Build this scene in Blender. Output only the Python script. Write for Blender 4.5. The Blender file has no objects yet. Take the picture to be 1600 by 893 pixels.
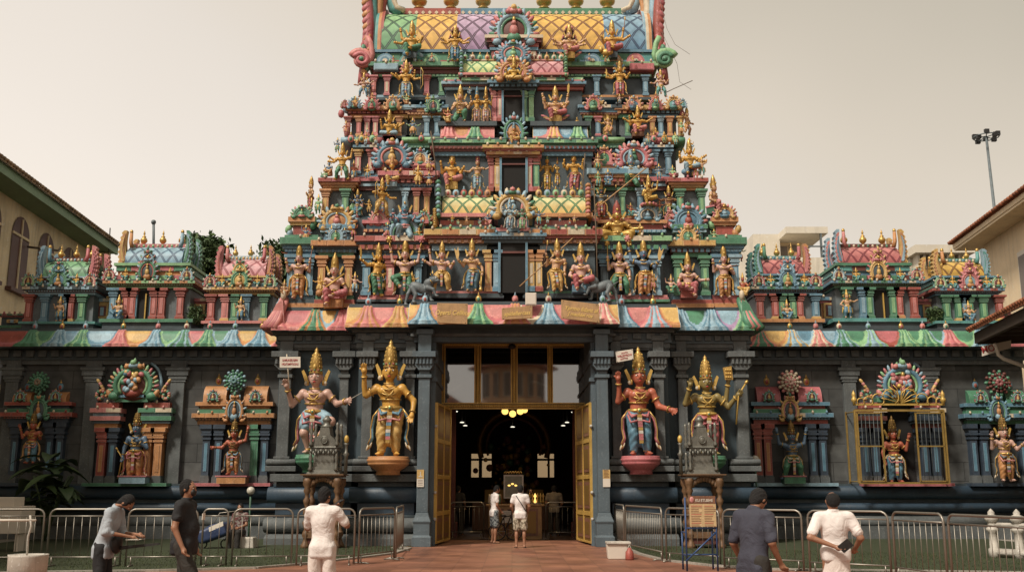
import bpy, math, random
import numpy as np
from mathutils import Vector, Matrix
R = math.radians
PI = math.pi
random.seed(7)
rng = np.random.default_rng(7)
C = bpy.context.scene.collection
F = 1580.0
PITCH = math.atan((766 - 446.5) / F)
CAM = Vector((0.0, -30.0, 1.55))
cd = bpy.data.cameras.new('camera')
cam = bpy.data.objects.new('camera', cd)
C.objects.link(cam)
cam.location = CAM
cam.rotation_euler = (PI / 2 + PITCH, 0, 0)
cd.sensor_width = 36.0
cd.lens = F / 1600 * 36
cd.clip_end = 3000
bpy.context.scene.camera = cam
SUN_EL, SUN_AZ = 50, -40       # azimuth measured from the camera side (-y) towards +x
w = bpy.data.worlds.new('World')
bpy.context.scene.world = w
w.use_nodes = True
nt = w.node_tree
nt.nodes.clear()
out = nt.nodes.new('ShaderNodeOutputWorld')
bg = nt.nodes.new('ShaderNodeBackground')
sky = nt.nodes.new('ShaderNodeTexSky')
sky.sky_type = 'NISHITA'
sky.sun_disc = False
sky.sun_elevation = R(SUN_EL)
sky.sun_rotation = R(180 - SUN_AZ)
sky.air_density = 1.0
sky.dust_density = 6.0
sky.ozone_density = 1.0
tc = nt.nodes.new('ShaderNodeTexCoord')
sep = nt.nodes.new('ShaderNodeSeparateXYZ')
nt.links.new(tc.outputs['Generated'], sep.inputs[0])
ma = nt.nodes.new('ShaderNodeMath'); ma.operation = 'MULTIPLY_ADD'
nt.links.new(sep.outputs['Z'], ma.inputs[0]); ma.inputs[1].default_value = 1.0; ma.inputs[2].default_value = 0.0
mb_ = nt.nodes.new('ShaderNodeMath'); mb_.operation = 'MULTIPLY_ADD'
nt.links.new(sep.outputs['X'], mb_.inputs[0]); mb_.inputs[1].default_value = 0.45
nt.links.new(ma.outputs[0], mb_.inputs[2])
noi = nt.nodes.new('ShaderNodeTexNoise'); noi.inputs['Scale'].default_value = 1.6; noi.inputs['Detail'].default_value = 3
nt.links.new(tc.outputs['Generated'], noi.inputs['Vector'])
mc = nt.nodes.new('ShaderNodeMath'); mc.operation = 'MULTIPLY_ADD'
nt.links.new(noi.outputs['Fac'], mc.inputs[0]); mc.inputs[1].default_value = 0.34
nt.links.new(mb_.outputs[0], mc.inputs[2])
cr = nt.nodes.new('ShaderNodeValToRGB')
e = cr.color_ramp.elements
e[0].position = 0.12; e[0].color = (1.12, 1.0, 0.865, 1)
e[1].position = 0.92; e[1].color = (0.51, 0.465, 0.365, 1)
for q_, c_ in ((.30, (1.02, .925, .82)), (.48, (.91, .825, .725)), (.66, (.81, .715, .585))):
 n = cr.color_ramp.elements.new(q_); n.color = (*c_, 1)
nt.links.new(mc.outputs[0], cr.inputs[0])
sc_ = nt.nodes.new('ShaderNodeVectorMath'); sc_.operation = 'SCALE'; sc_.inputs['Scale'].default_value = 9.2
nt.links.new(cr.outputs[0], sc_.inputs[0])
mix = nt.nodes.new('ShaderNodeMixRGB'); mix.inputs[0].default_value = 0.90
nt.links.new(sky.outputs[0], mix.inputs[1]); nt.links.new(sc_.outputs[0], mix.inputs[2])
nt.links.new(mix.outputs[0], bg.inputs[0]); bg.inputs[1].default_value = 0.105
nt.links.new(bg.outputs[0], out.inputs[0])
sd = bpy.data.lights.new('sun', 'SUN')
sd.energy = 4.0
sd.angle = R(9)
sd.color = (1.0, 0.92, 0.80)
sun = bpy.data.objects.new('sun', sd)
C.objects.link(sun)
sdir = Vector((math.sin(R(SUN_AZ)) * math.cos(R(SUN_EL)), -math.cos(R(SUN_AZ)) * math.cos(R(SUN_EL)), math.sin(R(SUN_EL))))
sun.rotation_euler = sdir.to_track_quat('Z', 'Y').to_euler()
vs_ = bpy.context.scene.view_settings
vs_.view_transform = 'Standard'
vs_.look = 'None'
vs_.exposure = 0.0
vs_.gamma = 1.0
bpy.context.scene.cycles.use_denoising = True
bpy.context.scene.cycles.max_bounces = 5
def ray(px, py):
 u = (px - 800) / F; v = (446.5 - py) / F
 return Vector((u, math.cos(PITCH) - v * math.sin(PITCH), math.sin(PITCH) + v * math.cos(PITCH)))
def P(px, py, Y):
 d = ray(px, py); t = (Y - CAM.y) / d.y
 return Vector((CAM.x + d.x * t, Y, CAM.z + d.z * t))
def PX(px, py, Y): return P(px, py, Y).x
def PZ(py, Y): return P(800, py, Y).z
def G(px, py, z=0.0):
 d = ray(px, py); t = (z - CAM.z) / d.z
 return Vector((CAM.x + d.x * t, CAM.y + d.y * t, z))
MATS = {}
def new_mat(name):
 m = bpy.data.materials.new(name); m.use_nodes = True
 t = m.node_tree; b = t.nodes['Principled BSDF']
 return m, t, b
def N(t, k, **kw):
 n = t.nodes.new(k)
 for a, v in kw.items():
  if a in n.inputs: n.inputs[a].default_value = v
  else: setattr(n, a, v)
 return n
def paint(name, col, rough=0.6, metal=0.0, wear=1.0, scale=1.0, bump=0.25, dirt=(0.05, 0.045, 0.04), chip=None, orn=0.0):
 """weathered masonry paint: mottled tone, vertical rain streaks, small chips, fine bump"""
 m, t, b = new_mat(name)
 L = t.links.new
 geo = N(t, 'ShaderNodeNewGeometry')
 n1 = N(t, 'ShaderNodeTexNoise'); n1.inputs['Scale'].default_value = 1.7 * scale; n1.inputs['Detail'].default_value = 6
 L(geo.outputs['Position'], n1.inputs['Vector'])
 r1 = N(t, 'ShaderNodeMapRange'); r1.inputs[1].default_value = 0.3; r1.inputs[2].default_value = 0.7
 r1.inputs[3].default_value = 1 - 0.26 * wear; r1.inputs[4].default_value = 1 + 0.16 * wear
 L(n1.outputs['Fac'], r1.inputs[0])
 mp = N(t, 'ShaderNodeMapping'); mp.inputs['Scale'].default_value = (9 * scale, 9 * scale, 0.9 * scale)
 L(geo.outputs['Position'], mp.inputs['Vector'])
 n2 = N(t, 'ShaderNodeTexNoise'); n2.inputs['Scale'].default_value = 1.0; n2.inputs['Detail'].default_value = 4
 L(mp.outputs[0], n2.inputs['Vector'])
 r2 = N(t, 'ShaderNodeMapRange'); r2.inputs[1].default_value = 0.52; r2.inputs[2].default_value = 0.78
 r2.inputs[3].default_value = 0.0; r2.inputs[4].default_value = 0.75 * wear
 L(n2.outputs['Fac'], r2.inputs[0])
 vm = N(t, 'ShaderNodeVectorMath', operation='SCALE'); vm.inputs[0].default_value = col[:3]
 L(r1.outputs[0], vm.inputs['Scale'])
 mx = N(t, 'ShaderNodeMixRGB'); L(r2.outputs[0], mx.inputs[0]); L(vm.outputs[0], mx.inputs[1])
 mx.inputs[2].default_value = (*[c * 0.45 + d * 0.5 for c, d in zip(col, dirt)], 1)
 n3 = N(t, 'ShaderNodeTexNoise'); n3.inputs['Scale'].default_value = 16 * scale; n3.inputs['Detail'].default_value = 5
 L(geo.outputs['Position'], n3.inputs['Vector'])
 r3 = N(t, 'ShaderNodeMapRange'); r3.inputs[1].default_value = 0.60; r3.inputs[2].default_value = 0.68
 r3.inputs[3].default_value = 0.0; r3.inputs[4].default_value = 0.6 * wear
 L(n3.outputs['Fac'], r3.inputs[0])
 mx2 = N(t, 'ShaderNodeMixRGB'); L(r3.outputs[0], mx2.inputs[0]); L(mx.outputs[0], mx2.inputs[1])
 ch = chip or tuple(min(0.75, c * 1.1 + 0.6 * sum(col) / 3) for c in col)
 mx2.inputs[2].default_value = (*ch, 1)
 hgt = n3.outputs['Fac']; fin = mx2.outputs[0]
 if orn:   # arrises rubbed pale, with edge highlights put into the paint
  bv = N(t, 'ShaderNodeBevel', samples=3); bv.inputs['Radius'].default_value = .03
  dt = N(t, 'ShaderNodeVectorMath', operation='DOT_PRODUCT'); L(bv.outputs[0], dt.inputs[0]); L(geo.outputs['Normal'], dt.inputs[1])
  ro = N(t, 'ShaderNodeMapRange'); ro.inputs[1].default_value = .995; ro.inputs[2].default_value = .85; ro.inputs[3].default_value = 0.0; ro.inputs[4].default_value = orn; L(dt.outputs['Value'], ro.inputs[0])
  me_ = N(t, 'ShaderNodeMath', operation='MULTIPLY'); L(ro.outputs[0], me_.inputs[0]); L(r1.outputs[0], me_.inputs[1])
  mx3 = N(t, 'ShaderNodeMixRGB'); L(me_.outputs[0], mx3.inputs[0]); L(fin, mx3.inputs[1]); mx3.inputs[2].default_value = (*[min(.8, c * .75 + .26) for c in col], 1); fin = mx3.outputs[0]
 L(fin, b.inputs['Base Color'])
 b.inputs['Roughness'].default_value = rough; b.inputs['Metallic'].default_value = metal
 if bump:
  bm = N(t, 'ShaderNodeBump'); bm.inputs['Strength'].default_value = bump; bm.inputs['Distance'].default_value = 0.02
  L(hgt, bm.inputs['Height']); L(bm.outputs[0], b.inputs['Normal'])
 MATS[name] = m
 return m
def plain(name, col, rough=0.5, metal=0.0, emit=None, es=1.0, alpha=None):
 m, t, b = new_mat(name)
 b.inputs['Base Color'].default_value = (*col, 1); b.inputs['Roughness'].default_value = rough; b.inputs['Metallic'].default_value = metal
 if emit: b.inputs['Emission Color'].default_value = (*emit, 1); b.inputs['Emission Strength'].default_value = es
 MATS[name] = m
 return m
PAL = dict(red=(.33, .075, .055), pink=(.56, .21, .19), rose=(.47, .14, .15), orange=(.50, .235, .09), yellow=(.58, .37, .12),
   green=(.075, .225, .13), lgreen=(.24, .44, .22), blue=(.11, .235, .32), lblue=(.26, .40, .48), purple=(.36, .24, .38),
   cream=(.60, .50, .36), slate=(.052, .073, .084), white=(.62, .57, .50), teal=(.10, .30, .28), brown=(.20, .09, .05),
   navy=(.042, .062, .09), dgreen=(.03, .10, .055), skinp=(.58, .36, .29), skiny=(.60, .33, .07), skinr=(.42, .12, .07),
   skino=(.25, .19, .07), skinb=(.12, .19, .28), skint=(.55, .33, .19), grey=(.125, .148, .158), black=(.012, .011, .011))
for k_, c_ in PAL.items():
 paint(k_, tuple(q * .94 for q in c_), rough=0.42 if k_.startswith('skin') else 0.55, wear=0.5 if k_.startswith('skin') else 1.0, scale=1.6, orn=0.0 if k_.startswith('skin') or k_ in ('grey', 'slate', 'navy', 'black', 'white', 'brown') else .62)
def M(k): return MATS[k]
paint('gold', (.52, .33, .10), rough=0.38, metal=0.55, wear=0.6, scale=2)
paint('tan', (.50, .36, .19), wear=.6); paint('bronze', (.20, .115, .035), rough=.45, metal=.5, wear=.8, scale=2); paint('cagegold', (.34, .22, .06), rough=.5, metal=.3, wear=.8, scale=2)  # dark crown tone is gilding with the niche shade put into it
paint('goldpaint', (.56, .36, .09), rough=0.45, metal=0.25, wear=0.7, scale=2)
paint('stone', (.105, .115, .116), rough=0.8, wear=1.1, scale=1.2, bump=0.5)
paint('wallblue', (.045, .068, .082), rough=0.65, wear=0.8, scale=.8, bump=0.2)
paint('bluegrey', (.085, .115, .135), rough=0.6, wear=0.8, scale=.9)
paint('plinthblue', (.035, .060, .088), rough=0.5, wear=0.8, scale=.9)
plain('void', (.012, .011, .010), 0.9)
def block_wall(name, col, bw, bh, mortar=0.012, var=0.35):
 m, t, b = new_mat(name); L = t.links.new
 geo = N(t, 'ShaderNodeNewGeometry'); sp = N(t, 'ShaderNodeSeparateXYZ'); L(geo.outputs['Position'], sp.inputs[0])
 cb = N(t, 'ShaderNodeCombineXYZ'); ad = N(t, 'ShaderNodeMath', operation='ADD')
 L(sp.outputs['X'], ad.inputs[0]); L(sp.outputs['Y'], ad.inputs[1]); L(ad.outputs[0], cb.inputs['X']); L(sp.outputs['Z'], cb.inputs['Y'])
 br = N(t, 'ShaderNodeTexBrick'); L(cb.outputs[0], br.inputs['Vector'])
 br.inputs['Scale'].default_value = 1.0; br.inputs['Brick Width'].default_value = bw; br.inputs['Row Height'].default_value = bh
 br.inputs['Mortar Size'].default_value = mortar; br.inputs['Mortar Smooth'].default_value = 0.3
 br.inputs['Color1'].default_value = (*[c * (1 - var) for c in col], 1); br.inputs['Color2'].default_value = (*[c * (1 + var) for c in col], 1)
 br.inputs['Mortar'].default_value = (*[c * 0.45 for c in col], 1)
 n1 = N(t, 'ShaderNodeTexNoise'); n1.inputs['Scale'].default_value = 2.2; n1.inputs['Detail'].default_value = 8; L(geo.outputs['Position'], n1.inputs['Vector'])
 r1 = N(t, 'ShaderNodeMapRange'); r1.inputs[1].default_value = .3; r1.inputs[2].default_value = .7; r1.inputs[3].default_value = .6; r1.inputs[4].default_value = 1.25
 L(n1.outputs['Fac'], r1.inputs[0])
 vm = N(t, 'ShaderNodeVectorMath', operation='SCALE'); L(br.outputs['Color'], vm.inputs[0]); L(r1.outputs[0], vm.inputs['Scale'])
 L(vm.outputs[0], b.inputs['Base Color']); b.inputs['Roughness'].default_value = .8
 bm = N(t, 'ShaderNodeBump'); bm.inputs['Strength'].default_value = .5; bm.inputs['Distance'].default_value = .02
 L(br.outputs['Fac'], bm.inputs['Height']); bm.invert = True; L(bm.outputs[0], b.inputs['Normal'])
 MATS[name] = m; return m
block_wall('blocks', (.070, .072, .070), 1.1, .62)
def lattice(name, ca, cb, line, rep=1.0, gem=None):
 """diagonal lattice painted on the vaulted roofs, from the mesh's own UVs (metres)"""
 m, t, b = new_mat(name); L = t.links.new
 uv = N(t, 'ShaderNodeUVMap'); sp = N(t, 'ShaderNodeSeparateXYZ'); L(uv.outputs[0], sp.inputs[0])
 def ln(op):
  a = N(t, 'ShaderNodeMath', operation=op); L(sp.outputs['X'], a.inputs[0]); L(sp.outputs['Y'], a.inputs[1])
  f = N(t, 'ShaderNodeMath', operation='MULTIPLY'); f.inputs[1].default_value = rep; L(a.outputs[0], f.inputs[0])
  g = N(t, 'ShaderNodeMath', operation='FRACT'); L(f.outputs[0], g.inputs[0])
  h = N(t, 'ShaderNodeMath', operation='SUBTRACT'); h.inputs[1].default_value = .5; L(g.outputs[0], h.inputs[0])
  i = N(t, 'ShaderNodeMath', operation='ABSOLUTE'); L(h.outputs[0], i.inputs[0])
  return i
 a, b2 = ln('ADD'), ln('SUBTRACT')
 mxx = N(t, 'ShaderNodeMath', operation='MAXIMUM'); L(a.outputs[0], mxx.inputs[0]); L(b2.outputs[0], mxx.inputs[1])
 r = N(t, 'ShaderNodeMapRange'); r.inputs[1].default_value = .40; r.inputs[2].default_value = .42; L(mxx.outputs[0], r.inputs[0])
 mid = N(t, 'ShaderNodeMapRange'); mid.inputs[1].default_value = .465; mid.inputs[2].default_value = .48; mid.inputs[3].default_value = 1; mid.inputs[4].default_value = .7; L(mxx.outputs[0], mid.inputs[0])
 fac = N(t, 'ShaderNodeMath', operation='MULTIPLY'); L(r.outputs[0], fac.inputs[0]); L(mid.outputs[0], fac.inputs[1])
 rr = N(t, 'ShaderNodeMapRange'); rr.inputs[1].default_value = 0.0; rr.inputs[2].default_value = 1.0; L(sp.outputs['Z'], rr.inputs[0])
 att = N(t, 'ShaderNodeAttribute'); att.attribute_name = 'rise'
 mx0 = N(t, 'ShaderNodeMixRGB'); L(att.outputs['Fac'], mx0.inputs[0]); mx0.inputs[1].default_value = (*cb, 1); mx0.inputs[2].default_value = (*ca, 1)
 geo = N(t, 'ShaderNodeNewGeometry'); n1 = N(t, 'ShaderNodeTexNoise'); n1.inputs['Scale'].default_value = 4; n1.inputs['Detail'].default_value = 7; L(geo.outputs['Position'], n1.inputs['Vector'])
 r1 = N(t, 'ShaderNodeMapRange'); r1.inputs[1].default_value = .3; r1.inputs[2].default_value = .7; r1.inputs[3].default_value = .68; r1.inputs[4].default_value = 1.2; L(n1.outputs['Fac'], r1.inputs[0])
 mx = N(t, 'ShaderNodeMixRGB'); L(fac.outputs[0], mx.inputs[0]); L(mx0.outputs[0], mx.inputs[1]); mx.inputs[2].default_value = (*line, 1)
 vm = N(t, 'ShaderNodeVectorMath', operation='SCALE'); L(mx.outputs[0], vm.inputs[0]); L(r1.outputs[0], vm.inputs['Scale'])
 L(vm.outputs[0], b.inputs['Base Color']); b.inputs['Roughness'].default_value = .5
 bm = N(t, 'ShaderNodeBump'); bm.inputs['Strength'].default_value = .6; bm.inputs['Distance'].default_value = .02; bm.invert = False
 L(fac.outputs[0], bm.inputs['Height']); L(bm.outputs[0], b.inputs['Normal'])
 MATS[name] = m; return m
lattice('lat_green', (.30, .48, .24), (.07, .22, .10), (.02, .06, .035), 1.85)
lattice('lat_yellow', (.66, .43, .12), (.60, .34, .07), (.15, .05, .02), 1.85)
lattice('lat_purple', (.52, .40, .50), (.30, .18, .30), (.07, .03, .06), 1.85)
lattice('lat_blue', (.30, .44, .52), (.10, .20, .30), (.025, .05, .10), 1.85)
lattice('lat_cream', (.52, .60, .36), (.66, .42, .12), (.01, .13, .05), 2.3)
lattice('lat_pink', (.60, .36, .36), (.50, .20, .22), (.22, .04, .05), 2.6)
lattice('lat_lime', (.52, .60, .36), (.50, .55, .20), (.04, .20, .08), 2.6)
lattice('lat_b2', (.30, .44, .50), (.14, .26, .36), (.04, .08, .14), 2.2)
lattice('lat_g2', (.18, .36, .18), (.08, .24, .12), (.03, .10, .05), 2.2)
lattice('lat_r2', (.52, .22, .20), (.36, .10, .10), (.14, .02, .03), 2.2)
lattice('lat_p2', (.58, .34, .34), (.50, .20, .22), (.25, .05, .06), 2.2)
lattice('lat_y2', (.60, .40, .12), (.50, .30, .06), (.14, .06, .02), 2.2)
def wl(o):
 v = Vector((0, 0, 0))
 while o is not None:
  v = v + o.location; o = o.parent
 return v
def tag(o, label=None, cat=None, group=None, kind=None):
 if label: o['label'] = label
 if cat: o['category'] = cat
 if group: o['group'] = group
 if kind: o['kind'] = kind
 return o
def thing(name, label, cat, loc=(0, 0, 0), group=None):
 o = bpy.data.objects.new(name, None); C.objects.link(o); o.location = loc
 o.empty_display_size = 0.2
 return tag(o, label, cat, group)
def unit(v):
 v = np.array(v, float); n_ = np.linalg.norm(v); return v / n_ if n_ else v
ICO = None
def sphere_mesh(nu, nv):
 vs, fs = [], []
 for j in range(1, nv):
  a = PI * j / nv
  for i in range(nu):
   b = 2 * PI * i / nu
   vs.append((math.sin(a) * math.cos(b), math.sin(a) * math.sin(b), math.cos(a)))
 top = len(vs); vs.append((0, 0, 1)); bot = len(vs); vs.append((0, 0, -1))
 for i in range(nu):
  fs.append((top, i, (i + 1) % nu)); fs.append((bot, (nv - 2) * nu + (i + 1) % nu, (nv - 2) * nu + i))
 for j in range(nv - 2):
  for i in range(nu):
   a, b = j * nu + i, j * nu + (i + 1) % nu
   fs.append((a, a + nu, b + nu, b))
 return np.array(vs), fs
SPH = {k: sphere_mesh(*k) for k in ((6, 4), (8, 5), (12, 8), (20, 14))}
class MB:
 """collects shapes (world coordinates) and links them as ONE mesh object"""
 def __init__(s): s.v = []; s.f = []; s.m = []; s.sm = []; s.mats = []; s.uv = {}; s.rise = None
 def mi(s, mat):
  if isinstance(mat, str): mat = MATS[mat]
  if mat not in s.mats: s.mats.append(mat)
  return s.mats.index(mat)
 def add(s, vs, fs, mat, smooth=False):
  o = len(s.v); s.v.extend([tuple(map(float, q)) for q in vs]); k = s.mi(mat)
  for f in fs: s.f.append(tuple(i + o for i in f)); s.m.append(k); s.sm.append(smooth)
  return o
 def box(s, x0, x1, y0, y1, z0, z1, mat, tx=0, ty=0):
  """axis box; tx, ty shrink the top"""
  vs = [(x0, y0, z0), (x1, y0, z0), (x1, y1, z0), (x0, y1, z0), (x0 + tx, y0 + ty, z1), (x1 - tx, y0 + ty, z1), (x1 - tx, y1 - ty, z1), (x0 + tx, y1 - ty, z1)]
  s.add(vs, [(0, 3, 2, 1), (4, 5, 6, 7), (0, 1, 5, 4), (1, 2, 6, 5), (2, 3, 7, 6), (3, 0, 4, 7)], mat)
 def lathe(s, c, prof, mat, n=10, smooth=True, ang=None, sx=1, sy=1):
  c = Vector(c); vs = []; fs = []
  for (r, z) in prof:
   for i in range(n):
    a = 2 * PI * i / n + (PI / n if n <= 6 else 0); vs.append((c.x + r * sx * math.cos(a), c.y + r * sy * math.sin(a), c.z + z))
  for j in range(len(prof) - 1):
   for i in range(n):
    k = (i + 1) % n; fs.append((j * n + i, j * n + k, (j + 1) * n + k, (j + 1) * n + i))
  fs.append(tuple(range(n))[::-1]); fs.append(tuple((len(prof) - 1) * n + i for i in range(n)))
  s.add(vs, fs, mat, smooth)
 def tube(s, pts, r, mat, n=6, r2=None, close=False):
  pts = [np.array(p, float) for p in pts]; m = len(pts); vs = []; fs = []
  up = np.array((0, 0, 1.0)); prev = None
  for j, p in enumerate(pts):
   if close: d = unit(pts[(j + 1) % m] - pts[j - 1])
   else: d = unit(pts[min(j + 1, m - 1)] - pts[max(j - 1, 0)])
   if prev is None:
    a = np.cross(d, up)
    if np.linalg.norm(a) < .1: a = np.cross(d, (1.0, 0, 0))
   else: a = prev - d * np.dot(prev, d)
   a = unit(a); prev = a; b = np.cross(d, a)
   rr = r if r2 is None else r + (r2 - r) * j / (m - 1)
   for i in range(n):
    t = 2 * PI * i / n; vs.append(p + rr * (math.cos(t) * a + math.sin(t) * b))
  for j in range(m if close else m - 1):
   for i in range(n):
    k = (i + 1) % n; j2 = (j + 1) % m; fs.append((j * n + i, j * n + k, j2 * n + k, j2 * n + i))
  if not close: fs.append(tuple(range(n))[::-1]); fs.append(tuple((m - 1) * n + i for i in range(n)))
  s.add(vs, fs, mat, True)
 def blob(s, c, r, mat, rot=0, res=(8, 5), tilt=0):
  V, Fc = SPH[res]; r = (r, r, r) if isinstance(r, (int, float)) else r
  q = V * np.array(r)
  if rot:   # about y, in the facade plane
   co, si = math.cos(rot), math.sin(rot); x = q[:, 0] * co + q[:, 2] * si; z = -q[:, 0] * si + q[:, 2] * co
   q = np.stack([x, q[:, 1], z], 1)
  s.add(q + np.array(c), Fc, mat, True)
 def prism(s, poly, y0, y1, mat, smooth=False):
  """polygon in x,z pushed from y0 (front) to y1"""
  n = len(poly); vs = [(x, y0, z) for x, z in poly] + [(x, y1, z) for x, z in poly]
  fs = [tuple(range(n)), tuple(range(2 * n - 1, n - 1, -1))] + [(i, i + n, (i + 1) % n + n, (i + 1) % n) for i in range(n)]
  s.add(vs, fs, mat, smooth)
 def prof(s, x0, x1, pts, mat, smooth=False, back=None):
  """profile pts (y,z) swept from x0 to x1; back = y of the closing back face"""
  pp = list(pts)
  if back is not None: pp = pp + [(back, pts[-1][1]), (back, pts[0][1])]
  n = len(pp); vs = [(x0, y, z) for y, z in pp] + [(x1, y, z) for y, z in pp]
  fs = [(i, (i + 1) % n, (i + 1) % n + n, i + n) for i in range(n)] + [tuple(range(n))[::-1], tuple(range(n, 2 * n))]
  s.add(vs, fs, mat, smooth)
 def build(s, name, parent=None, loc=None, bevel=0, bseg=1):
  me = bpy.data.meshes.new(name)
  o0 = Vector(loc) if loc is not None else (wl(parent) if parent is not None else Vector((0, 0, 0)))
  vs = np.array(s.v) - np.array(o0) if s.v else np.zeros((0, 3))
  me.from_pydata(vs.tolist(), [], s.f)
  for m in s.mats: me.materials.append(m)
  me.polygons.foreach_set('material_index', s.m); me.polygons.foreach_set('use_smooth', s.sm)
  if s.uv:
   ul = me.uv_layers.new(name='UVMap'); at = me.attributes.new('rise', 'FLOAT', 'POINT')
   for p in me.polygons:
    for li in p.loop_indices:
     vi = me.loops[li].vertex_index
     if vi in s.uv: ul.data[li].uv = s.uv[vi][:2]
   for vi, t in s.uv.items(): at.data[vi].value = t[2]
  me.validate(); me.update()
  o = bpy.data.objects.new(name, me); C.objects.link(o)
  if parent is not None: o.parent = parent; o.location = o0 - wl(parent)
  else: o.location = o0
  if bevel:
   b = o.modifiers.new('bevel', 'BEVEL'); b.width = bevel; b.segments = bseg; b.limit_method = 'ANGLE'; b.angle_limit = R(40)
  return o
def copy_tree(o, parent=None):
 c = o.copy(); C.objects.link(c)
 if parent is not None: c.parent = parent
 for ch in list(o.children): copy_tree(ch, c)
 return c
class SDF:
 def __init__(s): s.p = []
 def cap(s, a, b, ra, rb=None, m=0, k=.02, fy=1.0, rip=None): s.p.append(('c', np.array(a, float), np.array(b, float), ra, ra if rb is None else rb, m, k, fy, rip))
 def ell(s, c, r, m=0, k=.02, rot=None, rip=None):
  r = (r, r, r) if isinstance(r, (int, float)) else r
  s.p.append(('e', np.array(c, float), np.array(r, float), rot, None, m, k, 1, rip))
 def box(s, c, hw, rad, m=0, k=.01, rot=None): s.p.append(('b', np.array(c, float), np.array(hw, float), rot, rad, m, k, 1, None))
 def tor(s, c, Rr, r, m=0, k=.01, sx=1.0, sz=1.0, rot=None): s.p.append(('t', np.array(c, float), (Rr, sx, sz), r, rot, m, k, 1, None))
 def bb(s):
  lo = np.full(3, 1e9); hi = -lo
  for q in s.p:
   a, b = s.pb(q); lo = np.minimum(lo, a); hi = np.maximum(hi, b)
  return lo, hi
 def pb(s, q):
  if q[0] == 'c': r = max(q[3], q[4]) * max(1, q[7]) + .001; return np.minimum(q[1], q[2]) - r, np.maximum(q[1], q[2]) + r
  if q[0] == 'e': r = q[2] if q[3] is None else np.full(3, q[2].max()); return q[1] - r, q[1] + r
  if q[0] == 'b': r = q[2] + q[4] if q[3] is None else np.full(3, np.linalg.norm(q[2]) + q[4]); return q[1] - r, q[1] + r
  r = q[2][0] * max(q[2][1], q[2][2]) + q[3]; return q[1] - r, q[1] + r
 def mesh(s, h, name, mats, parent=None, origin=(0, 0, 0), xf=None):
  lo, hi = s.bb(); lo = lo - 2.5 * h; hi = hi + 2.5 * h
  n = np.ceil((hi - lo) / h).astype(int) + 1
  Fd = np.full(n, 1e3, np.float32); Lb = np.zeros(n, np.int8); Dm = np.full(n, 1e3, np.float32)
  for q in s.p:
   a, b = s.pb(q); k = q[6]; mrg = k + 2.5 * h
   i0 = np.maximum(((a - mrg - lo) / h).astype(int), 0); i1 = np.minimum(((b + mrg - lo) / h).astype(int) + 2, n)
   if (i1 <= i0).any(): continue
   X = (lo[0] + h * np.arange(i0[0], i1[0]))[:, None, None]; Y = (lo[1] + h * np.arange(i0[1], i1[1]))[None, :, None]; Z = (lo[2] + h * np.arange(i0[2], i1[2]))[None, None, :]
   if q[0] == 'c':
    A, B = q[1], q[2]; d = B - A; L2 = max(1e-9, d @ d)
    t = np.clip(((X - A[0]) * d[0] + (Y - A[1]) * d[1] + (Z - A[2]) * d[2]) / L2, 0, 1)
    vx = X - A[0] - t * d[0]; vy = (Y - A[1] - t * d[1]) / q[7]; vz = Z - A[2] - t * d[2]
    D = (np.sqrt(vx * vx + vy * vy + vz * vz) - (q[3] + (q[4] - q[3]) * t)) * min(1, q[7])
   else:
    x, y, z = X - q[1][0], Y - q[1][1], Z - q[1][2]
    rot = q[3] if q[0] in 'eb' else q[4]
    if rot is not None:
     m3 = np.array(rot)
     x, y, z = (m3[0, 0] * x + m3[1, 0] * y + m3[2, 0] * z, m3[0, 1] * x + m3[1, 1] * y + m3[2, 1] * z, m3[0, 2] * x + m3[1, 2] * y + m3[2, 2] * z)
    if q[0] == 'e':
     r = q[2]; k0 = np.sqrt((x / r[0]) ** 2 + (y / r[1]) ** 2 + (z / r[2]) ** 2)
     k1 = np.sqrt((x / r[0] ** 2) ** 2 + (y / r[1] ** 2) ** 2 + (z / r[2] ** 2) ** 2) + 1e-9
     D = k0 * (k0 - 1) / k1; D = np.where(k0 < 1e-3, -r.min(), D)
    elif q[0] == 'b':
     ax, ay, az = np.abs(x) - q[2][0], np.abs(y) - q[2][1], np.abs(z) - q[2][2]
     D = np.sqrt(np.maximum(ax, 0) ** 2 + np.maximum(ay, 0) ** 2 + np.maximum(az, 0) ** 2) + np.minimum(np.maximum(np.maximum(ax, ay), az), 0) - q[4]
    else:
     Rr, sx, sz = q[2]; D = np.sqrt((np.sqrt((x / sx) ** 2 + (z / sz) ** 2) - Rr) ** 2 + y * y) - q[3]
   if q[8] is not None:
    am, f = q[8][:2]; ph = q[8][2] if len(q[8]) > 2 else (0, 0, 1)
    D = D + am * np.sin(f * (X * ph[0] + Y * ph[1] + Z * ph[2]) + 1.3 * np.sin(7 * X + 3 * Z))
   sl = tuple(slice(i0[j], i1[j]) for j in range(3)); cur = Fd[sl]; D = D.astype(np.float32)
   D = np.broadcast_to(D, cur.shape)
   if k > 0:
    hh = np.maximum(k - np.abs(cur - D), 0) / k; new = np.minimum(cur, D) - hh * hh * k * .25
   else: new = np.minimum(cur, D)
   lb = Lb[sl]; dm = Dm[sl]; w = D < dm; lb[w] = q[5]; dm[w] = D[w]; Lb[sl] = lb; Dm[sl] = dm; Fd[sl] = new
  return nets(Fd, Lb, lo, h, name, mats, parent, origin, xf)
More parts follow.
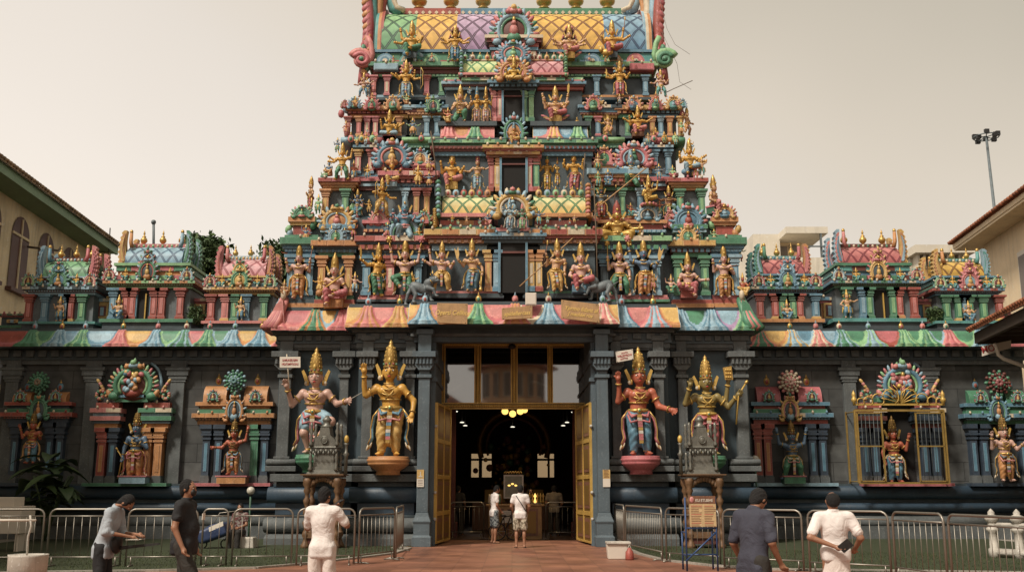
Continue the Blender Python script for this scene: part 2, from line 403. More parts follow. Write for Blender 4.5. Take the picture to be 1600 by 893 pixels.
def nets(Fd, Lb, lo, h, name, mats, parent, origin, xf=None):
 S = Fd < 0
 nx, ny, nz = Fd.shape
 cnt = np.zeros((nx - 1, ny - 1, nz - 1), np.int8)
 for a in (0, 1):
  for b in (0, 1):
   for c in (0, 1): cnt += S[a:nx - 1 + a, b:ny - 1 + b, c:nz - 1 + c]
 msk = (cnt > 0) & (cnt < 8)
 I, J, K = np.nonzero(msk); idx = np.full(msk.shape, -1, np.int64); idx[I, J, K] = np.arange(len(I))
 acc = np.zeros((len(I), 3)); num = np.zeros(len(I))
 cor = [(a, b, c) for a in (0, 1) for b in (0, 1) for c in (0, 1)]
 for ci in cor:
  for ax in range(3):
   if ci[ax]: continue
   cj = list(ci); cj[ax] = 1
   fa = Fd[I + ci[0], J + ci[1], K + ci[2]]; fb = Fd[I + cj[0], J + cj[1], K + cj[2]]
   x = (fa < 0) != (fb < 0); t = np.where(x, fa / np.where(x, fa - fb, 1), 0)
   pt = np.zeros((len(I), 3)); pt[:, 0] = ci[0]; pt[:, 1] = ci[1]; pt[:, 2] = ci[2]; pt[:, ax] += t
   acc += pt * x[:, None]; num += x
 V = (acc / num[:, None] + np.stack([I, J, K], 1)) * h + lo
 quads = []; labs = []
 for ax in range(3):
  sl0 = [slice(1, -1)] * 3; sl1 = [slice(1, -1)] * 3; sl0[ax] = slice(0, -1); sl1[ax] = slice(1, None)
  A = S[tuple(sl0)]; B = S[tuple(sl1)]; x = A != B
  p = np.argwhere(x); off = np.ones(3, int); off[ax] = 0; p = p + off
  u, v = [(1, 2), (2, 0), (0, 1)][ax]
  eu = np.zeros(3, int); eu[u] = 1; ev = np.zeros(3, int); ev[v] = 1
  q = [p - eu - ev, p - ev, p, p - eu]
  ids = np.stack([idx[tuple(c.T)] for c in q], 1)
  fl = A[tuple((p - off).T)]
  ids[~fl] = ids[~fl][:, ::-1]
  quads.append(ids); labs.append(Lb[tuple(p.T)])
 Q = np.concatenate(quads); Lq = np.concatenate(labs)
 if xf is not None: V = xf(V)
 me = bpy.data.meshes.new(name)
 me.vertices.add(len(V)); me.vertices.foreach_set('co', V.astype(np.float32).ravel())
 me.loops.add(len(Q) * 4); me.loops.foreach_set('vertex_index', Q.astype(np.int32).ravel())
 me.polygons.add(len(Q)); me.polygons.foreach_set('loop_start', np.arange(0, 4 * len(Q), 4, dtype=np.int32))
 me.polygons.foreach_set('loop_total', np.full(len(Q), 4, np.int32))
 for m in mats: me.materials.append(MATS[m] if isinstance(m, str) else m)
 me.update(calc_edges=True)
 me.polygons.foreach_set('material_index', np.minimum(Lq, len(mats) - 1).astype(np.int32)); me.polygons.foreach_set('use_smooth', np.ones(len(Q), bool))
 me.validate()
 o = bpy.data.objects.new(name, me); C.objects.link(o)
 if parent is not None: o.parent = parent
 o.location = origin
 return o
def rotm(ax, a):
 c, s_ = math.cos(a), math.sin(a)
 if ax == 'x': return np.array([[1, 0, 0], [0, c, -s_], [0, s_, c]])
 if ax == 'y': return np.array([[c, 0, s_], [0, 1, 0], [-s_, 0, c]])
 return np.array([[c, -s_, 0], [s_, c, 0], [0, 0, 1]])
# ============================================================ the setting: ground, paving, lawn
def terracotta():
 m, t, b = new_mat('terracotta'); L = t.links.new
 geo = N(t, 'ShaderNodeNewGeometry')
 br = N(t, 'ShaderNodeTexBrick'); L(geo.outputs['Position'], br.inputs['Vector'])
 br.offset = 0.0
 br.inputs['Scale'].default_value = 1; br.inputs['Brick Width'].default_value = .6; br.inputs['Row Height'].default_value = .6
 br.inputs['Mortar Size'].default_value = .006; br.inputs['Mortar Smooth'].default_value = .2
 br.inputs['Color1'].default_value = (.285, .125, .075, 1); br.inputs['Color2'].default_value = (.20, .085, .055, 1); br.inputs['Mortar'].default_value = (.12, .06, .04, 1)
 n1 = N(t, 'ShaderNodeTexNoise'); n1.inputs['Scale'].default_value = .9; n1.inputs['Detail'].default_value = 8; L(geo.outputs['Position'], n1.inputs['Vector'])
 r1 = N(t, 'ShaderNodeMapRange'); r1.inputs[1].default_value = .3; r1.inputs[2].default_value = .7; r1.inputs[3].default_value = .68; r1.inputs[4].default_value = 1.2; L(n1.outputs['Fac'], r1.inputs[0])
 vm = N(t, 'ShaderNodeVectorMath', operation='SCALE'); L(br.outputs['Color'], vm.inputs[0]); L(r1.outputs[0], vm.inputs['Scale']); L(vm.outputs[0], b.inputs['Base Color'])
 r2 = N(t, 'ShaderNodeMapRange'); r2.inputs[1].default_value = .3; r2.inputs[2].default_value = .7; r2.inputs[3].default_value = .38; r2.inputs[4].default_value = .62; L(n1.outputs['Fac'], r2.inputs[0]); L(r2.outputs[0], b.inputs['Roughness'])
 MATS['terracotta'] = m
terracotta()
paint('concrete', (.30, .27, .23), rough=.85, wear=1, bump=.3)
paint('earth', (.10, .085, .065), rough=.95, wear=1)
paint('whitestone', (.50, .46, .40), rough=.7, wear=1, scale=2)
paint('turf', (.030, .040, .014), rough=.95, wear=1, scale=3)
g = MB(); g.box(-400, 400, -400, 600, -.5, -.012, 'earth'); tag(g.build('ground'), kind='structure')
g = MB(); g.box(-26, 26, -40, 4.3, -.3, -.004, 'concrete')
tag(g.build('courtyard'), kind='structure')
def ground_poly(name, pts, z, mat):
 mb = MB(); n = len(pts)
 vs = [(p[0], p[1], z) for p in pts] + [(p[0], p[1], z - .05) for p in pts]
 mb.add(vs, [tuple(range(n)), tuple(range(2 * n - 1, n - 1, -1))] + [(i, i + n, (i + 1) % n + n, (i + 1) % n) for i in range(n)], mat)
 return tag(mb.build(name), kind='structure')
EL = [(-26, -13.3)] + [tuple(G(px, py)[:2]) for px, py in ((250, 892), (400, 888), (480, 881), (560, 872), (615, 865), (640, 857))] + [(-3.05, -1.2)]
ER = [(3.0, -1.2)] + [tuple(G(px, py)[:2]) for px, py in ((975, 856), (1000, 866), (1040, 876), (1110, 884), (1200, 890))] + [(26, -13)]
ground_poly('terracotta_paving', [(-26, -31)] + [(26, -31)] + ER[::-1] + [(3.0, 3.3), (-3.0, 3.3)] + EL[::-1], .004, 'terracotta')
g = MB(); g.box(-60, 60, -42, -31, -.3, .0, 'concrete'); tag(g.build('road'), kind='structure')
def lawn(name, edge, side):
 """grass beds behind the barriers: one soft object"""
 mb = MB(); vs = [(x, y, .012) for x, y in edge] + [(x, 4.2, .012) for x, y in edge][::-1]
 mb.add(vs, [tuple(range(len(vs)))] if side < 0 else [tuple(range(len(vs)))[::-1]], 'turf')
 r = random.Random(3 + side)
 ex = [p[0] for p in edge]; ey = [p[1] for p in edge]
 for _ in range(15000):
  x = r.uniform(max(-15, min(ex)), min(15, max(ex))); y0 = np.interp(x, ex, ey); y = r.uniform(y0 + .03, min(y0 + 7.5, 2.2))
  if y < y0: continue
  h = r.uniform(.02, .06); a = r.uniform(0, PI); w_ = .007; lx, ly = r.uniform(-.025, .025), r.uniform(-.025, .025)
  c, s_ = math.cos(a) * w_, math.sin(a) * w_
  mb.add([(x - c, y - s_, .01), (x + c, y + s_, .01), (x + lx, y + ly, h)], [(0, 1, 2)], 'grassA' if r.random() < .6 else 'grassB')
 tag(mb.build(name), kind='stuff', label='short green turf between kerb and temple plinth ' + ('on the left' if side < 0 else 'on the right'), cat='grass')
plain('grassA', (.036, .055, .016), .9); plain('grassB', (.065, .075, .028), .9)
lawn('grass', [(-15.5, EL[0][1])] + EL[1:-1] + [(-3.4, -1.3)], -1)
lawn('grass', [(3.3, -1.3)] + ER[1:-1] + [(15.5, ER[-1][1])], 1)
def kerb(edge):
 mb = MB(); o = [Vector((x, y, 0)) for x, y in edge]
 for a, b in zip(o[:-1], o[1:]):
  d = (b - a).normalized(); nrm = Vector((-d.y, d.x, 0)) * .06
  q = [a - nrm, b - nrm, b + nrm, a + nrm]
  mb.add([(v.x, v.y, -.02) for v in q] + [(v.x, v.y, .045) for v in q], [(0, 3, 2, 1), (4, 5, 6, 7), (0, 1, 5, 4), (1, 2, 6, 5), (2, 3, 7, 6), (3, 0, 4, 7)], 'concrete')
 tag(mb.build('kerb'), kind='structure')
kerb(EL); kerb(ER)
def stones(name, x0, x1, ya, yb, seed):
 mb = MB(); r = random.Random(seed)
 mb.box(x0, x1, ya, yb, .0, .05, 'whitestone')
 for _ in range(int((x1 - x0) * 22)):
  x = r.uniform(x0, x1); y = r.uniform(ya - .12, yb); s_ = r.uniform(.03, .09)
  mb.blob((x, y, .05), (s_ * 1.3, s_, s_ * .6), 'whitestone', res=(6, 4))
 tag(mb.build(name), kind='stuff', label='band of pale stones along the foot of the plinth ' + ('left of the doorway' if x0 < 0 else 'right of the doorway'), cat='stones')
# ============================================================ architectural kits
def pillar(mb, x, yf, z0, z1, w, col, cap=None, base=None, d=None, panel=True, plain_cap=False):
 """square shaft with block base, neck rings and spreading capital; yf = front face of the shaft"""
 h = z1 - z0; cap = cap or col; base = base or col; d = d or w * .8; hw = w / 2
 def bx(z_a, z_b, e, c): mb.box(x - hw - e, x + hw + e, yf - e, yf + d, z0 + z_a * h, z0 + z_b * h, c)
 bx(0, .10, .16 * w, base); bx(.10, .13, .08 * w, base); bx(.13, .74, 0, col)
 if panel: mb.box(x - hw * .45, x + hw * .45, yf - .06 * w, yf, z0 + .2 * h, z0 + .68 * h, 'cream' if panel is True else panel)
 bx(.74, .775, .14 * w, cap); bx(.775, .81, .02 * w, col); bx(.81, .85, .22 * w, cap)
 mb.prism([(x - hw * 1.1, z0 + .85 * h), (x + hw * 1.1, z0 + .85 * h), (x + hw * 1.7, z0 + .925 * h), (x - hw * 1.7, z0 + .925 * h)], yf - .25 * w, yf + d, cap)
 bx(.925, 1.0, .45 * w, cap)
def entab(mb, x0, x1, yf, yb, z0, z1, layers, dent=None):
 """stack of mouldings, bottom to top: (height share, projection, colour[, 'd' for a dentil row | 'r' rounded | 't' tiled])"""
 tot = sum(l[0] for l in layers); z = z0
 for l in layers:
  hgt = (z1 - z0) * l[0] / tot; p = l[1]; c = l[2]; kind = l[3] if len(l) > 3 else ''
  if kind == 'r':
   pts = [(yf - p * math.cos(a), z + hgt / 2 + hgt / 2 * math.sin(a)) for a in [R(q) for q in range(-90, 91, 30)]]
   mb.prof(x0 - p, x1 + p, pts, c, True, back=yb)
  else:
   mb.box(x0 - p, x1 + p, yf - p, yb, z, z + hgt * (.94 if kind else 1), c)
   if kind == 'd':
    n = max(2, int((x1 - x0 + 2 * p) / (hgt * 1.5)))
    for i in range(n):
     xa = x0 - p + (x1 - x0 + 2 * p) * (i + .18) / n; mb.box(xa, xa + (x1 - x0 + 2 * p) / n * .6, yf - p - .35 * hgt, yf - p, z + hgt * .08, z + hgt * .86, l[4] if len(l) > 4 else c)
   if kind == 't':
    n = max(1, int((x1 - x0 + 2 * p) / (hgt * 2.6)))
    for i in range(n):
     xa = x0 - p + (x1 - x0 + 2 * p) * (i + .04) / n; cc = (l[4] if len(l) > 4 else c) if i % 2 else c; mb.box(xa, xa + (x1 - x0 + 2 * p) / n * .92, yf - p - .015, yf - p, z + hgt * .1, z + hgt * .9, 'cream' if (i * 7 + n) % 9 == 0 else cc); mb.blob((xa + (x1 - x0 + 2 * p) / n * .46, yf - p - .02, z + hgt + .02), (.045, .04, .06), ('cream', l[4] if len(l) > 4 else 'yellow')[i % 2], res=(6, 4)) if hgt > .06 else None
  z += hgt
def bud(mb, x, y, z, s, c1, c2='gold', c3='red'):
 """little niche-shaped bud finial on the cornices"""
 mb.blob((x, y, z + .42 * s), (.36 * s, .2 * s, .44 * s), c1)
 mb.blob((x, y - .12 * s, z + .38 * s), (.2 * s, .14 * s, .26 * s), c3, res=(6, 4))
 mb.lathe((x, y, z + .8 * s), [(.12 * s, 0), (.16 * s, .08 * s), (.05 * s, .2 * s), (.1 * s, .26 * s), (.0, .42 * s)], c2, 6)
def kalasam(name, x, y, z, s, parent=None, thin=1.0, mat='gold'):
 mb = MB()
 pr = [(.30, 0), (.34, .05), (.2, .12), (.14, .18), (.26, .24), (.42, .36), (.46, .50), (.36, .64), (.2, .72), (.28, .78), (.16, .86), (.08, .94), (.14, 1.02), (.12, 1.12), (.03, 1.3), (.0, 1.45)]
 mb.lathe((x, y, z), [(r * s * thin, q * s) for r, q in pr], mat, 14)
 o = mb.build(name, parent, loc=(x, y, z))
 return o
def petals(mb, x, y, z, rx, rz, n, size, cols, a0=0, a1=180, depth=.5, out=1.15):
 for i in range(n):
  a = R(a0 + (a1 - a0) * (i + .5) / n); c = cols[i % len(cols)]
  mb.blob((x + rx * out * math.cos(a), y, z + rz * out * math.sin(a)), (size * .55, size * depth, size * 1.35), c, rot=PI / 2 - a + .35 * (1 if math.cos(a) < 0 else -1), res=(6, 4)); mb.blob((x + rx * (out - .1) * math.cos(a), y - size * .35, z + rz * (out - .1) * math.sin(a)), (size * .28, size * .3, size * .5), cols[(i + 1) % len(cols)], rot=PI / 2 - a, res=(6, 4))
def arch(mb, x, y, z, w, h, c_ring, c_pet, c_in='slate', c_bud=('pink', 'gold'), n=11, fig=None, rs=1.0, ps=1.0):
 """horseshoe arch (kudu): ring, flame petals, dark hollow with a small seated figure, crest of buds; z = foot"""
 rx, rz = w * .36, h * .36; zc = z + rz * .85; t = w * .07 * rs
 ang = [R(q) for q in range(-38, 219, 16)]
 mb.tube([(x + rx * math.cos(a), y, zc + rz * math.sin(a)) for a in ang], t, c_ring, 6)
 mb.tube([(x + rx * .78 * math.cos(a), y - t * .2, zc + rz * .78 * math.sin(a)) for a in ang], t * .55, c_pet[-1], 5)
 mb.blob((x, y + t * .6, zc), (rx * .95, t * 1.2, rz * .98), c_in)
 petals(mb, x, y, zc, rx, rz, n, w * .105 * ps, c_pet, -30, 210, out=1.24)
 for s_ in (-1, 1):
  mb.blob((x + s_ * rx * 1.05, y, z + w * .07), (w * .12, w * .08, w * .09), c_ring); mb.blob((x + s_ * rx * 1.3, y, z + w * .12), (w * .06, w * .06, w * .1), c_pet[0], rot=s_ * .5, res=(6, 4))
 f = fig or ('yellow', 'green')
 mb.blob((x, y - t * .6, zc - rz * .45), (rx * .52, t * 1.2, rz * .3), f[1], res=(6, 4)); mb.blob((x, y - t * .8, zc - rz * .02), (rx * .3, t * 1.1, rz * .38), f[0], res=(6, 4))
 mb.blob((x, y - t, zc + rz * .42), (rx * .17, t, rz * .17), f[0], res=(6, 4)); mb.blob((x, y - t, zc + rz * .64), (rx * .12, t * .8, rz * .2), 'gold', res=(6, 4))
 zt = zc + rz * 1.1
 mb.blob((x, y - t, zt + h * .03), (w * .12, w * .07, h * .07), c_bud[0]); mb.blob((x, y - t * 1.5, zt + h * .10), (w * .07, w * .06, h * .07), c_bud[1], res=(6, 4))
 for s_ in (-1, 1): mb.blob((x + s_ * w * .13, y - t, zt + h * .02), (w * .07, w * .05, h * .06), c_pet[0], rot=s_ * .6, res=(6, 4))
 mb.lathe((x, y, zt + h * .14), [(w * .04, 0), (w * .03, h * .03), (0, h * .09)], c_bud[1], 6)
def vault(mb, x0, x1, y0, y1, z0, z1, segs, n=12, full=.92):
 """barrel roof along x; segs = [(x fraction end, material)]"""
 yc = (y0 + y1) / 2; ry = (y1 - y0) / 2; L_ = ry * PI
 xs = [x0]
 xa = x0
 for fr, mat in segs:
  xb = x0 + (x1 - x0) * fr; k = max(1, int((xb - xa) / .6)); rows = []
  vs = []; uvs = []
  for i in range(k + 1):
   x = xa + (xb - xa) * i / k
   for j in range(n + 1):
    a = PI * j / n
    sx_ = math.copysign(abs(math.cos(a)) ** full, math.cos(a)); vs.append((x, yc - ry * sx_, z0 + (z1 - z0) * math.sin(a) ** .8)); uvs.append((x, L_ * j / n * .8 * (z1 - z0) / max(ry, .01), min(1, math.sin(a) * 1.1 if j <= n / 2 else 1)))
  fs = [(i * (n + 1) + j, (i + 1) * (n + 1) + j, (i + 1) * (n + 1) + j + 1, i * (n + 1) + j + 1) for i in range(k) for j in range(n)]
  fs = [f for f in fs]
  o = mb.add(vs, fs, mat, True)
  for i, u in enumerate(uvs): mb.uv[o + i] = u
  xa = xb
 for x in (x0, x1):
  vs = [(x, yc - ry * math.copysign(abs(math.cos(PI * j / n)) ** full, math.cos(PI * j / n)), z0 + (z1 - z0) * math.sin(PI * j / n) ** .8) for j in range(n + 1)]
  mb.add(vs, [tuple(range(n + 1)) if x == x0 else tuple(range(n + 1))[::-1]], mb.mats[0])
KP = [(.62, 1.0), (.40, .99), (.20, .93), (.06, .82), (-.03, .68), (-.08, .52), (-.12, .38), (-.20, .26), (-.32, .17), (-.36, .12), (-.36, .0)]
def kapota(name, parent, pxa, pxb, Y, pyt, pyb, motifs, panels, hood=.36, flare=.30):
 """painted rolled cornice: colour panels between ribbed flaring leaf motifs"""
 z1, z0 = PZ(pyt, Y + .2), PZ(pyb, Y - hood); x0, x1 = PX(pxa, pyb, Y), PX(pxb, pyb, Y); H_ = z1 - z0
 ms = [(PX(p, pyb - 15, Y - .2), a, b) for p, a, b in motifs]
 ps = [(PX(p, pyb - 15, Y - .2), a, bd) for p, a, bd in panels]
 nx = max(8, int((x1 - x0) / .028)); nv = 20; pv = []
 for j in range(nv + 1):
  t = j / nv * (len(KP) - 1); i = min(int(t), len(KP) - 2); f = t - i
  pv.append((KP[i][0] * (1 - f) + KP[i + 1][0] * f, KP[i][1] * (1 - f) + KP[i + 1][1] * f))
 mb = MB(); vs = []; cols = np.empty((nx, nv), object)
 for i in range(nx + 1):
  x = x0 + (x1 - x0) * i / nx
  for j in range(nv + 1):
   y, q = pv[j]; v = 1 - q; dy = 0
   for xc, a, b in ms:
    wv = .14 + flare * 1.45 * max(0, v - .12) ** 2.0
    u = abs(x - xc) / wv
    if u < 1: dy = max(dy, .05 + .045 * abs(math.cos(u * PI * 1.5)))
   vs.append((x, Y + y * (hood / .36) - dy * (1 if v < .86 else .7), z0 + q * H_))
 for i in range(nx):
  x = x0 + (x1 - x0) * (i + .5) / nx
  near = min(ps, key=lambda p: abs(p[0] - x)) if ps else None
  for j in range(nv):
   v = 1 - (pv[j][1] + pv[j + 1][1]) / 2; c = near[1]; dmin = 9
   for xc, a, b in ms:
    wv = .14 + flare * 1.45 * max(0, v - .12) ** 2.0; u = abs(x - xc) / wv
    if u < 1: c = a if (u < .30 or .52 < u < .80) else b; dmin = -1; break
    dmin = min(dmin, abs(x - xc) - wv)
   if dmin > 0 and (dmin < .07 or (v > .62 and dmin < .07 + .9 * (v - .62))): c = near[2]
   if dmin > 0 and v > .80: c = near[2]
   cols[i, j] = c
 fs = {}
 for i in range(nx):
  for j in range(nv):
   a = i * (nv + 1) + j; fs.setdefault(cols[i, j], []).append((a, a + 1, a + nv + 2, a + nv + 1))
 mb.v = vs
 for c, ff in fs.items():
  k = mb.mi(c)
  for f in ff: mb.f.append(f); mb.m.append(k); mb.sm.append(True)
 yb = Y + 1.0
 mb.box(x0 + .002, x1 - .002, Y - hood + .03, yb, z0 - .03, z0 + .004, 'slate')
 mb.box(x0 + .03, x1 - .03, Y + .1, yb, z0 + .005, z1 - .012, 'slate')
 for xe in (x0, x1):
  pts = [(Y + y * (hood / .36), z0 + q * H_) for y, q in pv]
  mb.prof(xe - .012 if xe == x0 else xe - .002, xe + .002 if xe == x0 else xe + .012, pts, ms[0][1] if ms else 'red', back=yb)
 for k, (xc, a, b) in enumerate(ms):
  bud(mb, xc, Y + .18, z1 - .04, .27, ['lblue', 'gold', 'pink', 'cream'][k % 4], 'gold' if k % 2 else 'lblue', ['red', 'green', 'rose'][k % 3])
 return mb.build(name, parent), z0, z1
# ============================================================ the temple gateway
tower = thing('temple_gateway_tower', 'tall stepped temple gateway tower painted in many colours over a dark stone gateway', 'temple tower', (0, 0, 0))
Yc, Ym, Yo = -.6, 0.0, .6      # front planes of the centre, middle and outer bays
Z_soff_c = PZ(506, Yc - .36)
def zz(py, Y): return PZ(py, Y)
def sect(px0, px1, Y, pyt):
 """wall field with mouldings below and dentil frieze above between two pixel columns"""
 x0, x1 = PX(px0, 650, Y), PX(px1, 650, Y)
 mb = MB(); yb = 4.3
 zl = zz(740, Y); zt = zz(546, Y)
 mb.box(x0, x1, Y + .28, yb, zl - .02, zt, 'wallblue')
 mb.box(x0 - .02, x1 + .02, Y + .1, yb, zt, zt + .06, 'stone')
 mb.build('wall', tower, bevel=.01)
 fz = MB(); z_s = zz(pyt, Y)
 entab(fz, x0 - .02, x1 + .02, Y + .08, yb, zt + .06, z_s, [(1.2, .03, 'stone'), (.7, .08, 'slate'), (1.8, .06, 'slate', 'd', 'stone'), (.6, .16, 'stone')])
 fz.build('frieze', tower)
 pl = MB()
 z5 = zz(740, Y); z4 = zz(752, Y); z3 = zz(760, Y); z2 = zz(785, Y); z1 = zz(804, Y); z0 = zz(808, Y)
 pl.box(x0 - .05, x1 + .05, Y - .12, yb, z4, z5, 'stone'); pl.box(x0 + .1, x1 - .1, Y + .1, yb, z3, z4, 'slate')
 def torus(za, zb, yf, bulge, mat):
  pts = [(yf - bulge * math.cos(R(a)) ** .7, (za + zb) / 2 + (zb - za) / 2 * math.sin(R(a))) for a in range(-90, 91, 15)]
  pl.prof(x0 - bulge * .5, x1 + bulge * .5, pts, mat, True, back=yb)
 torus(z2, z3, Y + .12, .24, 'plinthblue')
 pl.box(x0 + .1, x1 - .1, Y + .1, yb, z1, z2, 'plinthblue')
 za = zz(832, Y - .1)
 torus(za, z0, Y + .1, .34, 'stone'); pl.box(x0 + .05, x1 - .05, Y + .05, yb, z0, z1, 'slate')
 pl.prof(x0 - .1, x1 + .1, [(Y - .34, 0), (Y - .34, za * .6), (Y - .05, za)], 'stone', back=yb)
 pl.build('plinth', tower, bevel=.012)
sect(430, 557, Yo, 520); sect(1047, 1175, Yo, 520)
sect(556, 655, Ym, 515); sect(949, 1048, Ym, 515)
YEXT = 3.9
def pilaster(px0, px1, cx0, cx1, Y, ytop, yb_=736, big=False):
 """grey pilaster traced from its shaft and capital widths"""
 x = (PX(px0, 650, Y) + PX(px1, 650, Y)) / 2; w = PX(px1, 650, Y) - PX(px0, 650, Y); cw = (PX(cx1, 560, Y) - PX(cx0, 560, Y))
 mb = MB(); z0 = zz(yb_, Y); mat = 'bluegrey' if big else 'stone'
 zc0, zc1 = zz(590, Y), zz(545, Y); hw = w / 2; d = Y + .5
 if big:
  mb.box(x - hw, x + hw, Y, d, zz(800, Y), zc0, mat)
  mb.lathe((x, Y + w * .45, 0), [(w * 1.15, -.0), (w * 1.15, zz(838, Y)), (w * .98, zz(836, Y)), (w * .98, zz(818, Y)), (w * 1.1, zz(814, Y)), (w * .85, zz(806, Y)), (w * .74, zz(800, Y))], mat, 4, False)
 else:
  mb.box(x - hw, x + hw, Y, d, z0 + .42, zc0, mat)
  mb.box(x - cw * .56, x + cw * .56, Y - .12, d, z0, z0 + .16, mat)
  pts = [(Y - .16 * math.cos(R(a)) ** .6 + .02, z0 + .27 + .10 * math.sin(R(a))) for a in range(-90, 91, 30)]
  mb.prof(x - cw * .54, x + cw * .54, pts, mat, True, back=d); mb.box(x - hw - .07, x + hw + .07, Y - .05, d, z0 + .37, z0 + .44, mat)
 hh = zc1 - zc0
 mb.box(x - hw - .05, x + hw + .05, Y - .05, d, zc0, zc0 + hh * .12, mat); mb.box(x - hw * .9, x + hw * .9, Y + .01, d, zc0 + hh * .12, zc0 + hh * .26, mat)
 mb.prism([(x - hw, zc0 + hh * .26), (x + hw, zc0 + hh * .26), (x + cw * .42, zc0 + hh * .45), (x - cw * .42, zc0 + hh * .45)], Y - .08, d, mat)
 mb.box(x - cw * .38, x + cw * .38, Y - .10, d, zc0 + hh * .45, zc0 + hh * .70, mat)
 for i in range(5):
  xa = x - cw * .38 + cw * .76 * (i + .15) / 5; mb.box(xa, xa + cw * .76 / 5 * .6, Y - .15, Y - .10, zc0 + hh * .46, zc0 + hh * .69, mat)
 mb.box(x - cw * .5, x + cw * .5, Y - .20, d, zc0 + hh * .70, zc0 + hh * .90, mat)
 mb.box(x - hw * 1.15, x + hw * 1.15, Y - .02, d, zc0 + hh * .90, zz(ytop + 10, Y), mat)
 mb.box(x - hw * 1.5, x + hw * 1.5, Y - .08, d, zz(ytop + 10, Y), zz(ytop + 2, Y), mat)
 mb.build('pilaster', tower, bevel=.012)
for p in ((434, 452, 428, 470, Yo), (529, 543, 519, 555, Yo), (565, 580, 556, 590, Ym), (633, 647, 624, 657, Ym)):
 pilaster(*p, 522); q = (1604 - p[1], 1604 - p[0], 1604 - p[3], 1604 - p[2], p[4]); pilaster(*q, 522)
for p in ((653, 671, 644, 680, Yc), (933, 951, 924, 960, Yc)): pilaster(*p, 512, big=True)
for a, b in ((671, 685), (919, 933)):
 mb = MB(); Y = Yc + .45; x0, x1 = (PX(a - 6, 650, Y), PX(680, 650, Y)) if a < 800 else (PX(924, 650, Y), PX(b + 6, 650, Y))
 mb.box(x0, x1, Y, 4.0, 0, zz(512, Y), 'bluegrey'); mb.box(x0 - .05, x1 + .05, Y - .06, 3.9, zz(596, Y), zz(590, Y), 'bluegrey'); mb.box(x0 - .05, x1 + .05, Y - .10, 3.9, zz(568, Y), zz(548, Y), 'bluegrey')
 mb.box(x0 - .05, x1 + .05, Y - .06, 3.9, 0, zz(812, Y), 'bluegrey')
 mb.build('door_jamb', tower, bevel=.01)
mb = MB(); Yb = Yc + .3; x0, x1 = PX(640, 520, Yc), PX(964, 520, Yc)
mb.box(x0, x1, Yb + .46, 4.3, zz(520, 2.6), zz(505, Yb), 'slate'); mb.box(-2.6, 2.6, 2.55, 2.7, zz(534, 2.6) + .003, zz(520, 2.6) - .003, 'slate'); entab(mb, x0, x1, Yb, Yb + .45, zz(533, Yb), zz(505, Yb - .1), [(1, -.1, 'slate'), (.5, .0, 'stone'), (1.1, -.06, 'slate'), (.6, .06, 'stone')])
mb.build('door_beam', tower)
for xa_, xb_ in ((-6.9, -2.45), (2.45, 6.9)):
 mb = MB(); mb.box(xa_, xb_, 1.79, 3.9, 0, 6.0, 'slate'); mb.build('gateway_core', tower)
Yd = 2.6
def studs(mb, p0, p1, n, s_, y, mat='goldpaint'):
 for i in range(n):
  t = (i + .5) / n; mb.blob((p0[0] + (p1[0] - p0[0]) * t, y, p0[1] + (p1[1] - p0[1]) * t), (s_, s_ * .5, s_), mat, res=(6, 4))
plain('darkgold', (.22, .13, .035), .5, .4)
tr = MB()
xs = [PX(p, 585, Yd) for p in (685, 695, 742, 751, 799, 808, 856, 863, 914, 921)]
zt, zb, zl0, zl1 = PZ(534, Yd), PZ(630, Yd), PZ(638, Yd), PZ(543, Yd)
for i in range(0, 10, 2):
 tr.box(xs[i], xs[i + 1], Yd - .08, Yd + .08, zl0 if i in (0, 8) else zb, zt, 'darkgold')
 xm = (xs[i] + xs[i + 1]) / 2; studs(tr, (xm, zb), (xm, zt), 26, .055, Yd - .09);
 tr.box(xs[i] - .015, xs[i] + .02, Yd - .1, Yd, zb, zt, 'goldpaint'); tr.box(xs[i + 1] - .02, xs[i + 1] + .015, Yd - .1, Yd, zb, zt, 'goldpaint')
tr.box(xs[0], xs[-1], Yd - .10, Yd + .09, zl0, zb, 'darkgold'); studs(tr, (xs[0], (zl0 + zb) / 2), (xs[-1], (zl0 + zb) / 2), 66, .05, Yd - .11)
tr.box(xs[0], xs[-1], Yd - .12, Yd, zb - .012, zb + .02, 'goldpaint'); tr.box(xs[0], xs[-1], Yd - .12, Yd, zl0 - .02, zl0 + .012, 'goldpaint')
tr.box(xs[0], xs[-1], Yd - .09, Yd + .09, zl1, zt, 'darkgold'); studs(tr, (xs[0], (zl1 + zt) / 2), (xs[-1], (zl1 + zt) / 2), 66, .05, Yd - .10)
tro = tr.build('transom_frame', tower)
m, t, b = new_mat('transom_glass'); b.inputs['Base Color'].default_value = (.03, .03, .028, 1); b.inputs['Roughness'].default_value = .03; b.inputs['Transmission Weight'].default_value = .85; b.inputs['IOR'].default_value = 2.9
MATS['transom_glass'] = m
for i in range(1, 9, 2):
 gl = MB(); gl.box(xs[i] - .01, xs[i + 1] + .01, Yd - .005, Yd + .005, zb - .01, zl1 + .01, 'transom_glass'); gl.build('glass_pane', tro)
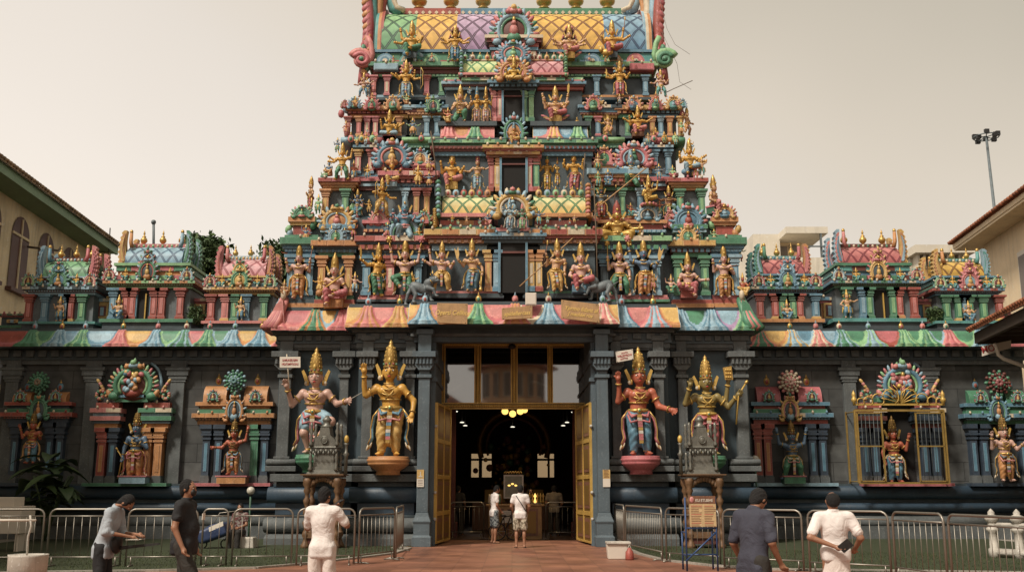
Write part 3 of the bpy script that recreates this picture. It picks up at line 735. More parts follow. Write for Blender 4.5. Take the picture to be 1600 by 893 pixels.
def door_leaf(px_h, px_f, side):
 """open leaf: gilt stiles and rails with panels, swung out towards the viewer"""
 xh = PX(px_h, 700, Yd - .3); Yf = Yd - 2.75; xf = PX(px_f, 700, Yf)
 zt_ = PZ(628, Yf); r = MB(); a = Vector((xh, Yd - .3, 0)); b_ = Vector((xf, Yf, 0)); d = (b_ - a); L_ = d.length; d.normalize(); nrm = Vector((-d.y, d.x, 0)) * .035
 def slab(u0, u1, z0, z1, k, mat, mbx):
  q = [a + d * u0 - nrm * k, a + d * u1 - nrm * k, a + d * u1 + nrm * k, a + d * u0 + nrm * k]
  mbx.add([(v.x, v.y, z0) for v in q] + [(v.x, v.y, z1) for v in q], [(0, 3, 2, 1), (4, 5, 6, 7), (0, 1, 5, 4), (1, 2, 6, 5), (2, 3, 7, 6), (3, 0, 4, 7)], mat)
 slab(0, .12, .06, zt_, 1.3, 'goldpaint', r); slab(L_ - .12, L_, .06, zt_, 1.3, 'goldpaint', r); slab(L_ / 2 - .05, L_ / 2 + .05, .06, zt_, 1.2, 'goldpaint', r)
 zs = [.06, .9, 1.95, 3.0, zt_]
 for z in zs: slab(.12, L_ - .12, max(.06, z - .06), min(zt_, z + .06), 1.15, 'goldpaint', r)
 f = r.build('door_leaf', tower, bevel=.006)
 pn = MB()
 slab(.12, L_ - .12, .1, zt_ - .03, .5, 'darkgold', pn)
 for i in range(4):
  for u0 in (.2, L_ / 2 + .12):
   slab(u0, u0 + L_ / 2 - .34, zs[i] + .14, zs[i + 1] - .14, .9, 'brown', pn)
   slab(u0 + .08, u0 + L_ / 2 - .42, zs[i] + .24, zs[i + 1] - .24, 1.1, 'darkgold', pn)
 pn.build('door_panel', f)
 for z in (.75, 1.5, 3.4):
  kn = MB(); kn.blob((xf, Yf - .03, z), .05, 'whitestone'); kn.build('door_bolt', f)
door_leaf(703, 681, -1); door_leaf(901, 924, 1)
K = []
K.append(kapota('painted_cornice', tower, 639, 966, Yc, 471, 506, [(662, 'lblue', 'blue'), (747, 'green', 'lgreen'), (805, 'orange', 'pink'), (858, 'lblue', 'blue'), (944, 'pink', 'cream')],
 [(640, 'yellow', 'orange'), (705, 'pink', 'orange'), (778, 'pink', 'rose'), (832, 'rose', 'cream'), (900, 'pink', 'rose'), (962, 'yellow', 'orange')]))
K.append(kapota('painted_cornice', tower, 542, 640, Ym, 475, 511, [(572, 'pink', 'orange'), (622, 'orange', 'yellow')], [(548, 'yellow', 'orange'), (597, 'pink', 'rose'), (638, 'yellow', 'rose')]))
K.append(kapota('painted_cornice', tower, 965, 1060, Ym, 475, 511, [(974, 'lblue', 'blue'), (1024, 'lblue', 'pink')], [(1000, 'pink', 'rose'), (1045, 'yellow', 'orange')]))
K.append(kapota('painted_cornice', tower, 428, 544, Yo, 480, 516, [(430, 'pink', 'rose'), (490, 'green', 'orange'), (534, 'rose', 'pink')], [(458, 'rose', 'pink'), (512, 'yellow', 'lblue')]))
K.append(kapota('painted_cornice', tower, 1059, 1174, Yo, 480, 516, [(1064, 'lblue', 'blue'), (1114, 'lblue', 'blue'), (1166, 'green', 'lgreen')], [(1090, 'green', 'lblue'), (1140, 'lblue', 'purple')]))
for s_, px, c1, c2 in ((-1, 424, 'pink', 'rose'), (1, 1180, 'green', 'pink')):
 mb = MB(); m_ = (lambda v: v) if s_ < 0 else (lambda v: 1602 - v)
 for k, (off, c) in enumerate(((0, c1), (5, c2), (10, c1), (15, c2), (20, c1))):
  mb.tube([P(m_(442 + off * .3), 466, Yo + .25), P(m_(438 + off * .4), 474, Yo), P(m_(430 + off * .5), 488, Yo - .12), P(m_(422 + off * .7), 500, Yo - .22), P(m_(411 + off * .9), 513, Yo - .36)], .085, c, 7, r2=.11)
 poly = [(p.x, p.z) for p in (P(m_(444), 470, Yo), P(m_(447), 517, Yo), P(m_(412), 517, Yo), P(m_(424), 496, Yo), P(m_(434), 476, Yo))]
 mb.prism(poly if s_ > 0 else poly[::-1], Yo - .2, Yo + 1.0, c1)
 mb.blob(P(m_(443), 461, Yo), (.09, .09, .17), 'cream')
 mb.build('cornice_corner', tower)
# ============================================================ the stepped tower
def bays(nm, px0, px1, Y, yb_, spec, py_for=None):
 """one bay: spec = dict(base=(pyb,pyt,cols), wall=(pyb,pyt,col), pillars=[(px,col,cap)], pil=(pyb,pyt), w=px width, ent=(pyb,pyt,layers))"""
 x0, x1 = PX(px0, 450, Y), PX(px1, 450, Y)
 if 'wall' in spec:
  b_, t_, c = spec['wall']; mb = MB(); mb.box(x0 + .04, x1 - .04, Y + .12, yb_, PZ(b_, Y + .12), PZ(t_, Y + .12), c); mb.build('bay_wall', tower)
 if 'base' in spec:
  b_, t_, cs = spec['base']; mb = MB(); entab(mb, x0, x1, Y - .02, yb_, PZ(b_, Y), PZ(t_, Y), [(1, .10 - .03 * i, c) for i, c in enumerate(cs)]); mb.build('ledge', tower)
 if 'pil' in spec:
  b_, t_ = spec['pil']
  for q in spec['pillars']:
   px, c = q[0], q[1]; cap = q[2] if len(q) > 2 else c; base = q[3] if len(q) > 3 else cap
   w_ = spec.get('w', 11) * (30 + Y) / F; mb = MB()
   pillar(mb, PX(px, (b_ + t_) / 2, Y), Y - .10, PZ(b_, Y), PZ(t_, Y), w_, c, cap, base, panel={'blue': 'lblue', 'green': 'lgreen', 'red': 'pink', 'pink': 'cream', 'orange': 'yellow', 'yellow': 'cream'}.get(c, c)); mb.build('pillar', tower)
 if 'ent' in spec:
  b_, t_, ly = spec['ent']; mb = MB(); entab(mb, x0, x1, Y, yb_, PZ(b_, Y), PZ(t_, Y), ly); mb.build('entablature', tower)
def LY(a, b, c, d=None, e=None):
 return [(.8, .0, a), (.6, .06, b), (1.1, .10, c, 'd', d or c), (.5, .16, b), (1.3, .22, d or a, 't', e or d or a)]
def arch_at(px, pyb, pyt, w, Y, ring, pet, c_in='slate', c_bud=('pink', 'gold'), fig=None, n=11, rs=1.0, name='horseshoe_arch', parent=None, ps=1.0):
 k = (30 + Y) / F; z0, z1 = PZ(pyb, Y), PZ(pyt, Y); mb = MB(); h = (z1 - z0) / 1.07
 arch(mb, PX(px, (pyb + pyt) / 2, Y), Y, z0, w * k, h, ring, pet, c_in, c_bud, n, fig, rs, ps); return mb.build(name, parent or tower)
paint('maroon', (.13, .04, .032), wear=.8)
YB = 7.4
core = [(470, 398, 455, .95), (400, 340, 470, 1.0), (347, 295, 505, 1.35), (300, 232, 545, 1.6), (236, 182, 548, 1.85), (186, 122, 575, 2.1), (124, 76, 590, 2.2)]
for b_, t_, pxl, Y in core:
 x = -PX(pxl, (b_ + t_) / 2, Y); mb = MB(); mb.box(-x + .03, x + .03, Y, YB - (Y - .9), PZ(b_, Y) - .3, PZ(t_, Y), 'slate'); mb.build('core_wall', tower)
mx_ = lambda p: 1604 - p
def both(px0, px1, Y, yb_, specL, specR=None):
 bays('', px0, px1, Y, yb_, specL); bays('', mx_(px1), mx_(px0), Y, yb_, specR or specL)
Y1, Y2, Y3, Y4, Y5 = .55, 1.05, 1.35, 1.6, 1.85
c1 = dict(base=(481, 461, ('orange', 'slate', 'blue')), wall=(462, 398, 'slate'), pil=(462, 399), pillars=[(455, 'blue', 'blue'), (484, 'blue', 'blue')], w=11, ent=(399, 368, [(.8, .0, 'blue'), (.6, .08, 'lblue', 'd', 'blue'), (.8, .14, 'blue'), (1.8, .22, 'green', 't', 'lgreen'), (.6, .1, 'green')]))
both(447, 490, Y1 + .3, 5, c1, dict(c1, base=(481, 461, ('orange', 'red', 'rose')), pillars=[(1120, 'blue', 'blue'), (1148, 'blue', 'lblue')]))
c2 = dict(base=(481, 462, ('orange', 'red', 'green')), wall=(462, 398, 'slate'), pil=(462, 401), pillars=[(503, 'orange', 'orange'), (545, 'orange', 'orange')], w=11, ent=(401, 377, [(.8, .0, 'green'), (.7, .08, 'blue', 'd', 'slate'), (.4, .14, 'slate'), (1.2, .22, 'orange', 't', 'orange')]))
both(496, 551, Y1 + .2, 5, c2, dict(c2, base=(481, 462, ('orange', 'red', 'blue')), pillars=[(1059, 'green', 'green'), (1101, 'green', 'green')], ent=(401, 377, [(.8, .0, 'green'), (.7, .08, 'maroon', 'd', 'blue'), (.4, .14, 'slate'), (1.2, .22, 'yellow', 't', 'orange')])))
c3 = dict(base=(472, 461, ('slate', 'pink', 'rose')), wall=(462, 398, 'slate'), pil=(462, 401), pillars=[(573, 'blue', 'blue'), (610, 'pink', 'red'), (653, 'blue', 'blue')], w=12, ent=(401, 370, LY('blue', 'slate', 'orange', 'red', 'pink')))
both(564, 668, Y1 + .05, 5, c3, dict(c3, base=(472, 461, ('green', 'rose', 'pink')), pillars=[(944, 'slate', 'blue'), (983, 'blue', 'lblue'), (1025, 'blue', 'lblue')], ent=(401, 370, LY('blue', 'slate', 'blue', 'green', 'lgreen'))))
Y0 = .05
for s_ in (0, 1):
 px0, px1 = ((671, 782), (822, 933))[s_]
 bays('', px0, px1, Y0, 5, dict(base=(466, 455, (('slate', 'slate', 'pink'), ('slate', 'slate', 'green'))[s_]), wall=(456, 385, 'slate'), pil=(456, 392), w=10,
   pillars=([(763, 'orange', 'yellow', 'orange'), (776, 'lblue', 'blue')], [(830, 'yellow', 'orange', 'blue'), (842, 'yellow', 'orange', 'red')])[s_]))
 bays('', *((674, 760), (844, 930))[s_], Y0, 5, dict(ent=(391, 360, [(.9, .0, 'lblue'), (.3, .05, 'slate'), (.8, .10, 'orange', 'd', 'brown'), (.5, .18, 'red'), (1.2, .24, ('yellow', 'orange')[s_], 't', ('orange', 'red')[s_])])))
 bays('', *((686, 768), (836, 918))[s_], Y0 + .05, 5, dict(ent=(361, 335, [(.8, .12, 'green', 't', 'lgreen'), (.5, .04, 'slate'), (1.5, .0, 'red', 't', ('orange', 'pink')[s_]), (.4, .06, 'slate'), (.9, .18, ('pink', 'orange')[s_])])))
mb = MB(); x0, x1 = PX(756, 370, Y0 - .2), PX(848, 370, Y0 - .2)
entab(mb, x0, x1, Y0 - .18, 5, PZ(379, Y0 - .2), PZ(355, Y0 - .2), [(.8, .0, 'slate'), (.6, .06, 'blue', 'd', 'slate'), (.9, .12, 'lblue', 't', 'blue'), (.5, .05, 'slate'), (1, .0, 'lblue', 't', 'pink')]); mb.build('entablature', tower)
def niche_open(px0, px1, pyb, pyt, Y, depth=1.2):
 mb = MB(); x0, x1 = PX(px0, (pyb + pyt) / 2, Y), PX(px1, (pyb + pyt) / 2, Y)
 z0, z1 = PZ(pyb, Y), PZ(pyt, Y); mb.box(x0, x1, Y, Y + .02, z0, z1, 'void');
 for xa, xb in ((x0 - .07, x0), (x1, x1 + .07)): mb.box(xa, xb, Y - .08, Y + .05, z0, z1, 'blue')
 mb.box(x0, x1, Y - .06, Y + .0, z0 + (z1 - z0) * .78, z0 + (z1 - z0) * .82, 'maroon')
 return mb.build('doorway_opening', tower)
niche_open(782, 821, 457, 379, Y0 - .12)
def roofvault(nm, px0, px1, pyb, pyt, Y, dep, segs, parent=None):
 mb = MB(); vault(mb, PX(px0, (pyb + pyt) / 2, Y), PX(px1, (pyb + pyt) / 2, Y), Y, Y + dep, PZ(pyb, Y), PZ(pyt, Y + dep * .35), segs); return mb.build(nm, parent or tower)
roofvault('vaulted_roof', 691, 770, 335, 305, Y0 - .05, 1.1, [(1, 'lat_cream')]); roofvault('vaulted_roof', 834, 915, 335, 305, Y0 - .05, 1.1, [(1, 'lat_cream')])
def leafrib(px, pyb, pyt, Y, c1, c2, w=9, lean=0):
 """upright scalloped rib that closes the end of a vaulted roof"""
 mb = MB(); n = 9; k = (30 + Y) / F
 for i in range(n):
  t = i / (n - 1); py = pyb + (pyt - pyb) * t; p = P(px + lean * t, py, Y)
  mb.blob(p, (w * k * .55, .16, abs(pyb - pyt) * k / n * .8), (c1, c2)[i % 2], rot=.25, res=(6, 4))
 mb.box(P(px, pyb, Y).x - w * k * .3, P(px, pyb, Y).x + w * k * .3, Y, Y + .3, PZ(pyb, Y), PZ(pyt, Y) - .05, c1)
 mb.build('scalloped_rib', tower)
leafrib(685, 337, 285, Y0 - .08, 'green', 'lblue'); leafrib(680, 352, 328, Y0 - .1, 'yellow', 'gold', 8); leafrib(919, 337, 290, Y0 - .08, 'orange', 'pink')
def finial_row(px0, px1, pyb, n, Y, size, seed=1):
 r = random.Random(seed); mb = MB(); cs = ['pink', 'yellow', 'lblue', 'orange', 'lgreen', 'red', 'cream']
 for i in range(n):
  px = px0 + (px1 - px0) * i / max(1, n - 1); p = P(px, pyb, Y); bud(mb, p.x, Y, p.z, size, r.choice(cs), r.choice(['gold', 'lblue', 'orange']), r.choice(['red', 'green', 'brown']))
  if i < n - 1: mb.box(p.x, p.x + (px1 - px0) / (n - 1) * (30 + Y) / F, Y - .02, Y + .1, p.z, p.z + size * .18, r.choice(cs))
 mb.build('finial_row', tower)
finial_row(700, 762, 308, 6, Y0 + .15, .30, 2); finial_row(842, 908, 308, 6, Y0 + .15, .30, 3)
arch_at(801, 342, 283, 68, Y0 - .35, 'yellow', ['lblue', 'yellow', 'green', 'cream'], c_bud=('green', 'pink'), fig=('lblue', 'cream'), n=13)
def block(px0, px1, pyb, pyt, Y, layers, nm='moulded_block', yb_=None):
 mb = MB(); entab(mb, PX(px0, (pyb + pyt) / 2, Y), PX(px1, (pyb + pyt) / 2, Y), Y, yb_ or Y + 1.6, PZ(pyb, Y), PZ(pyt, Y), layers); mb.build(nm, tower)
Yh = Y1 + .35
block(462, 1142, 400, 385, Yh + .25, [(1, .0, 'maroon'), (.5, .06, 'slate'), (1, .0, 'maroon')]); block(470, 1134, 384, 350, Yh + .3, [(1, .0, 'slate'), (.6, .08, 'maroon', 'd', 'slate'), (1, .0, 'maroon'), (.6, .06, 'slate')])
block(458, 486, 368, 340, Yh, [(1.6, .0, 'red', 't', 'pink'), (.5, .08, 'yellow'), (.8, .14, 'orange')]); block(1118, 1146, 368, 340, Yh, [(1.6, .0, 'red', 't', 'orange'), (.5, .08, 'orange'), (.8, .14, 'orange')])
arch_at(472, 341, 316, 34, Yh - .15, 'green', ['lgreen', 'pink', 'green'], 'green', ('lblue', 'pink'), ('lgreen', 'pink')); arch_at(1132, 341, 314, 36, Yh - .15, 'yellow', ['rose', 'pink', 'orange'], 'blue', ('gold', 'gold'), ('lblue', 'blue'))
block(506, 548, 378, 352, Yh - .05, [(1.4, .0, 'blue', 't', 'lblue'), (.5, .10, 'lblue'), (.6, .14, 'blue')]); block(1056, 1098, 378, 352, Yh - .05, [(1.4, .0, 'teal', 't', 'green'), (.5, .10, 'lblue'), (.6, .14, 'green')])
arch_at(527, 360, 311, 58, Yh - .12, 'yellow', ['yellow', 'orange', 'lblue'], 'orange', ('yellow', 'green'), ('pink', 'lblue'), 13); arch_at(1075, 360, 308, 56, Yh - .12, 'blue', ['lblue', 'pink', 'blue'], 'blue', ('pink', 'green'), ('red', 'pink'), 13)
arch_at(525, 379, 346, 30, Yh - .3, 'lblue', ['blue', 'lblue'], 'green', ('lblue', 'lblue'), ('lgreen', 'green')); arch_at(1075, 379, 345, 32, Yh - .3, 'yellow', ['orange', 'yellow'], 'green', ('yellow', 'gold'), ('lgreen', 'green'))
block(572, 664, 372, 345, Yh - .05, [(1, .0, 'slate'), (.6, .08, 'maroon', 'd', 'orange'), (1, .0, 'blue', 't', 'lblue'), (.6, .12, 'rose')]); block(940, 1036, 372, 345, Yh - .05, [(1, .0, 'slate'), (.6, .08, 'blue', 'd', 'lblue'), (1.2, .0, 'red', 't', 'orange'), (.6, .12, 'orange')])
arch_at(591, 352, 320, 30, Yh - .1, 'pink', ['rose', 'pink', 'cream'], 'rose', ('rose', 'gold'), ('pink', 'rose')); arch_at(632, 385, 318, 62, Yh - .25, 'lblue', ['blue', 'lblue', 'slate', 'green'], 'slate', ('lblue', 'blue'), ('lblue', 'blue'), 15)
arch_at(662, 352, 322, 26, Yh - .05, 'green', ['lgreen', 'red'], 'orange', ('green', 'gold'))
arch_at(1012, 346, 312, 40, Yh - .15, 'lblue', ['blue', 'lblue', 'cream'], 'slate', ('lblue', 'gold'), ('lblue', 'blue'), 13); arch_at(1047, 356, 318, 22, Yh - .1, 'rose', ['pink', 'orange'], 'red', ('pink', 'gold'), ('red', 'rose'))
arch_at(965, 388, 335, 50, Yh - .2, 'gold', ['yellow', 'gold', 'brown'], 'maroon', ('gold', 'gold'), ('yellow', 'gold'), 13)
c4 = dict(base=(347, 339, ('blue', 'lblue')), wall=(340, 296, 'grey'), pil=(340, 297), pillars=[(509, 'orange', 'orange'), (540, 'green', 'green')], w=10, ent=(297, 280, [(.6, .0, 'orange'), (.5, .06, 'yellow', 'd', 'orange'), (.6, .14, 'orange'), (1.1, .2, 'red', 't', 'rose')]))
both(502, 548, Y2, 5.5, c4, dict(c4, pillars=[(1062, 'green', 'green'), (1096, 'green', 'green')], base=(347, 339, ('orange', 'lgreen'))))
both(549, 598, Y2 + .2, 5.5, dict(base=(347, 339, ('orange', 'blue')), wall=(340, 296, 'grey'), ent=(297, 280, [(1, .0, 'maroon'), (.6, .06, 'lblue'), (.7, .05, 'slate'), (.7, .1, 'rose')])))
c5 = dict(base=(347, 338, ('red', 'orange')), wall=(340, 296, 'grey'), pil=(339, 296), pillars=[(633, 'blue', 'lblue'), (651, 'orange', 'red', 'rose'), (667, 'orange', 'red', 'rose')], w=8.5, ent=(297, 270, [(.7, .0, 'lblue'), (.7, .08, 'blue', 'd', 'slate'), (.8, .12, 'maroon', 'd', 'red'), (.6, .2, 'red'), (1.2, .26, 'rose', 't', 'pink')]))
bays('', 600, 672, Y2, 5.5, c5); bays('', 932, 1004, Y2, 5.5, dict(c5, pillars=[(937, 'slate', 'green'), (972, 'green', 'green'), (1000, 'blue', 'lblue')], ent=(297, 266, [(.7, .0, 'green'), (.7, .08, 'maroon', 'd', 'brown'), (.8, .12, 'orange', 'd', 'red'), (.6, .2, 'orange'), (1.2, .26, 'lblue', 't', 'blue')])))
for s_ in (0, 1):
 bays('', *((674, 783), (821, 930))[s_], Y2 - .2, 5.5, dict(wall=(306, 232, 'slate'), pil=(300, 244), w=9, pillars=([(768, 'red', 'red'), (777, 'yellow', 'orange')], [(827, 'pink', 'rose'), (838, 'green', 'red')])[s_],
   ent=(243, 217, [(.9, .0, 'blue'), (.5, .06, 'maroon'), (.7, .10, ('red', 'blue')[s_], 'd', 'maroon'), (.5, .06, 'green'), (.9, .16, 'green', 't', 'lgreen'), (.5, .1, 'slate')])))
mb = MB(); Yq = Y2 - .38; entab(mb, PX(764, 237, Yq), PX(840, 237, Yq), Yq, 5.5, PZ(246, Yq), PZ(229, Yq), [(.6, .0, 'brown'), (.8, .08, 'orange', 't', 'yellow'), (.5, .14, 'red'), (.9, .2, 'yellow', 't', 'orange')]); mb.build('entablature', tower)
niche_open(784, 821, 302, 246, Y2 - .3)
c6 = dict(base=(281, 271, ('rose', 'blue', 'slate')), wall=(273, 235, 'grey'), pil=(273, 236), pillars=[(560, 'pink', 'yellow', 'blue'), (580, 'pink', 'red', 'blue')], w=8.5, ent=(236, 228, [(.6, .0, 'slate'), (.7, .12, 'blue', 't', 'lblue')]))
both(551, 592, Y3, 5.5, c6, dict(c6, pillars=[(1023, 'blue', 'blue'), (1044, 'blue', 'blue')]))
def roll(px0, px1, pyb, pyt, Y, cols):
 """half-round painted roll moulding in coloured lengths"""
 mb = MB(); z0, z1 = PZ(pyb, Y), PZ(pyt, Y); xa, xb = PX(px0, (pyb + pyt) / 2, Y), PX(px1, (pyb + pyt) / 2, Y); n = len(cols)
 for i, c in enumerate(cols):
  pts = [(Y + .1 - .28 * math.cos(R(a)), (z0 + z1) / 2 + (z1 - z0) / 2 * math.sin(R(a))) for a in range(-90, 91, 22)]
  mb.prof(xa + (xb - xa) * i / n + .012, xa + (xb - xa) * (i + 1) / n - .012, pts, c, True, back=Y + 1.5)
  if i: bud(mb, xa + (xb - xa) * i / n, Y - .2, z0 + (z1 - z0) * .15, (z1 - z0) * 1.0, ('lgreen', 'pink', 'yellow')[i % 3], 'gold', 'green')
 mb.build('roll_moulding', tower)
roll(533, 600, 228, 214, Y3 + .05, ['lblue', 'blue', 'pink', 'rose']); roll(1004, 1070, 228, 214, Y3 + .05, ['lblue', 'rose', 'orange', 'green'])
roll(628, 690, 226, 214, Y3 + .05, ['lgreen', 'lgreen']); roll(914, 976, 226, 214, Y3 + .05, ['green', 'lgreen']); block(630, 690, 238, 225, Y3 + .05, [(1, .0, 'green'), (.6, .1, 'dgreen', 'd', 'green'), (.8, .05, 'green')]); block(914, 974, 238, 225, Y3 + .05, [(1, .0, 'blue'), (.6, .1, 'dgreen', 'd', 'green'), (.8, .05, 'green')])
block(588, 640, 272, 255, Y3 - .05, [(1, .0, 'red', 't', 'orange'), (.7, .1, 'rose'), (.7, .16, 'pink')]); block(643, 672, 272, 257, Y3 - .05, [(1, .0, 'red'), (.7, .1, 'rose'), (.6, .16, 'pink')])
arch_at(613, 262, 207, 62, Y3 - .22, 'blue', ['lblue', 'blue', 'pink'], 'slate', ('pink', 'yellow'), ('yellow', 'orange'), 15); arch_at(657, 260, 224, 34, Y3 - .15, 'lblue', ['blue', 'lblue', 'cream'], 'orange', ('rose', 'orange'), ('yellow', 'green'))
block(966, 1018, 272, 255, Y3 - .05, [(1, .0, 'orange', 't', 'yellow'), (.7, .1, 'orange'), (.7, .16, 'rose')]); block(931, 960, 272, 255, Y3 - .05, [(1, .0, 'red', 't', 'pink'), (.7, .1, 'orange'), (.6, .16, 'pink')])
arch_at(990, 262, 212, 60, Y3 - .22, 'rose', ['pink', 'rose', 'lblue'], 'maroon', ('lblue', 'cream'), ('green', 'lblue'), 15); arch_at(944, 260, 220, 34, Y3 - .15, 'rose', ['orange', 'pink'], 'green', ('orange', 'yellow'), ('lgreen', 'green'))
block(548, 672, 283, 271, Y3 + .12, [(1, .0, 'slate'), (.7, .08, 'maroon')]); block(932, 1056, 283, 271, Y3 + .12, [(1, .0, 'slate'), (.7, .08, 'maroon')])
for s_ in (0, 1):    # painted band under the upper statues
 pa, pb = ((689, 772), (833, 918))[s_]
 kapota('painted_cornice', tower, pa, pb, Y3 - .25, 196, 218, ([(700, 'pink', 'rose'), (742, 'green', 'lgreen')], [(866, 'yellow', 'pink'), (903, 'lgreen', 'green')])[s_], ([(720, 'orange', 'pink'), (760, 'pink', 'rose')], [(845, 'lblue', 'pink'), (885, 'lblue', 'blue')])[s_], hood=.22, flare=.16)
 block(pa - 2, pb + 2, 197, 190, Y3 - .3, [(1, .05, 'slate')])
def T4(px0, px1, pil, ent, b_=214, t_=183, Y=Y4): bays('', px0, px1, Y, 5.5, dict(base=(b_ + 4, b_ - 1, ('slate',)), wall=(b_, t_, 'grey'), pil=(b_, t_ + 1), pillars=pil, w=7.5, ent=(t_ + 1, t_ - 17, ent)))
OR_ = [(.7, .0, 'orange'), (.6, .07, 'maroon', 'd', 'red'), (1.2, .14, 'orange', 't', 'yellow')]; BL_ = [(.7, .0, 'yellow'), (.6, .07, 'maroon', 'd', 'orange'), (1, .14, 'lblue', 't', 'blue')]
T4(538, 600, [(544, 'red', 'red'), (561, 'red', 'orange'), (574, 'pink', 'rose'), (587, 'pink', 'rose')], OR_); T4(602, 632, [(624, 'orange', 'orange')], BL_)
T4(634, 690, [(667, 'blue', 'lblue'), (683, 'blue', 'blue')], [(.7, .0, 'yellow'), (.6, .07, 'orange', 'd', 'orange'), (1, .1, 'maroon', 't', 'orange'), (1, .16, 'lblue', 't', 'blue')])
T4(1004, 1068, [(1019, 'orange', 'orange'), (1032, 'blue', 'lblue'), (1046, 'orange', 'orange'), (1063, 'orange', 'yellow')], [(.7, .0, 'blue'), (.6, .07, 'slate', 'd', 'blue'), (1, .14, 'yellow', 't', 'orange')]); T4(972, 1002, [(980, 'green', 'green')], [(.7, .0, 'green'), (.6, .07, 'maroon', 'd', 'orange'), (1, .14, 'orange', 't', 'yellow')])
T4(914, 970, [(919, 'green', 'green'), (934, 'blue', 'rose')], [(.7, .0, 'yellow'), (.6, .07, 'orange', 'd', 'maroon'), (1, .1, 'blue'), (1, .16, 'blue', 't', 'slate')])
for px, b_, t_, w_, rg, pt, ci, bd, fg in ((554, 170, 147, 24, 'blue', ['lblue', 'blue'], 'slate', ('lblue', 'green'), ('lgreen', 'green')), (581, 172, 145, 27, 'rose', ['pink', 'rose'], 'green', ('pink', 'orange'), ('pink', 'red')), (614, 172, 143, 28, 'orange', ['yellow', 'orange'], 'green', ('orange', 'yellow'), ('orange', 'green')),
  (677, 176, 143, 27, 'green', ['lblue', 'green', 'lgreen'], 'slate', ('lgreen', 'green'), ('pink', 'green')), (927, 172, 142, 28, 'rose', ['pink', 'orange'], 'green', ('pink', 'rose'), ('green', 'lgreen')), (990, 172, 145, 30, 'orange', ['yellow', 'pink'], 'blue', ('orange', 'lblue'), ('lblue', 'blue')), (1024, 172, 146, 26, 'rose', ['orange', 'pink'], 'green', ('orange', 'pink'), ('green', 'lgreen')), (1052, 171, 144, 28, 'yellow', ['orange', 'yellow'], 'teal', ('yellow', 'orange'), ('lblue', 'teal')),
  (539, 169, 152, 14, 'red', ['rose', 'pink'], 'red', ('pink', 'green'), ('red', 'rose')), (1067, 169, 150, 14, 'blue', ['lblue'], 'teal', ('lblue', 'blue'), ('teal', 'blue'))):
 arch_at(px, b_, t_, w_, Y4 - .25, rg, pt, ci, bd, fg, 9)
for s_ in (0, 1):
 bays('', *((690, 788), (820, 916))[s_], Y4 - .15, 5.5, dict(wall=(196, 128, 'slate'), pil=(191, 141), w=8, pillars=([(772, 'rose', 'pink'), (781, 'pink', 'red')], [(820, 'green', 'lgreen'), (830, 'lgreen', 'green')])[s_],
  ent=(140, 121, [(.8, .0, ('lblue', 'red')[s_]), (.5, .06, 'maroon'), (1, .1, ('lblue', 'blue')[s_], 't', 'blue'), (.6, .04, 'rose'), (.8, .0, 'lgreen')])))
mb = MB(); Yq = Y4 - .33; entab(mb, PX(768, 134, Yq), PX(836, 134, Yq), Yq, 5.5, PZ(141, Yq), PZ(127, Yq), [(.6, .0, 'slate'), (.8, .08, 'slate', 'd', 'blue'), (.9, .14, 'blue', 't', 'lblue')]); mb.build('entablature', tower)
niche_open(787, 816, 192, 141, Y4 - .25)
arch_at(803, 225, 166, 42, Y4 - .6, 'green', ['lblue', 'green', 'blue'], 'orange', ('pink', 'lblue'), ('yellow', 'blue'), 13)
bays('', 576, 722, Y5, 5.5, dict(base=(158, 150, ('slate', 'lblue')), wall=(152, 118, 'slate'), pil=(151, 120), w=8, pillars=[(584, 'red', 'rose'), (605, 'pink', 'rose'), (636, 'green', 'red'), (667, 'rose', 'red'), (690, 'green', 'green')], ent=(120, 97, [(.6, .0, 'green', 'd', 'lgreen'), (.9, .05, 'maroon'), (.5, .12, 'maroon'), (1.1, .2, 'green', 't', 'lgreen'), (.4, .15, 'red')])))
bays('', 882, 1028, Y5, 5.5, dict(base=(158, 150, ('slate', 'orange')), wall=(152, 118, 'slate'), pil=(151, 120), w=8, pillars=[(932, 'blue', 'blue'), (905, 'green', 'green'), (968, 'blue', 'green'), (1008, 'blue', 'blue')], ent=(120, 97, [(.6, .0, 'green', 'd', 'lgreen'), (.9, .05, 'maroon'), (.5, .12, 'maroon'), (1.1, .2, 'lgreen', 't', 'green'), (.4, .15, 'blue')])))
block(584, 622, 109, 98, Y5 - .24, [(1, .0, 'lblue', 't', 'blue')]); block(984, 1022, 109, 98, Y5 - .24, [(1, .0, 'rose', 't', 'pink')])
block(582, 1026, 98, 79, Y5 - .05, [(1.6, .0, 'green', 't', 'teal'), (.4, .08, 'blue')])
for px, c in ((602, 'blue'), (674, 'green'), (925, 'blue'), (993, 'rose'), (638, 'teal'), (958, 'orange')):
 mb = MB(); p = P(px, 97, Y5 - .14); k = 15 * 32 / F
 for i, (rr, cc) in enumerate(((1.0, c), (.78, {'blue': 'lblue', 'green': 'lgreen', 'rose': 'pink'}.get(c, 'cream')), (.55, c), (.28, 'cream'))):
  mb.prism([(p.x + k * rr * math.cos(R(a)), p.z + k * rr * math.sin(R(a))) for a in range(0, 181, 15)], Y5 - .16 - .03 * i, Y5, cc)
 mb.build('fan_ornament', tower)
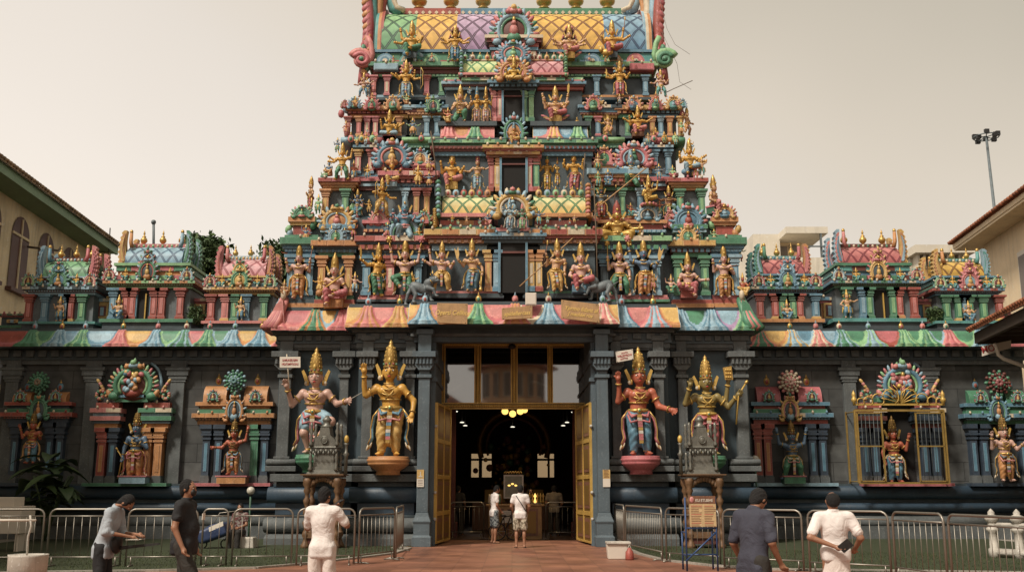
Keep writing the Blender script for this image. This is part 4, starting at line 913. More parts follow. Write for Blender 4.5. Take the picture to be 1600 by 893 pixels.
for s_ in (0, 1):
 pa, pb = ((724, 776), (829, 880))[s_]
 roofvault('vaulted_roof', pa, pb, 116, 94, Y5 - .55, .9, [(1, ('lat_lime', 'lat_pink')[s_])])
 block(pa - 3, pb + 3, 126, 115, Y5 - .6, [(1, .0, 'lgreen', 't', 'green'), (.5, .04, 'maroon'), (.7, .1, 'pink')]); finial_row(pa + 3, pb - 3, 95, 5, Y5 - .4, .26, 5 + s_)
 leafrib((721, 884)[s_], 118, 82, Y5 - .6, ('lblue', 'lgreen')[s_], 'green', 7)
for px, b_, t_, w_, Yq, rg, pt, ci, bd, fg in ((802, 128, 79, 58, Y5 - .85, 'orange', ['yellow', 'orange', 'lblue', 'pink'], 'blue', ('yellow', 'gold'), ('yellow', 'orange')), (802, 96, 57, 54, Y5 - .55, 'blue', ['lblue', 'blue', 'pink'], 'teal', ('green', 'orange'), ('lgreen', 'teal')), (803, 70, -4, 74, Y5 - .35, 'lblue', ['rose', 'pink', 'lblue', 'green'], 'maroon', ('pink', 'yellow'), ('pink', 'green'))):
 arch_at(px, b_, t_, w_, Yq, rg, pt, ci, bd, fg, 17)
block(764, 842, 74, 57, Y5 - .3, [(1, .0, 'maroon', 't', 'red'), (.8, .08, 'maroon'), (.7, .14, 'cream')]); block(770, 836, 98, 74, Y5 - .2, [(1, .0, 'blue'), (1, .05, 'red', 't', 'orange'), (.7, .1, 'blue')])
YR, YRD = Y5 + .12, 3.4
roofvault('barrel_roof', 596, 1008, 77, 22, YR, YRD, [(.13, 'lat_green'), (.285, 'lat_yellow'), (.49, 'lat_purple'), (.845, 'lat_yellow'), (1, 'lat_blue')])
Yr = YR + YRD * .36
mb = MB(); zr0, zr1 = PZ(25, Yr), PZ(15, Yr);
for a, b_, c in ((622, 720, 'red'), (720, 803, 'blue'), (803, 984, 'green')): mb.box(PX(a, 20, Yr) + .003, PX(b_, 20, Yr), Yr - .1, Yr + .9, zr0, zr1, c)
for i in range(34):
 px = 630 + i * 10.4; p = P(px, 20, Yr - .1); mb.prism([(p.x - .07, p.z), (p.x, p.z - .07), (p.x + .07, p.z), (p.x, p.z + .07)], Yr - .125, Yr - .1, 'cream')
mb.build('ridge', tower)
for px in (655, 705, 755, 850, 900, 949):
 p = P(px, 15, Yr + .35); kalasam('pot_finial', p.x, Yr + .35, p.z, .62, tower)
def horn(s_, cols):
 """curling gable horn at the roof end, running on above the picture"""
 f = lambda px: px if s_ < 0 else mx_(px)
 mb = MB(); Ya = YR + .35
 for k, (off, c, w_) in enumerate(((0, cols[0], .20), (9, cols[1], .14), (17, cols[2], .15), (24, cols[3], .11))):
  pts = [(573 + off, 92), (574 + off, 70), (576 + off, 40), (575 + off, 12), (571 + off * 1.4, -18), (566 + off * 1.6, -42), (566 + off * 2, -60)]
  mb.tube([P(f(a), b_, Ya + k * .12) for a, b_ in pts], w_, c, 8, r2=w_ * .8)
 for i in range(15):
  p = P(f(575 - i * .35), 88 - i * 9.5, Ya - .1); mb.blob(p, (.13, .1, .2), (cols[0], cols[4])[i % 2], rot=-s_ * .7, res=(6, 4))
 mb.tube([P(f(a), b_, Ya + .5) for a, b_ in ((628, 20), (615, 14), (611, 2), (609, -15), (612, -34))], .22, cols[1], 8, r2=.16)
 mb.tube([P(f(a), b_, Ya + .35) for a, b_ in ((632, 17), (620, 12), (616, 2), (615, -15))], .10, 'cream', 6)
 xa, xb = sorted((P(f(585), 60, YR).x, P(f(598), 60, YR).x))
 vault(mb, xa, xb, YR + .02, YR + YRD, PZ(79, YR), PZ(14, Yr), [(.34, cols[1]), (.67, cols[2]), (1, cols[3])])
 mb.uv = {}
 mb.build('gable_horn', tower)
 mb = MB(); Ys = YR - .25     # volute scroll at the foot
 for k, c in enumerate((cols[5], cols[6])):
  pts = []
  for i in range(26):
   a = R(200 + i * 22); r_ = (17 - i * .52) * (1 - .3 * k); pts.append(P(f(565 + r_ * math.cos(a)), 93 + r_ * .85 * math.sin(a), Ys - .08 * k))
  mb.tube(pts, .13 - .03 * k, c, 7, r2=.05)
 mb.blob(P(f(565), 93, Ys + .1), (.28, .2, .24), cols[5]); mb.blob(P(f(565), 92, Ys - .1), .09, 'green')
 mb.tube([P(f(a), b_, Ys) for a, b_ in ((578, 100), (582, 85), (579, 68), (574, 58))], .10, cols[5], 6)
 mb.tube([P(f(a), b_, Ys + .3) for a, b_ in ((570, 104), (566, 118), (563, 132))], .18, cols[0], 6, r2=.1); mb.blob(P(f(568), 76, Ys), (.1, .1, .16), 'green'); mb.blob(P(f(566), 70, Ys), (.05, .05, .1), 'rose')
 mb.build('corner_volute', tower)
horn(-1, ('rose', 'teal', 'orange', 'red', 'orange', 'pink', 'rose')); horn(1, ('red', 'lblue', 'cream', 'orange', 'rose', 'lgreen', 'green'))
def mini(mb, x, y, z, h, skin, cloth, seat=False, arm=0):
 mb.blob((x, y, z + .62 * h), (.12 * h, .09 * h, .17 * h), skin); mb.blob((x, y - .01, z + .84 * h), (.065 * h, .07 * h, .08 * h), skin, res=(6, 4)); mb.blob((x, y, z + .96 * h), (.05 * h, .05 * h, .11 * h), 'gold', res=(6, 4))
 mb.blob((x, y, z + .45 * h), (.15 * h, .11 * h, .1 * h), 'gold', res=(6, 4))
 for s_ in (-1, 1):
  if seat: mb.tube([(x + s_ * .06 * h, y, z + .4 * h), (x + s_ * .2 * h, y - .12 * h, z + .36 * h), (x + s_ * .1 * h, y - .1 * h, z + .04 * h)], .065 * h, cloth, 5, r2=.04 * h)
  else: mb.tube([(x + s_ * .06 * h, y, z + .42 * h), (x + s_ * .08 * h, y, z)], .07 * h, cloth, 5, r2=.045 * h)
  e = (x + s_ * .24 * h, y - .03, z + (.56 if (arm + s_) % 3 else .72) * h); hn = (x + s_ * (.18 if arm == 0 else .32) * h, y - .1 * h, z + (.42 if (arm + s_) % 2 else .86) * h)
  mb.tube([(x + s_ * .12 * h, y, z + .74 * h), e, hn], .035 * h, skin, 5)
r_ = random.Random(11)
spots = [(498, 336, 34, Yh), (553, 372, 26, Yh), (560, 338, 40, Y2 + .1), (577, 333, 22, Y2 + .1), (1048, 338, 40, Y2 + .1), (1030, 336, 26, Y2 + .1), (1064, 212, 26, Y4 - .1), (541, 212, 24, Y4 - .1), (645, 212, 30, Y4 - .1), (950, 212, 34, Y4 - .1), (700, 192, 30, Y3 - .3), (734, 149, 16, Y4 - .2), (640, 118, 22, Y5 - .3), (575, 150, 26, Y5 - .1), (1030, 150, 24, Y5 - .1),
   (500, 458, 30, Y1 + .1), (555, 458, 34, Y1), (445, 462, 30, Y1 + .2), (676, 452, 30, Y0 - .2), (925, 452, 28, Y0 - .2), (1048, 458, 36, Y1), (1160, 462, 44, Y1 + .4), (1155, 410, 30, Y1 + .5), (449, 410, 24, Y1 + .5), (670, 268, 26, Y2 - .2), (934, 268, 30, Y2 - .2), (762, 352, 26, Y0 - .3), (842, 352, 28, Y0 - .3), (590, 340, 22, Y2 - .1), (515, 276, 34, Y2 + .1), (1096, 276, 34, Y2 + .1), (1077, 236, 26, Y3), (528, 240, 26, Y3), (735, 98, 12, Y5 - .4),
   (606, 372, 26, Yh - .2), (655, 374, 26, Yh - .2), (1000, 374, 26, Yh - .2), (985, 338, 26, Y2 - .1), (716, 352, 10, Y0 - .2), (890, 352, 10, Y0 - .2), (1024, 214, 18, Y4 - .2), (575, 212, 14, Y4 - .2)]
mb = MB()
for px, py, Y, n in ((450, 372, Yh, 3), (1153, 372, Yh, 3), (555, 345, Y2, 4), (1050, 345, Y2, 4), (598, 272, Y3 - .1, 3), (1010, 272, Y3 - .1, 3), (536, 178, Y4, 3), (1068, 178, Y4, 3), (686, 270, Y3, 4), (918, 270, Y3, 4), (572, 120, Y5, 3), (1034, 120, Y5, 3), (488, 352, Yh, 3), (1114, 352, Yh, 3)):
 for i in range(n):
  p = P(px + r_.uniform(-5, 5), py - i * 7, Y); mb.blob(p, (.11, .12, .15), r_.choice(['rose', 'lgreen', 'orange', 'lblue', 'pink', 'yellow', 'green']), rot=r_.uniform(-.6, .6), res=(6, 4))
tag(mb.build('floral_crockets', tower), kind='stuff')
# ============================================================ painted statues
plain('eyewhite', (.75, .70, .62), .3); plain('ink', (.01, .009, .008), .4); plain('lip', (.40, .03, .03), .4)
ARM = dict(down=((.07, .0, -.16), (.07, -.05, -.30)), up=((.10, -.01, -.11), (.13, -.10, .10)), high=((.13, 0, .04), (.17, -.02, .26)), out=((.13, -.02, -.12), (.29, -.08, -.12)),
   hip=((.13, .02, -.15), (.02, -.04, -.22)), chest=((.07, -.05, -.16), (-.06, -.15, -.06)), wide=((.15, 0, -.03), (.31, -.04, .05)), lap=((.09, -.02, -.17), (.02, -.16, -.24)), bow=((.16, -.03, .0), (.04, -.1, .03)), fwd=((.08, -.06, -.13), (.15, -.18, -.04)))
def figure(label, px, pf, pt, Y, skin, cloth, pose='stand', aL='up', aR='down', aL2=None, aR2=None, c2='gold', items=(), halo=None, hres=None, face=True, bend=0.0, flip=1, trim='lblue', crown='gold', seat=None, group=None, name='statue', wide=1.0, barelegs=False, pedestal=None, cat='statue', flare=True, yaw=0.0):
 dz = {'stand': 0, 'sit': -.20, 'cross': -.34, 'stride': -.03, 'dance': -.03, 'crouch': -.2, 'kneel': -.2}[pose]
 tot = 1.25 + dz; base = P(px, pf, Y); s = (PZ(pt, Y) - base.z) / tot
 big = hres is not None
 h = 1 / (hres or (84 if abs(pf - pt) > 70 else 66))
 T = thing(name, label, cat, base, group or 'painted statues on the tower')
 ca, sa = math.cos(yaw), math.sin(yaw)
 def xf(V):
  V = np.array(V, float); z = V[:, 2].copy()
  V[:, 0] += bend * (np.exp(-((z - .47 - dz) / .16) ** 2) - .55 * np.exp(-((z - .72 - dz) / .10) ** 2))
  x, y = V[:, 0] * ca - V[:, 1] * sa, V[:, 0] * sa + V[:, 1] * ca
  V[:, 0] = x * flip * wide; V[:, 1] = y
  return V * s
 class JB(MB):
  def fin(q, nm, par):
   if not q.v: return
   q.v = [tuple(v) for v in (xf(np.array(q.v)) + np.array(wl(par)))]
   if flip < 0: q.f = [f[::-1] for f in q.f]
   return q.build(nm, par)
 B = SDF(); k = .03; sy = .115
 U = lambda x, y, z: (x, y, z + dz)
 B.ell(U(0, 0, .665), (.140, .085, .10), k=k); B.ell(U(0, -.005, .55), (.096, .075, .09), k=.05); B.cap(U(0, 0, .47), U(0, 0, .55), .10, .088, k=.04, fy=.75)
 for q in (-1, 1):
  B.ell(U(q * .062, -.055, .685), (.066, .042, .05), k=.02); B.ell(U(q * .150, 0, .715), (.056, .050, .050), k=.03)
 B.cap(U(0, .005, .74), U(0, 0, .82), .048, .045, k=.02)
 B.ell(U(0, -.012, .895), (.082, .085, .10), k=.015); B.ell(U(0, -.05, .845), (.045, .045, .04), k=.03)
 B.ell(U(0, -.098, .885), (.013, .02, .026), k=.012)
 for q in (-1, 1): B.ell(U(q * .084, 0, .885), (.016, .022, .038), k=.005)
 hands = []
 def arm(q, spec, back=0):
  e, hd = ARM[spec] if isinstance(spec, str) else spec
  S = np.array(U(q * .160, back, .715)); E = S + np.array((q * e[0], e[1], e[2])); Hn = S + np.array((q * hd[0], hd[1], hd[2]))
  B.cap(S, E, .045, .036, k=.02); B.cap(E, Hn, .037, .025, k=.012)
  d = unit(Hn - E); Hc = Hn + d * .03
  if big:
   B.ell(Hc, .034, k=.012); sd = unit(np.cross(d, (0, 1.0, 0))) if abs(d[1]) < .9 else np.array((1.0, 0, 0))
   for i in range(4):
    o = sd * (.03 - .02 * i); B.cap(Hc + o * .7 + d * .015, Hc + o * 1.05 + d * (.078 if i in (1, 2) else .066) + np.array((0, -.012, 0)), .0115, .008, k=.004)
   B.cap(Hc - sd * .018 * q, Hc + sd * (.05 if q > 0 else -.05) * -1 + d * .03, .012, .009, k=.006)
  else: B.ell(Hc, (.034, .03, .038), k=.01)
  hands.append((q, S, E, Hn, Hc, d))
 arm(-1, aL); arm(1, aR)
 if aL2: arm(-1, aL2, .04)
 if aR2: arm(1, aR2, .04)
 Gm = SDF(); rip = (.0034, 96, (.10, 0, 1)) if big else (.0045, 85, (.5, 0, .85))
 Gm.ell(U(0, .0, .47), (.142, .10, .075), k=.02, rip=rip)
 HipZ = .45 + dz
 legs = {'stand': [((-.075, 0, HipZ), (-.088, -.03, .25), (-.085, .0, .05), (-.35, -1)), ((.075, 0, HipZ), (.085, -.03, .25), (.085, .0, .05), (.3, -1))],
   'stride': [((-.075, 0, HipZ), (-.17, -.07, .25), (-.20, .0, .05), (-1, -.5)), ((.075, 0, HipZ), (.15, -.07, .25), (.17, .0, .05), (.9, -.5))],
   'sit': [((-.08, -.02, HipZ), (-.14, -.22, .27), (-.10, -.20, .05), (-.3, -1)), ((.08, -.02, HipZ), (.23, -.17, .26), (.02, -.24, .20), (-1, -.4))],
   'cross': [((-.08, -.02, HipZ), (-.25, -.14, .09), (-.02, -.22, .06), (1, -.3)), ((.08, -.02, HipZ), (.25, -.14, .09), (.04, -.2, .05), (-1, -.3))],
   'dance': [((-.075, 0, HipZ), (-.11, -.07, .24), (-.06, .0, .05), (-.3, -1)), ((.075, 0, HipZ), (.24, -.12, .36), (.10, -.15, .20), (-.5, -1))],
   'crouch': [((-.08, 0, HipZ), (-.27, -.12, .30), (-.2, -.05, .05), (-.6, -1)), ((.08, 0, HipZ), (.27, -.12, .30), (.2, -.05, .05), (.6, -1))],
   'kneel': [((-.075, 0, HipZ), (-.14, -.18, .25), (-.12, -.08, .05), (-.3, -1)), ((.075, 0, HipZ), (.16, -.1, .06), (.25, .02, .04), (.8, -.3))]}[pose]
 ank = []
 for i, (a, b, c, fd) in enumerate(legs):
  rip = (rip[0], rip[1], (.6 if i else -.6, .4, .8))
  if barelegs:
   B.cap(a, b, .075, .05, k=.02); B.cap(b, c, .05, .032, k=.015); B.ell(b, (.052, .055, .05), k=.02)
   Gm.cap(a, np.array(a) * .45 + np.array(b) * .55, .098, .088, k=.02, rip=rip)
  else:
   Gm.cap(a, b, .086, .066, k=.015, rip=rip); c2_ = np.array(b) * .16 + np.array(c) * .84; Gm.cap(b, c2_, .066, .052, k=.015, rip=rip)
   B.cap(np.array(b) * .3 + np.array(c) * .7, c, .042, .032, k=.01)
  f = unit((fd[0], fd[1], 0)); foot = np.array(c) + np.array((f[0] * .05, f[1] * .05, -.022)); ank.append(np.array(c))
  B.cap(np.array(c) + np.array((0, .01, -.02)), foot + f * .03, .030, .024, k=.015)
  if big:
   for j in range(4): B.cap(foot + f * .03 + np.cross(f, (0, 0, 1)) * (j - 1.5) * .014, foot + f * .062 + np.cross(f, (0, 0, 1)) * (j - 1.5) * .016, .010, .007, k=.004)
 if pose == 'stand' and not barelegs: Gm.ell((0, .03, .30), (.10, .05, .2), k=.04, rip=rip)
 body = B.mesh(h, 'body', [skin], T, xf=xf)
 gar = Gm.mesh(h, 'garment', [cloth], T, xf=xf)
 if flip < 0:
  for o in (body, gar): o.data.flip_normals()
 J = JB(); nr = 10 if big else 6; tr_ = .011 if big else .016
 def ring(z, rx, ry, r, mat, y0=0.0, sag=0.0):
  J.tube([(rx * math.cos(R(a)), y0 + ry * math.sin(R(a)), z + dz - sag * max(0, -math.sin(R(a)))) for a in range(0, 360, 24)], r, mat, 5, close=True)
 ring(.505, .125, .098, .022, c2); ring(.475, .142, .112, .015, trim if big else c2, sag=.03); J.blob(U(0, -.118, .50), (.035, .022, .035), c2)
 if big:
  J.blob(U(0, -.135, .50), (.015, .01, .015), 'green'); ring(.60, .125, .098, .009, c2, sag=.01)
  for q in (-1, 1):
   J.tube([U(q * .09, -.07, .735), U(q * .04, -.105, .66), U(-q * .05, -.098, .60)], .009, c2, 5)
   J.tube([U(q * (.03 + .03 * i / 6), -.11, .455 - .022 * (i % 2)) for i in range(7)], .008, c2, 5)
   J.tube([U(q * .13, -.07, .49), U(q * .10, -.13, .43), U(q * .03, -.125, .455)], .015, trim, 6); J.tube([U(q * .14, -.05, .46), U(q * .12, -.12, .37), U(q * .03, -.13, .39)], .013, 'pink' if trim != 'rose' else 'rose', 6)
 for zz_, rr in ((.77, .062), (.735, .095), (.70, .11)) if big else ((.755, .075), (.715, .10)):
  J.tube([(rr * math.cos(R(a)), -.035 - .07 * abs(math.sin(R(a))) ** 1, zz_ + dz - (.77 - zz_ + .02) * math.sin(R(a)) * .7) for a in range(0, 181, 20)], tr_ * .8, c2, 5)
 for q, S, E, Hn, Hc, d in hands:
  for a, b, t, rr in ((S, E, .5, .050), (E, Hn, .85, .034)):
   cpt = a + (b - a) * t; ax = unit(b - a); u = unit(np.cross(ax, (0, 1.0, .2))); v = np.cross(ax, u)
   J.tube([cpt + (u * math.cos(R(g_)) + v * math.sin(R(g_))) * rr for g_ in range(0, 360, 45)], tr_, c2, 4, close=True)
 for c in ank: J.tube([(c[0] + .042 * math.cos(R(a)), c[1] + .042 * math.sin(R(a)), c[2] + .01) for a in range(0, 360, 45)], tr_, c2, 4, close=True)
 for q in (-1, 1): J.blob(U(q * .098, -.01, .835), (.02, .02, .035), c2, res=(6, 4))
 J.fin('jewellery', T)
 Sh = JB()     # front pleat and side sashes
 if pose in ('stand', 'stride', 'dance'):
  n = 9; cs = [c2, 'cream', 'rose', trim, c2, 'white', trim, 'rose', c2]
  for i in range(n):
   z1 = .46 + dz - i * .036; w_ = .030 - .0006 * i; Sh.box(-w_, w_, -.135 + .002 * i, -.09, z1 - .034, z1, cs[i % len(cs)])
  for q in (-1, 1):
   pts = [U(q * .13, 0, .50), U(q * .20, .0, .42), U(q * .215, .01, .30), U(q * .20, -.01, .20), U(q * .235, -.02, .13)]
   Sh.tube(pts, .022, trim if big else c2, 6, r2=.026); Sh.tube([np.array(p) + (q * .012, -.022, 0) for p in pts], .010, c2, 5)
   for j in range(3): Sh.blob(U(q * (.215 + .018 * j), -.02, .12 - .012 * j), (.014, .02, .04), ('cream', c2, 'cream')[j], rot=-q * .4, res=(6, 4))
 Sh.fin('sash', T)
 Cn = JB()
 if crown:
  z0 = .955 + dz
  Cn.lathe((0, -.005, z0), [(0.086, -0.03), (0.09, -0.01), (0.0791, 0.025), (0.0834, 0.04), (0.0774, 0.075), (0.0808, 0.085), (0.0722, 0.12), (0.0748, 0.13), (0.0602, 0.165), (0.0619, 0.175), (0.043, 0.205), (0.0447, 0.212), (0.0224, 0.232), (0.0292, 0.247), (0.0189, 0.262), (0.0, 0.29)], crown, 14 if big else 8)
  Cn.blob((0, -.085, z0 + .05), (.025, .02, .04), 'gold' if crown != 'gold' else 'goldpaint', res=(6, 4))
  if big:
   for zz_ in (.06, .107, .15, .19):
    for a in range(-75, 76, 30): rr_ = .082 * (1 - (zz_ / .27) ** 2 * .75); Cn.blob((rr_ * math.sin(R(a)), -.005 - rr_ * math.cos(R(a)), z0 + zz_), (.008, .007, .012), 'goldpaint', res=(6, 4))
   for a in range(-60, 61, 30): Cn.blob((.088 * math.sin(R(a)), -.005 - .088 * math.cos(R(a)), z0 + .015), .013, 'red' if a % 60 else 'green', res=(6, 4))
 if flare:
  for q in (-1, 1):
   Cn.prism([(q * .10, .83 + dz), (q * .135, .84 + dz), (q * .185, .965 + dz), (q * .16, .985 + dz), (q * .11, .90 + dz)][::int(q) or 1], -.01, .02, 'goldpaint'); Cn.blob(U(q * .12, 0, .83), (.03, .02, .03), 'cream', res=(6, 4))
 if halo == 'fan':
  for i in range(9):
   a = R(-20 + i * 27.5); Cn.blob(U(.16 * math.cos(a), .05, .92 + .19 * math.sin(a)), (.045, .03, .085), ('pink', 'rose')[i % 2] if cloth != 'rose' else ('blue', 'orange')[i % 2], rot=PI / 2 - a, res=(6, 4))
  Cn.blob(U(0, .06, .93), (.15, .03, .17), 'cream')
 if halo == 'tri': Cn.prism([(-.25, .70 + dz), (.25, .70 + dz), (.15, .98 + dz), (0, 1.26 + dz), (-.15, .98 + dz)], .05, .10, 'slate'); [Cn.blob(U(q * (.25 - .2 * t), .04, .70 + .52 * t), (.035, .03, .06), ('maroon', 'rose', 'blue')[int(t * 6) % 3], rot=-q * .5, res=(6, 4)) for q in (-1, 1) for t in (0, .16, .33, .5, .66, .83)]
 if halo == 'disc': Cn.blob(U(0, .06, .93), (.19, .03, .2), 'orange'); [Cn.blob(U(.2 * math.cos(R(a)), .05, .93 + .21 * math.sin(R(a))), .03, 'cream', res=(6, 4)) for a in range(-30, 211, 24)]
 Cn.fin('crown', T)
 if face:
  E_ = JB(); zf = .90 + dz
  for q in (-1, 1):
   if big:
    E_.blob((q * .033, -.082, zf), (.021, .010, .011), 'eyewhite', res=(12, 8)); E_.blob((q * .033, -.090, zf), (.008, .005, .009), 'ink'); E_.tube([(q * .012, -.094, zf + .022), (q * .035, -.090, zf + .033), (q * .060, -.076, zf + .022)], .0042, 'ink', 5)
   else: E_.blob((q * .032, -.086, zf), (.018, .01, .009), 'ink', res=(6, 4)); E_.blob((q * .035, -.086, zf + .028), (.022, .008, .005), 'ink', res=(6, 4))
  E_.blob((0, -.095, zf - .062), (.022, .010, .009 if big else .013), 'lip', res=(8, 5))
  if big: E_.blob((0, -.098, zf + .045), (.005, .006, .013), 'lip', res=(6, 4)); [E_.tube([(q * .004, -.1, zf - .045), (q * .025, -.095, zf - .046), (q * .042, -.083, zf - .036)], .0045, 'ink', 5, r2=.002) for q in (-1, 1)]
  E_.fin('face_paint', T)
 for it in items:
  kind, hi = it[0], it[1]; q, S, E, Hn, Hc, d = hands[hi]; I = JB(); x, y, z = Hc; y -= .02
  if kind == 'spear': I.tube([(x - .03, y, z - .30), (x + .04, y, z + .22)], .011, 'brown', 5); I.blob((x + .045, y, z + .26), (.022, .012, .06), 'goldpaint', res=(6, 4)); nm = 'spear'
  elif kind == 'sword': I.tube([(x, y, z - .03), (x + q * .01, y, z + .05)], .014, 'gold', 5); I.prism([(x - .025, z + .05), (x + .025, z + .05), (x + .03 + q * .01, z + .22), (x + q * .02, z + .30), (x - .02, z + .22)], y - .008, y + .008, 'goldpaint'); nm = 'sword'
  elif kind == 'mace': I.tube([(x, y, z - .04), (x, y, z - .34)], .014, 'goldpaint', 6); I.lathe((x, y, z - .40), [(.0, .0), (.045, .02), (.05, .06), (.03, .10), (.018, .12)], 'gold', 8); nm = 'mace'
  elif kind == 'maceup': I.tube([(x, y, z), (x + q * .03, y, z + .14)], .013, 'goldpaint', 6); I.blob((x + q * .035, y, z + .20), (.06, .05, .065), it[2] if len(it) > 2 else 'gold'); [I.blob((x + q * .035 + .06 * math.cos(R(a)), y - .01, z + .20 + .065 * math.sin(R(a))), .022, it[2] if len(it) > 2 else 'gold', res=(6, 4)) for a in range(0, 360, 60)]; nm = 'mace'
  elif kind == 'bow': I.tube([(x + q * .02, y, z + .34), (x + q * .10, y, z + .2), (x + q * .08, y, z), (x + q * .10, y, z - .2), (x + q * .02, y, z - .34)], .012, 'goldpaint', 5); I.tube([(x + q * .02, y, z + .34), (x + q * .02, y, z - .34)], .004, 'cream', 4); nm = 'bow'
  elif kind == 'vina': I.tube([(-.30, -.20, .44 + dz), (.24, -.17, .80 + dz)], .018, 'goldpaint', 6); I.blob((-.28, -.20, .44 + dz), (.07, .05, .06), 'orange'); nm = 'lute'
  elif kind == 'flute': I.tube([(-.12, -.17, .62 + dz), (.30, -.15, .72 + dz)], .012, 'brown', 5); nm = 'flute'
  elif kind == 'drum': I.lathe((x, y - .03, z - .03), [(.05, 0), (.03, .035), (.05, .07)], 'yellow', 8); nm = 'drum'
  elif kind == 'lotus': [I.blob((x + .03 * math.cos(R(a)), y, z + .05 + .02 * math.sin(R(a))), (.02, .02, .035), 'pink', rot=PI / 2 - R(a), res=(6, 4)) for a in range(20, 171, 30)]; nm = 'lotus'
  elif kind == 'plume': I.prism([(x, z), (x + q * .04, z + .02), (x + q * .12, z + .26), (x + q * .05, z + .20), (x + q * .02, z + .30), (x - q * .02, z + .12)][::int(q) or 1], y - .012, y + .012, 'yellow'); nm = 'plume'
  elif kind == 'plaque': I.prism([(x - .055, z + .0), (x + .055, z + .0), (x + .04, z + .17), (x - .08, z + .15)], y - .03, y + .0, 'gold'); [I.blob((x - .04 + .03 * (j % 3), y - .035, z + .03 + .045 * (j // 3)), .015, 'goldpaint', res=(6, 4)) for j in range(9)]; nm = 'gilt_plaque'
  elif kind == 'knife': I.tube([(x, y, z), (x + .05, y - .02, z + .02)], .008, 'gold', 5); I.tube([(x + .05, y - .02, z + .02), (x + .26, y - .02, z + .13)], .005, 'whitestone', 4, r2=.002); nm = 'blade'
  elif kind == 'rod': I.tube([(x - .05, y, z - .36), (x, y, z), (x + q * .10, y, z + .13)], .012, 'goldpaint', 6); I.blob((x + q * .115, y, z + .15), (.022, .02, .035), 'gold', rot=.7 * q); nm = 'rod'
  else: I.tube([(x, y, z - .3), (x, y, z + .25)], .01, 'goldpaint', 5); nm = 'staff'
  I.fin(nm, T)
 if seat:
  Se = JB()
  if seat == 'wings': [Se.blob((q * (.18 + .05 * j), .02, .10 + .04 * j), (.11, .04, .035), ('pink', 'yellow', 'rose')[j], rot=-q * .4) for q in (-1, 1) for j in range(3)]; Se.box(-.16, .16, -.10, .12, 0, .18, c2)
  elif seat == 'bird': [Se.blob((.16 + .05 * j, .0, .14 - .02 * j), (.09, .05, .05), ('blue', 'teal', 'lblue')[j], rot=.5) for j in range(3)]; Se.blob((-.12, -.03, .12), (.14, .09, .09), 'blue'); Se.box(-.14, .14, -.06, .12, 0, .19, 'slate')
  elif seat == 'bull': Se.blob((-.14, -.02, .14), (.20, .09, .10), 'goldpaint'); Se.blob((-.33, -.06, .20), (.07, .06, .08), 'goldpaint'); [Se.tube([(-.25 + .09 * j, -.02, .1), (-.25 + .09 * j, -.03, 0)], .025, 'goldpaint', 5) for j in range(3)]; [Se.tube([(-.34, -.06, .26), (-.34 + q * .06, -.06, .32)], .012, 'cream', 5, r2=.004) for q in (-1, 1)]; Se.box(-.1, .14, -.06, .12, 0, .19, 'slate')
  elif seat == 'lotus': [Se.blob((.26 * math.cos(R(a)), .2 * math.sin(R(a)), .04), (.06, .06, .06), 'pink' if a % 60 else 'rose', res=(6, 4)) for a in range(0, 360, 30)]; Se.lathe((0, 0, 0), [(.2, 0), (.26, .04), (.2, .07)], c2, 10)
  else: Se.box(-.20, .20, -.10, .14, 0, .20 + (0 if pose == 'sit' else -.17), seat); Se.box(-.22, .22, -.12, .15, .16 if pose == 'sit' else .0, .20 if pose == 'sit' else .035, 'rose')
  Se.fin('throne', T)
 if pedestal:
  Pd = MB(); r_t = pedestal[1]; zb = base.z
  Pd.lathe((base.x, base.y, zb - .52), [(r_t * .60, 0), (r_t * .56, .10), (r_t * .62, .13), (r_t * .97, .28), (r_t, .33), (r_t * .97, .36), (r_t * 1.04, .39), (r_t * 1.04, .44), (r_t * .98, .46), (r_t, .50), (r_t * .97, .52)], pedestal[0], 28)
  Pd.box(base.x - .3, base.x + .3, base.y, base.y + .8, zb - .5, zb - .15, 'wallblue')
  Pd.build('pedestal', T)
 return T
def Fg(*a, **k):
 k['wide'] = k.get('wide', 1.0) * .88
 return figure(*a, **k)
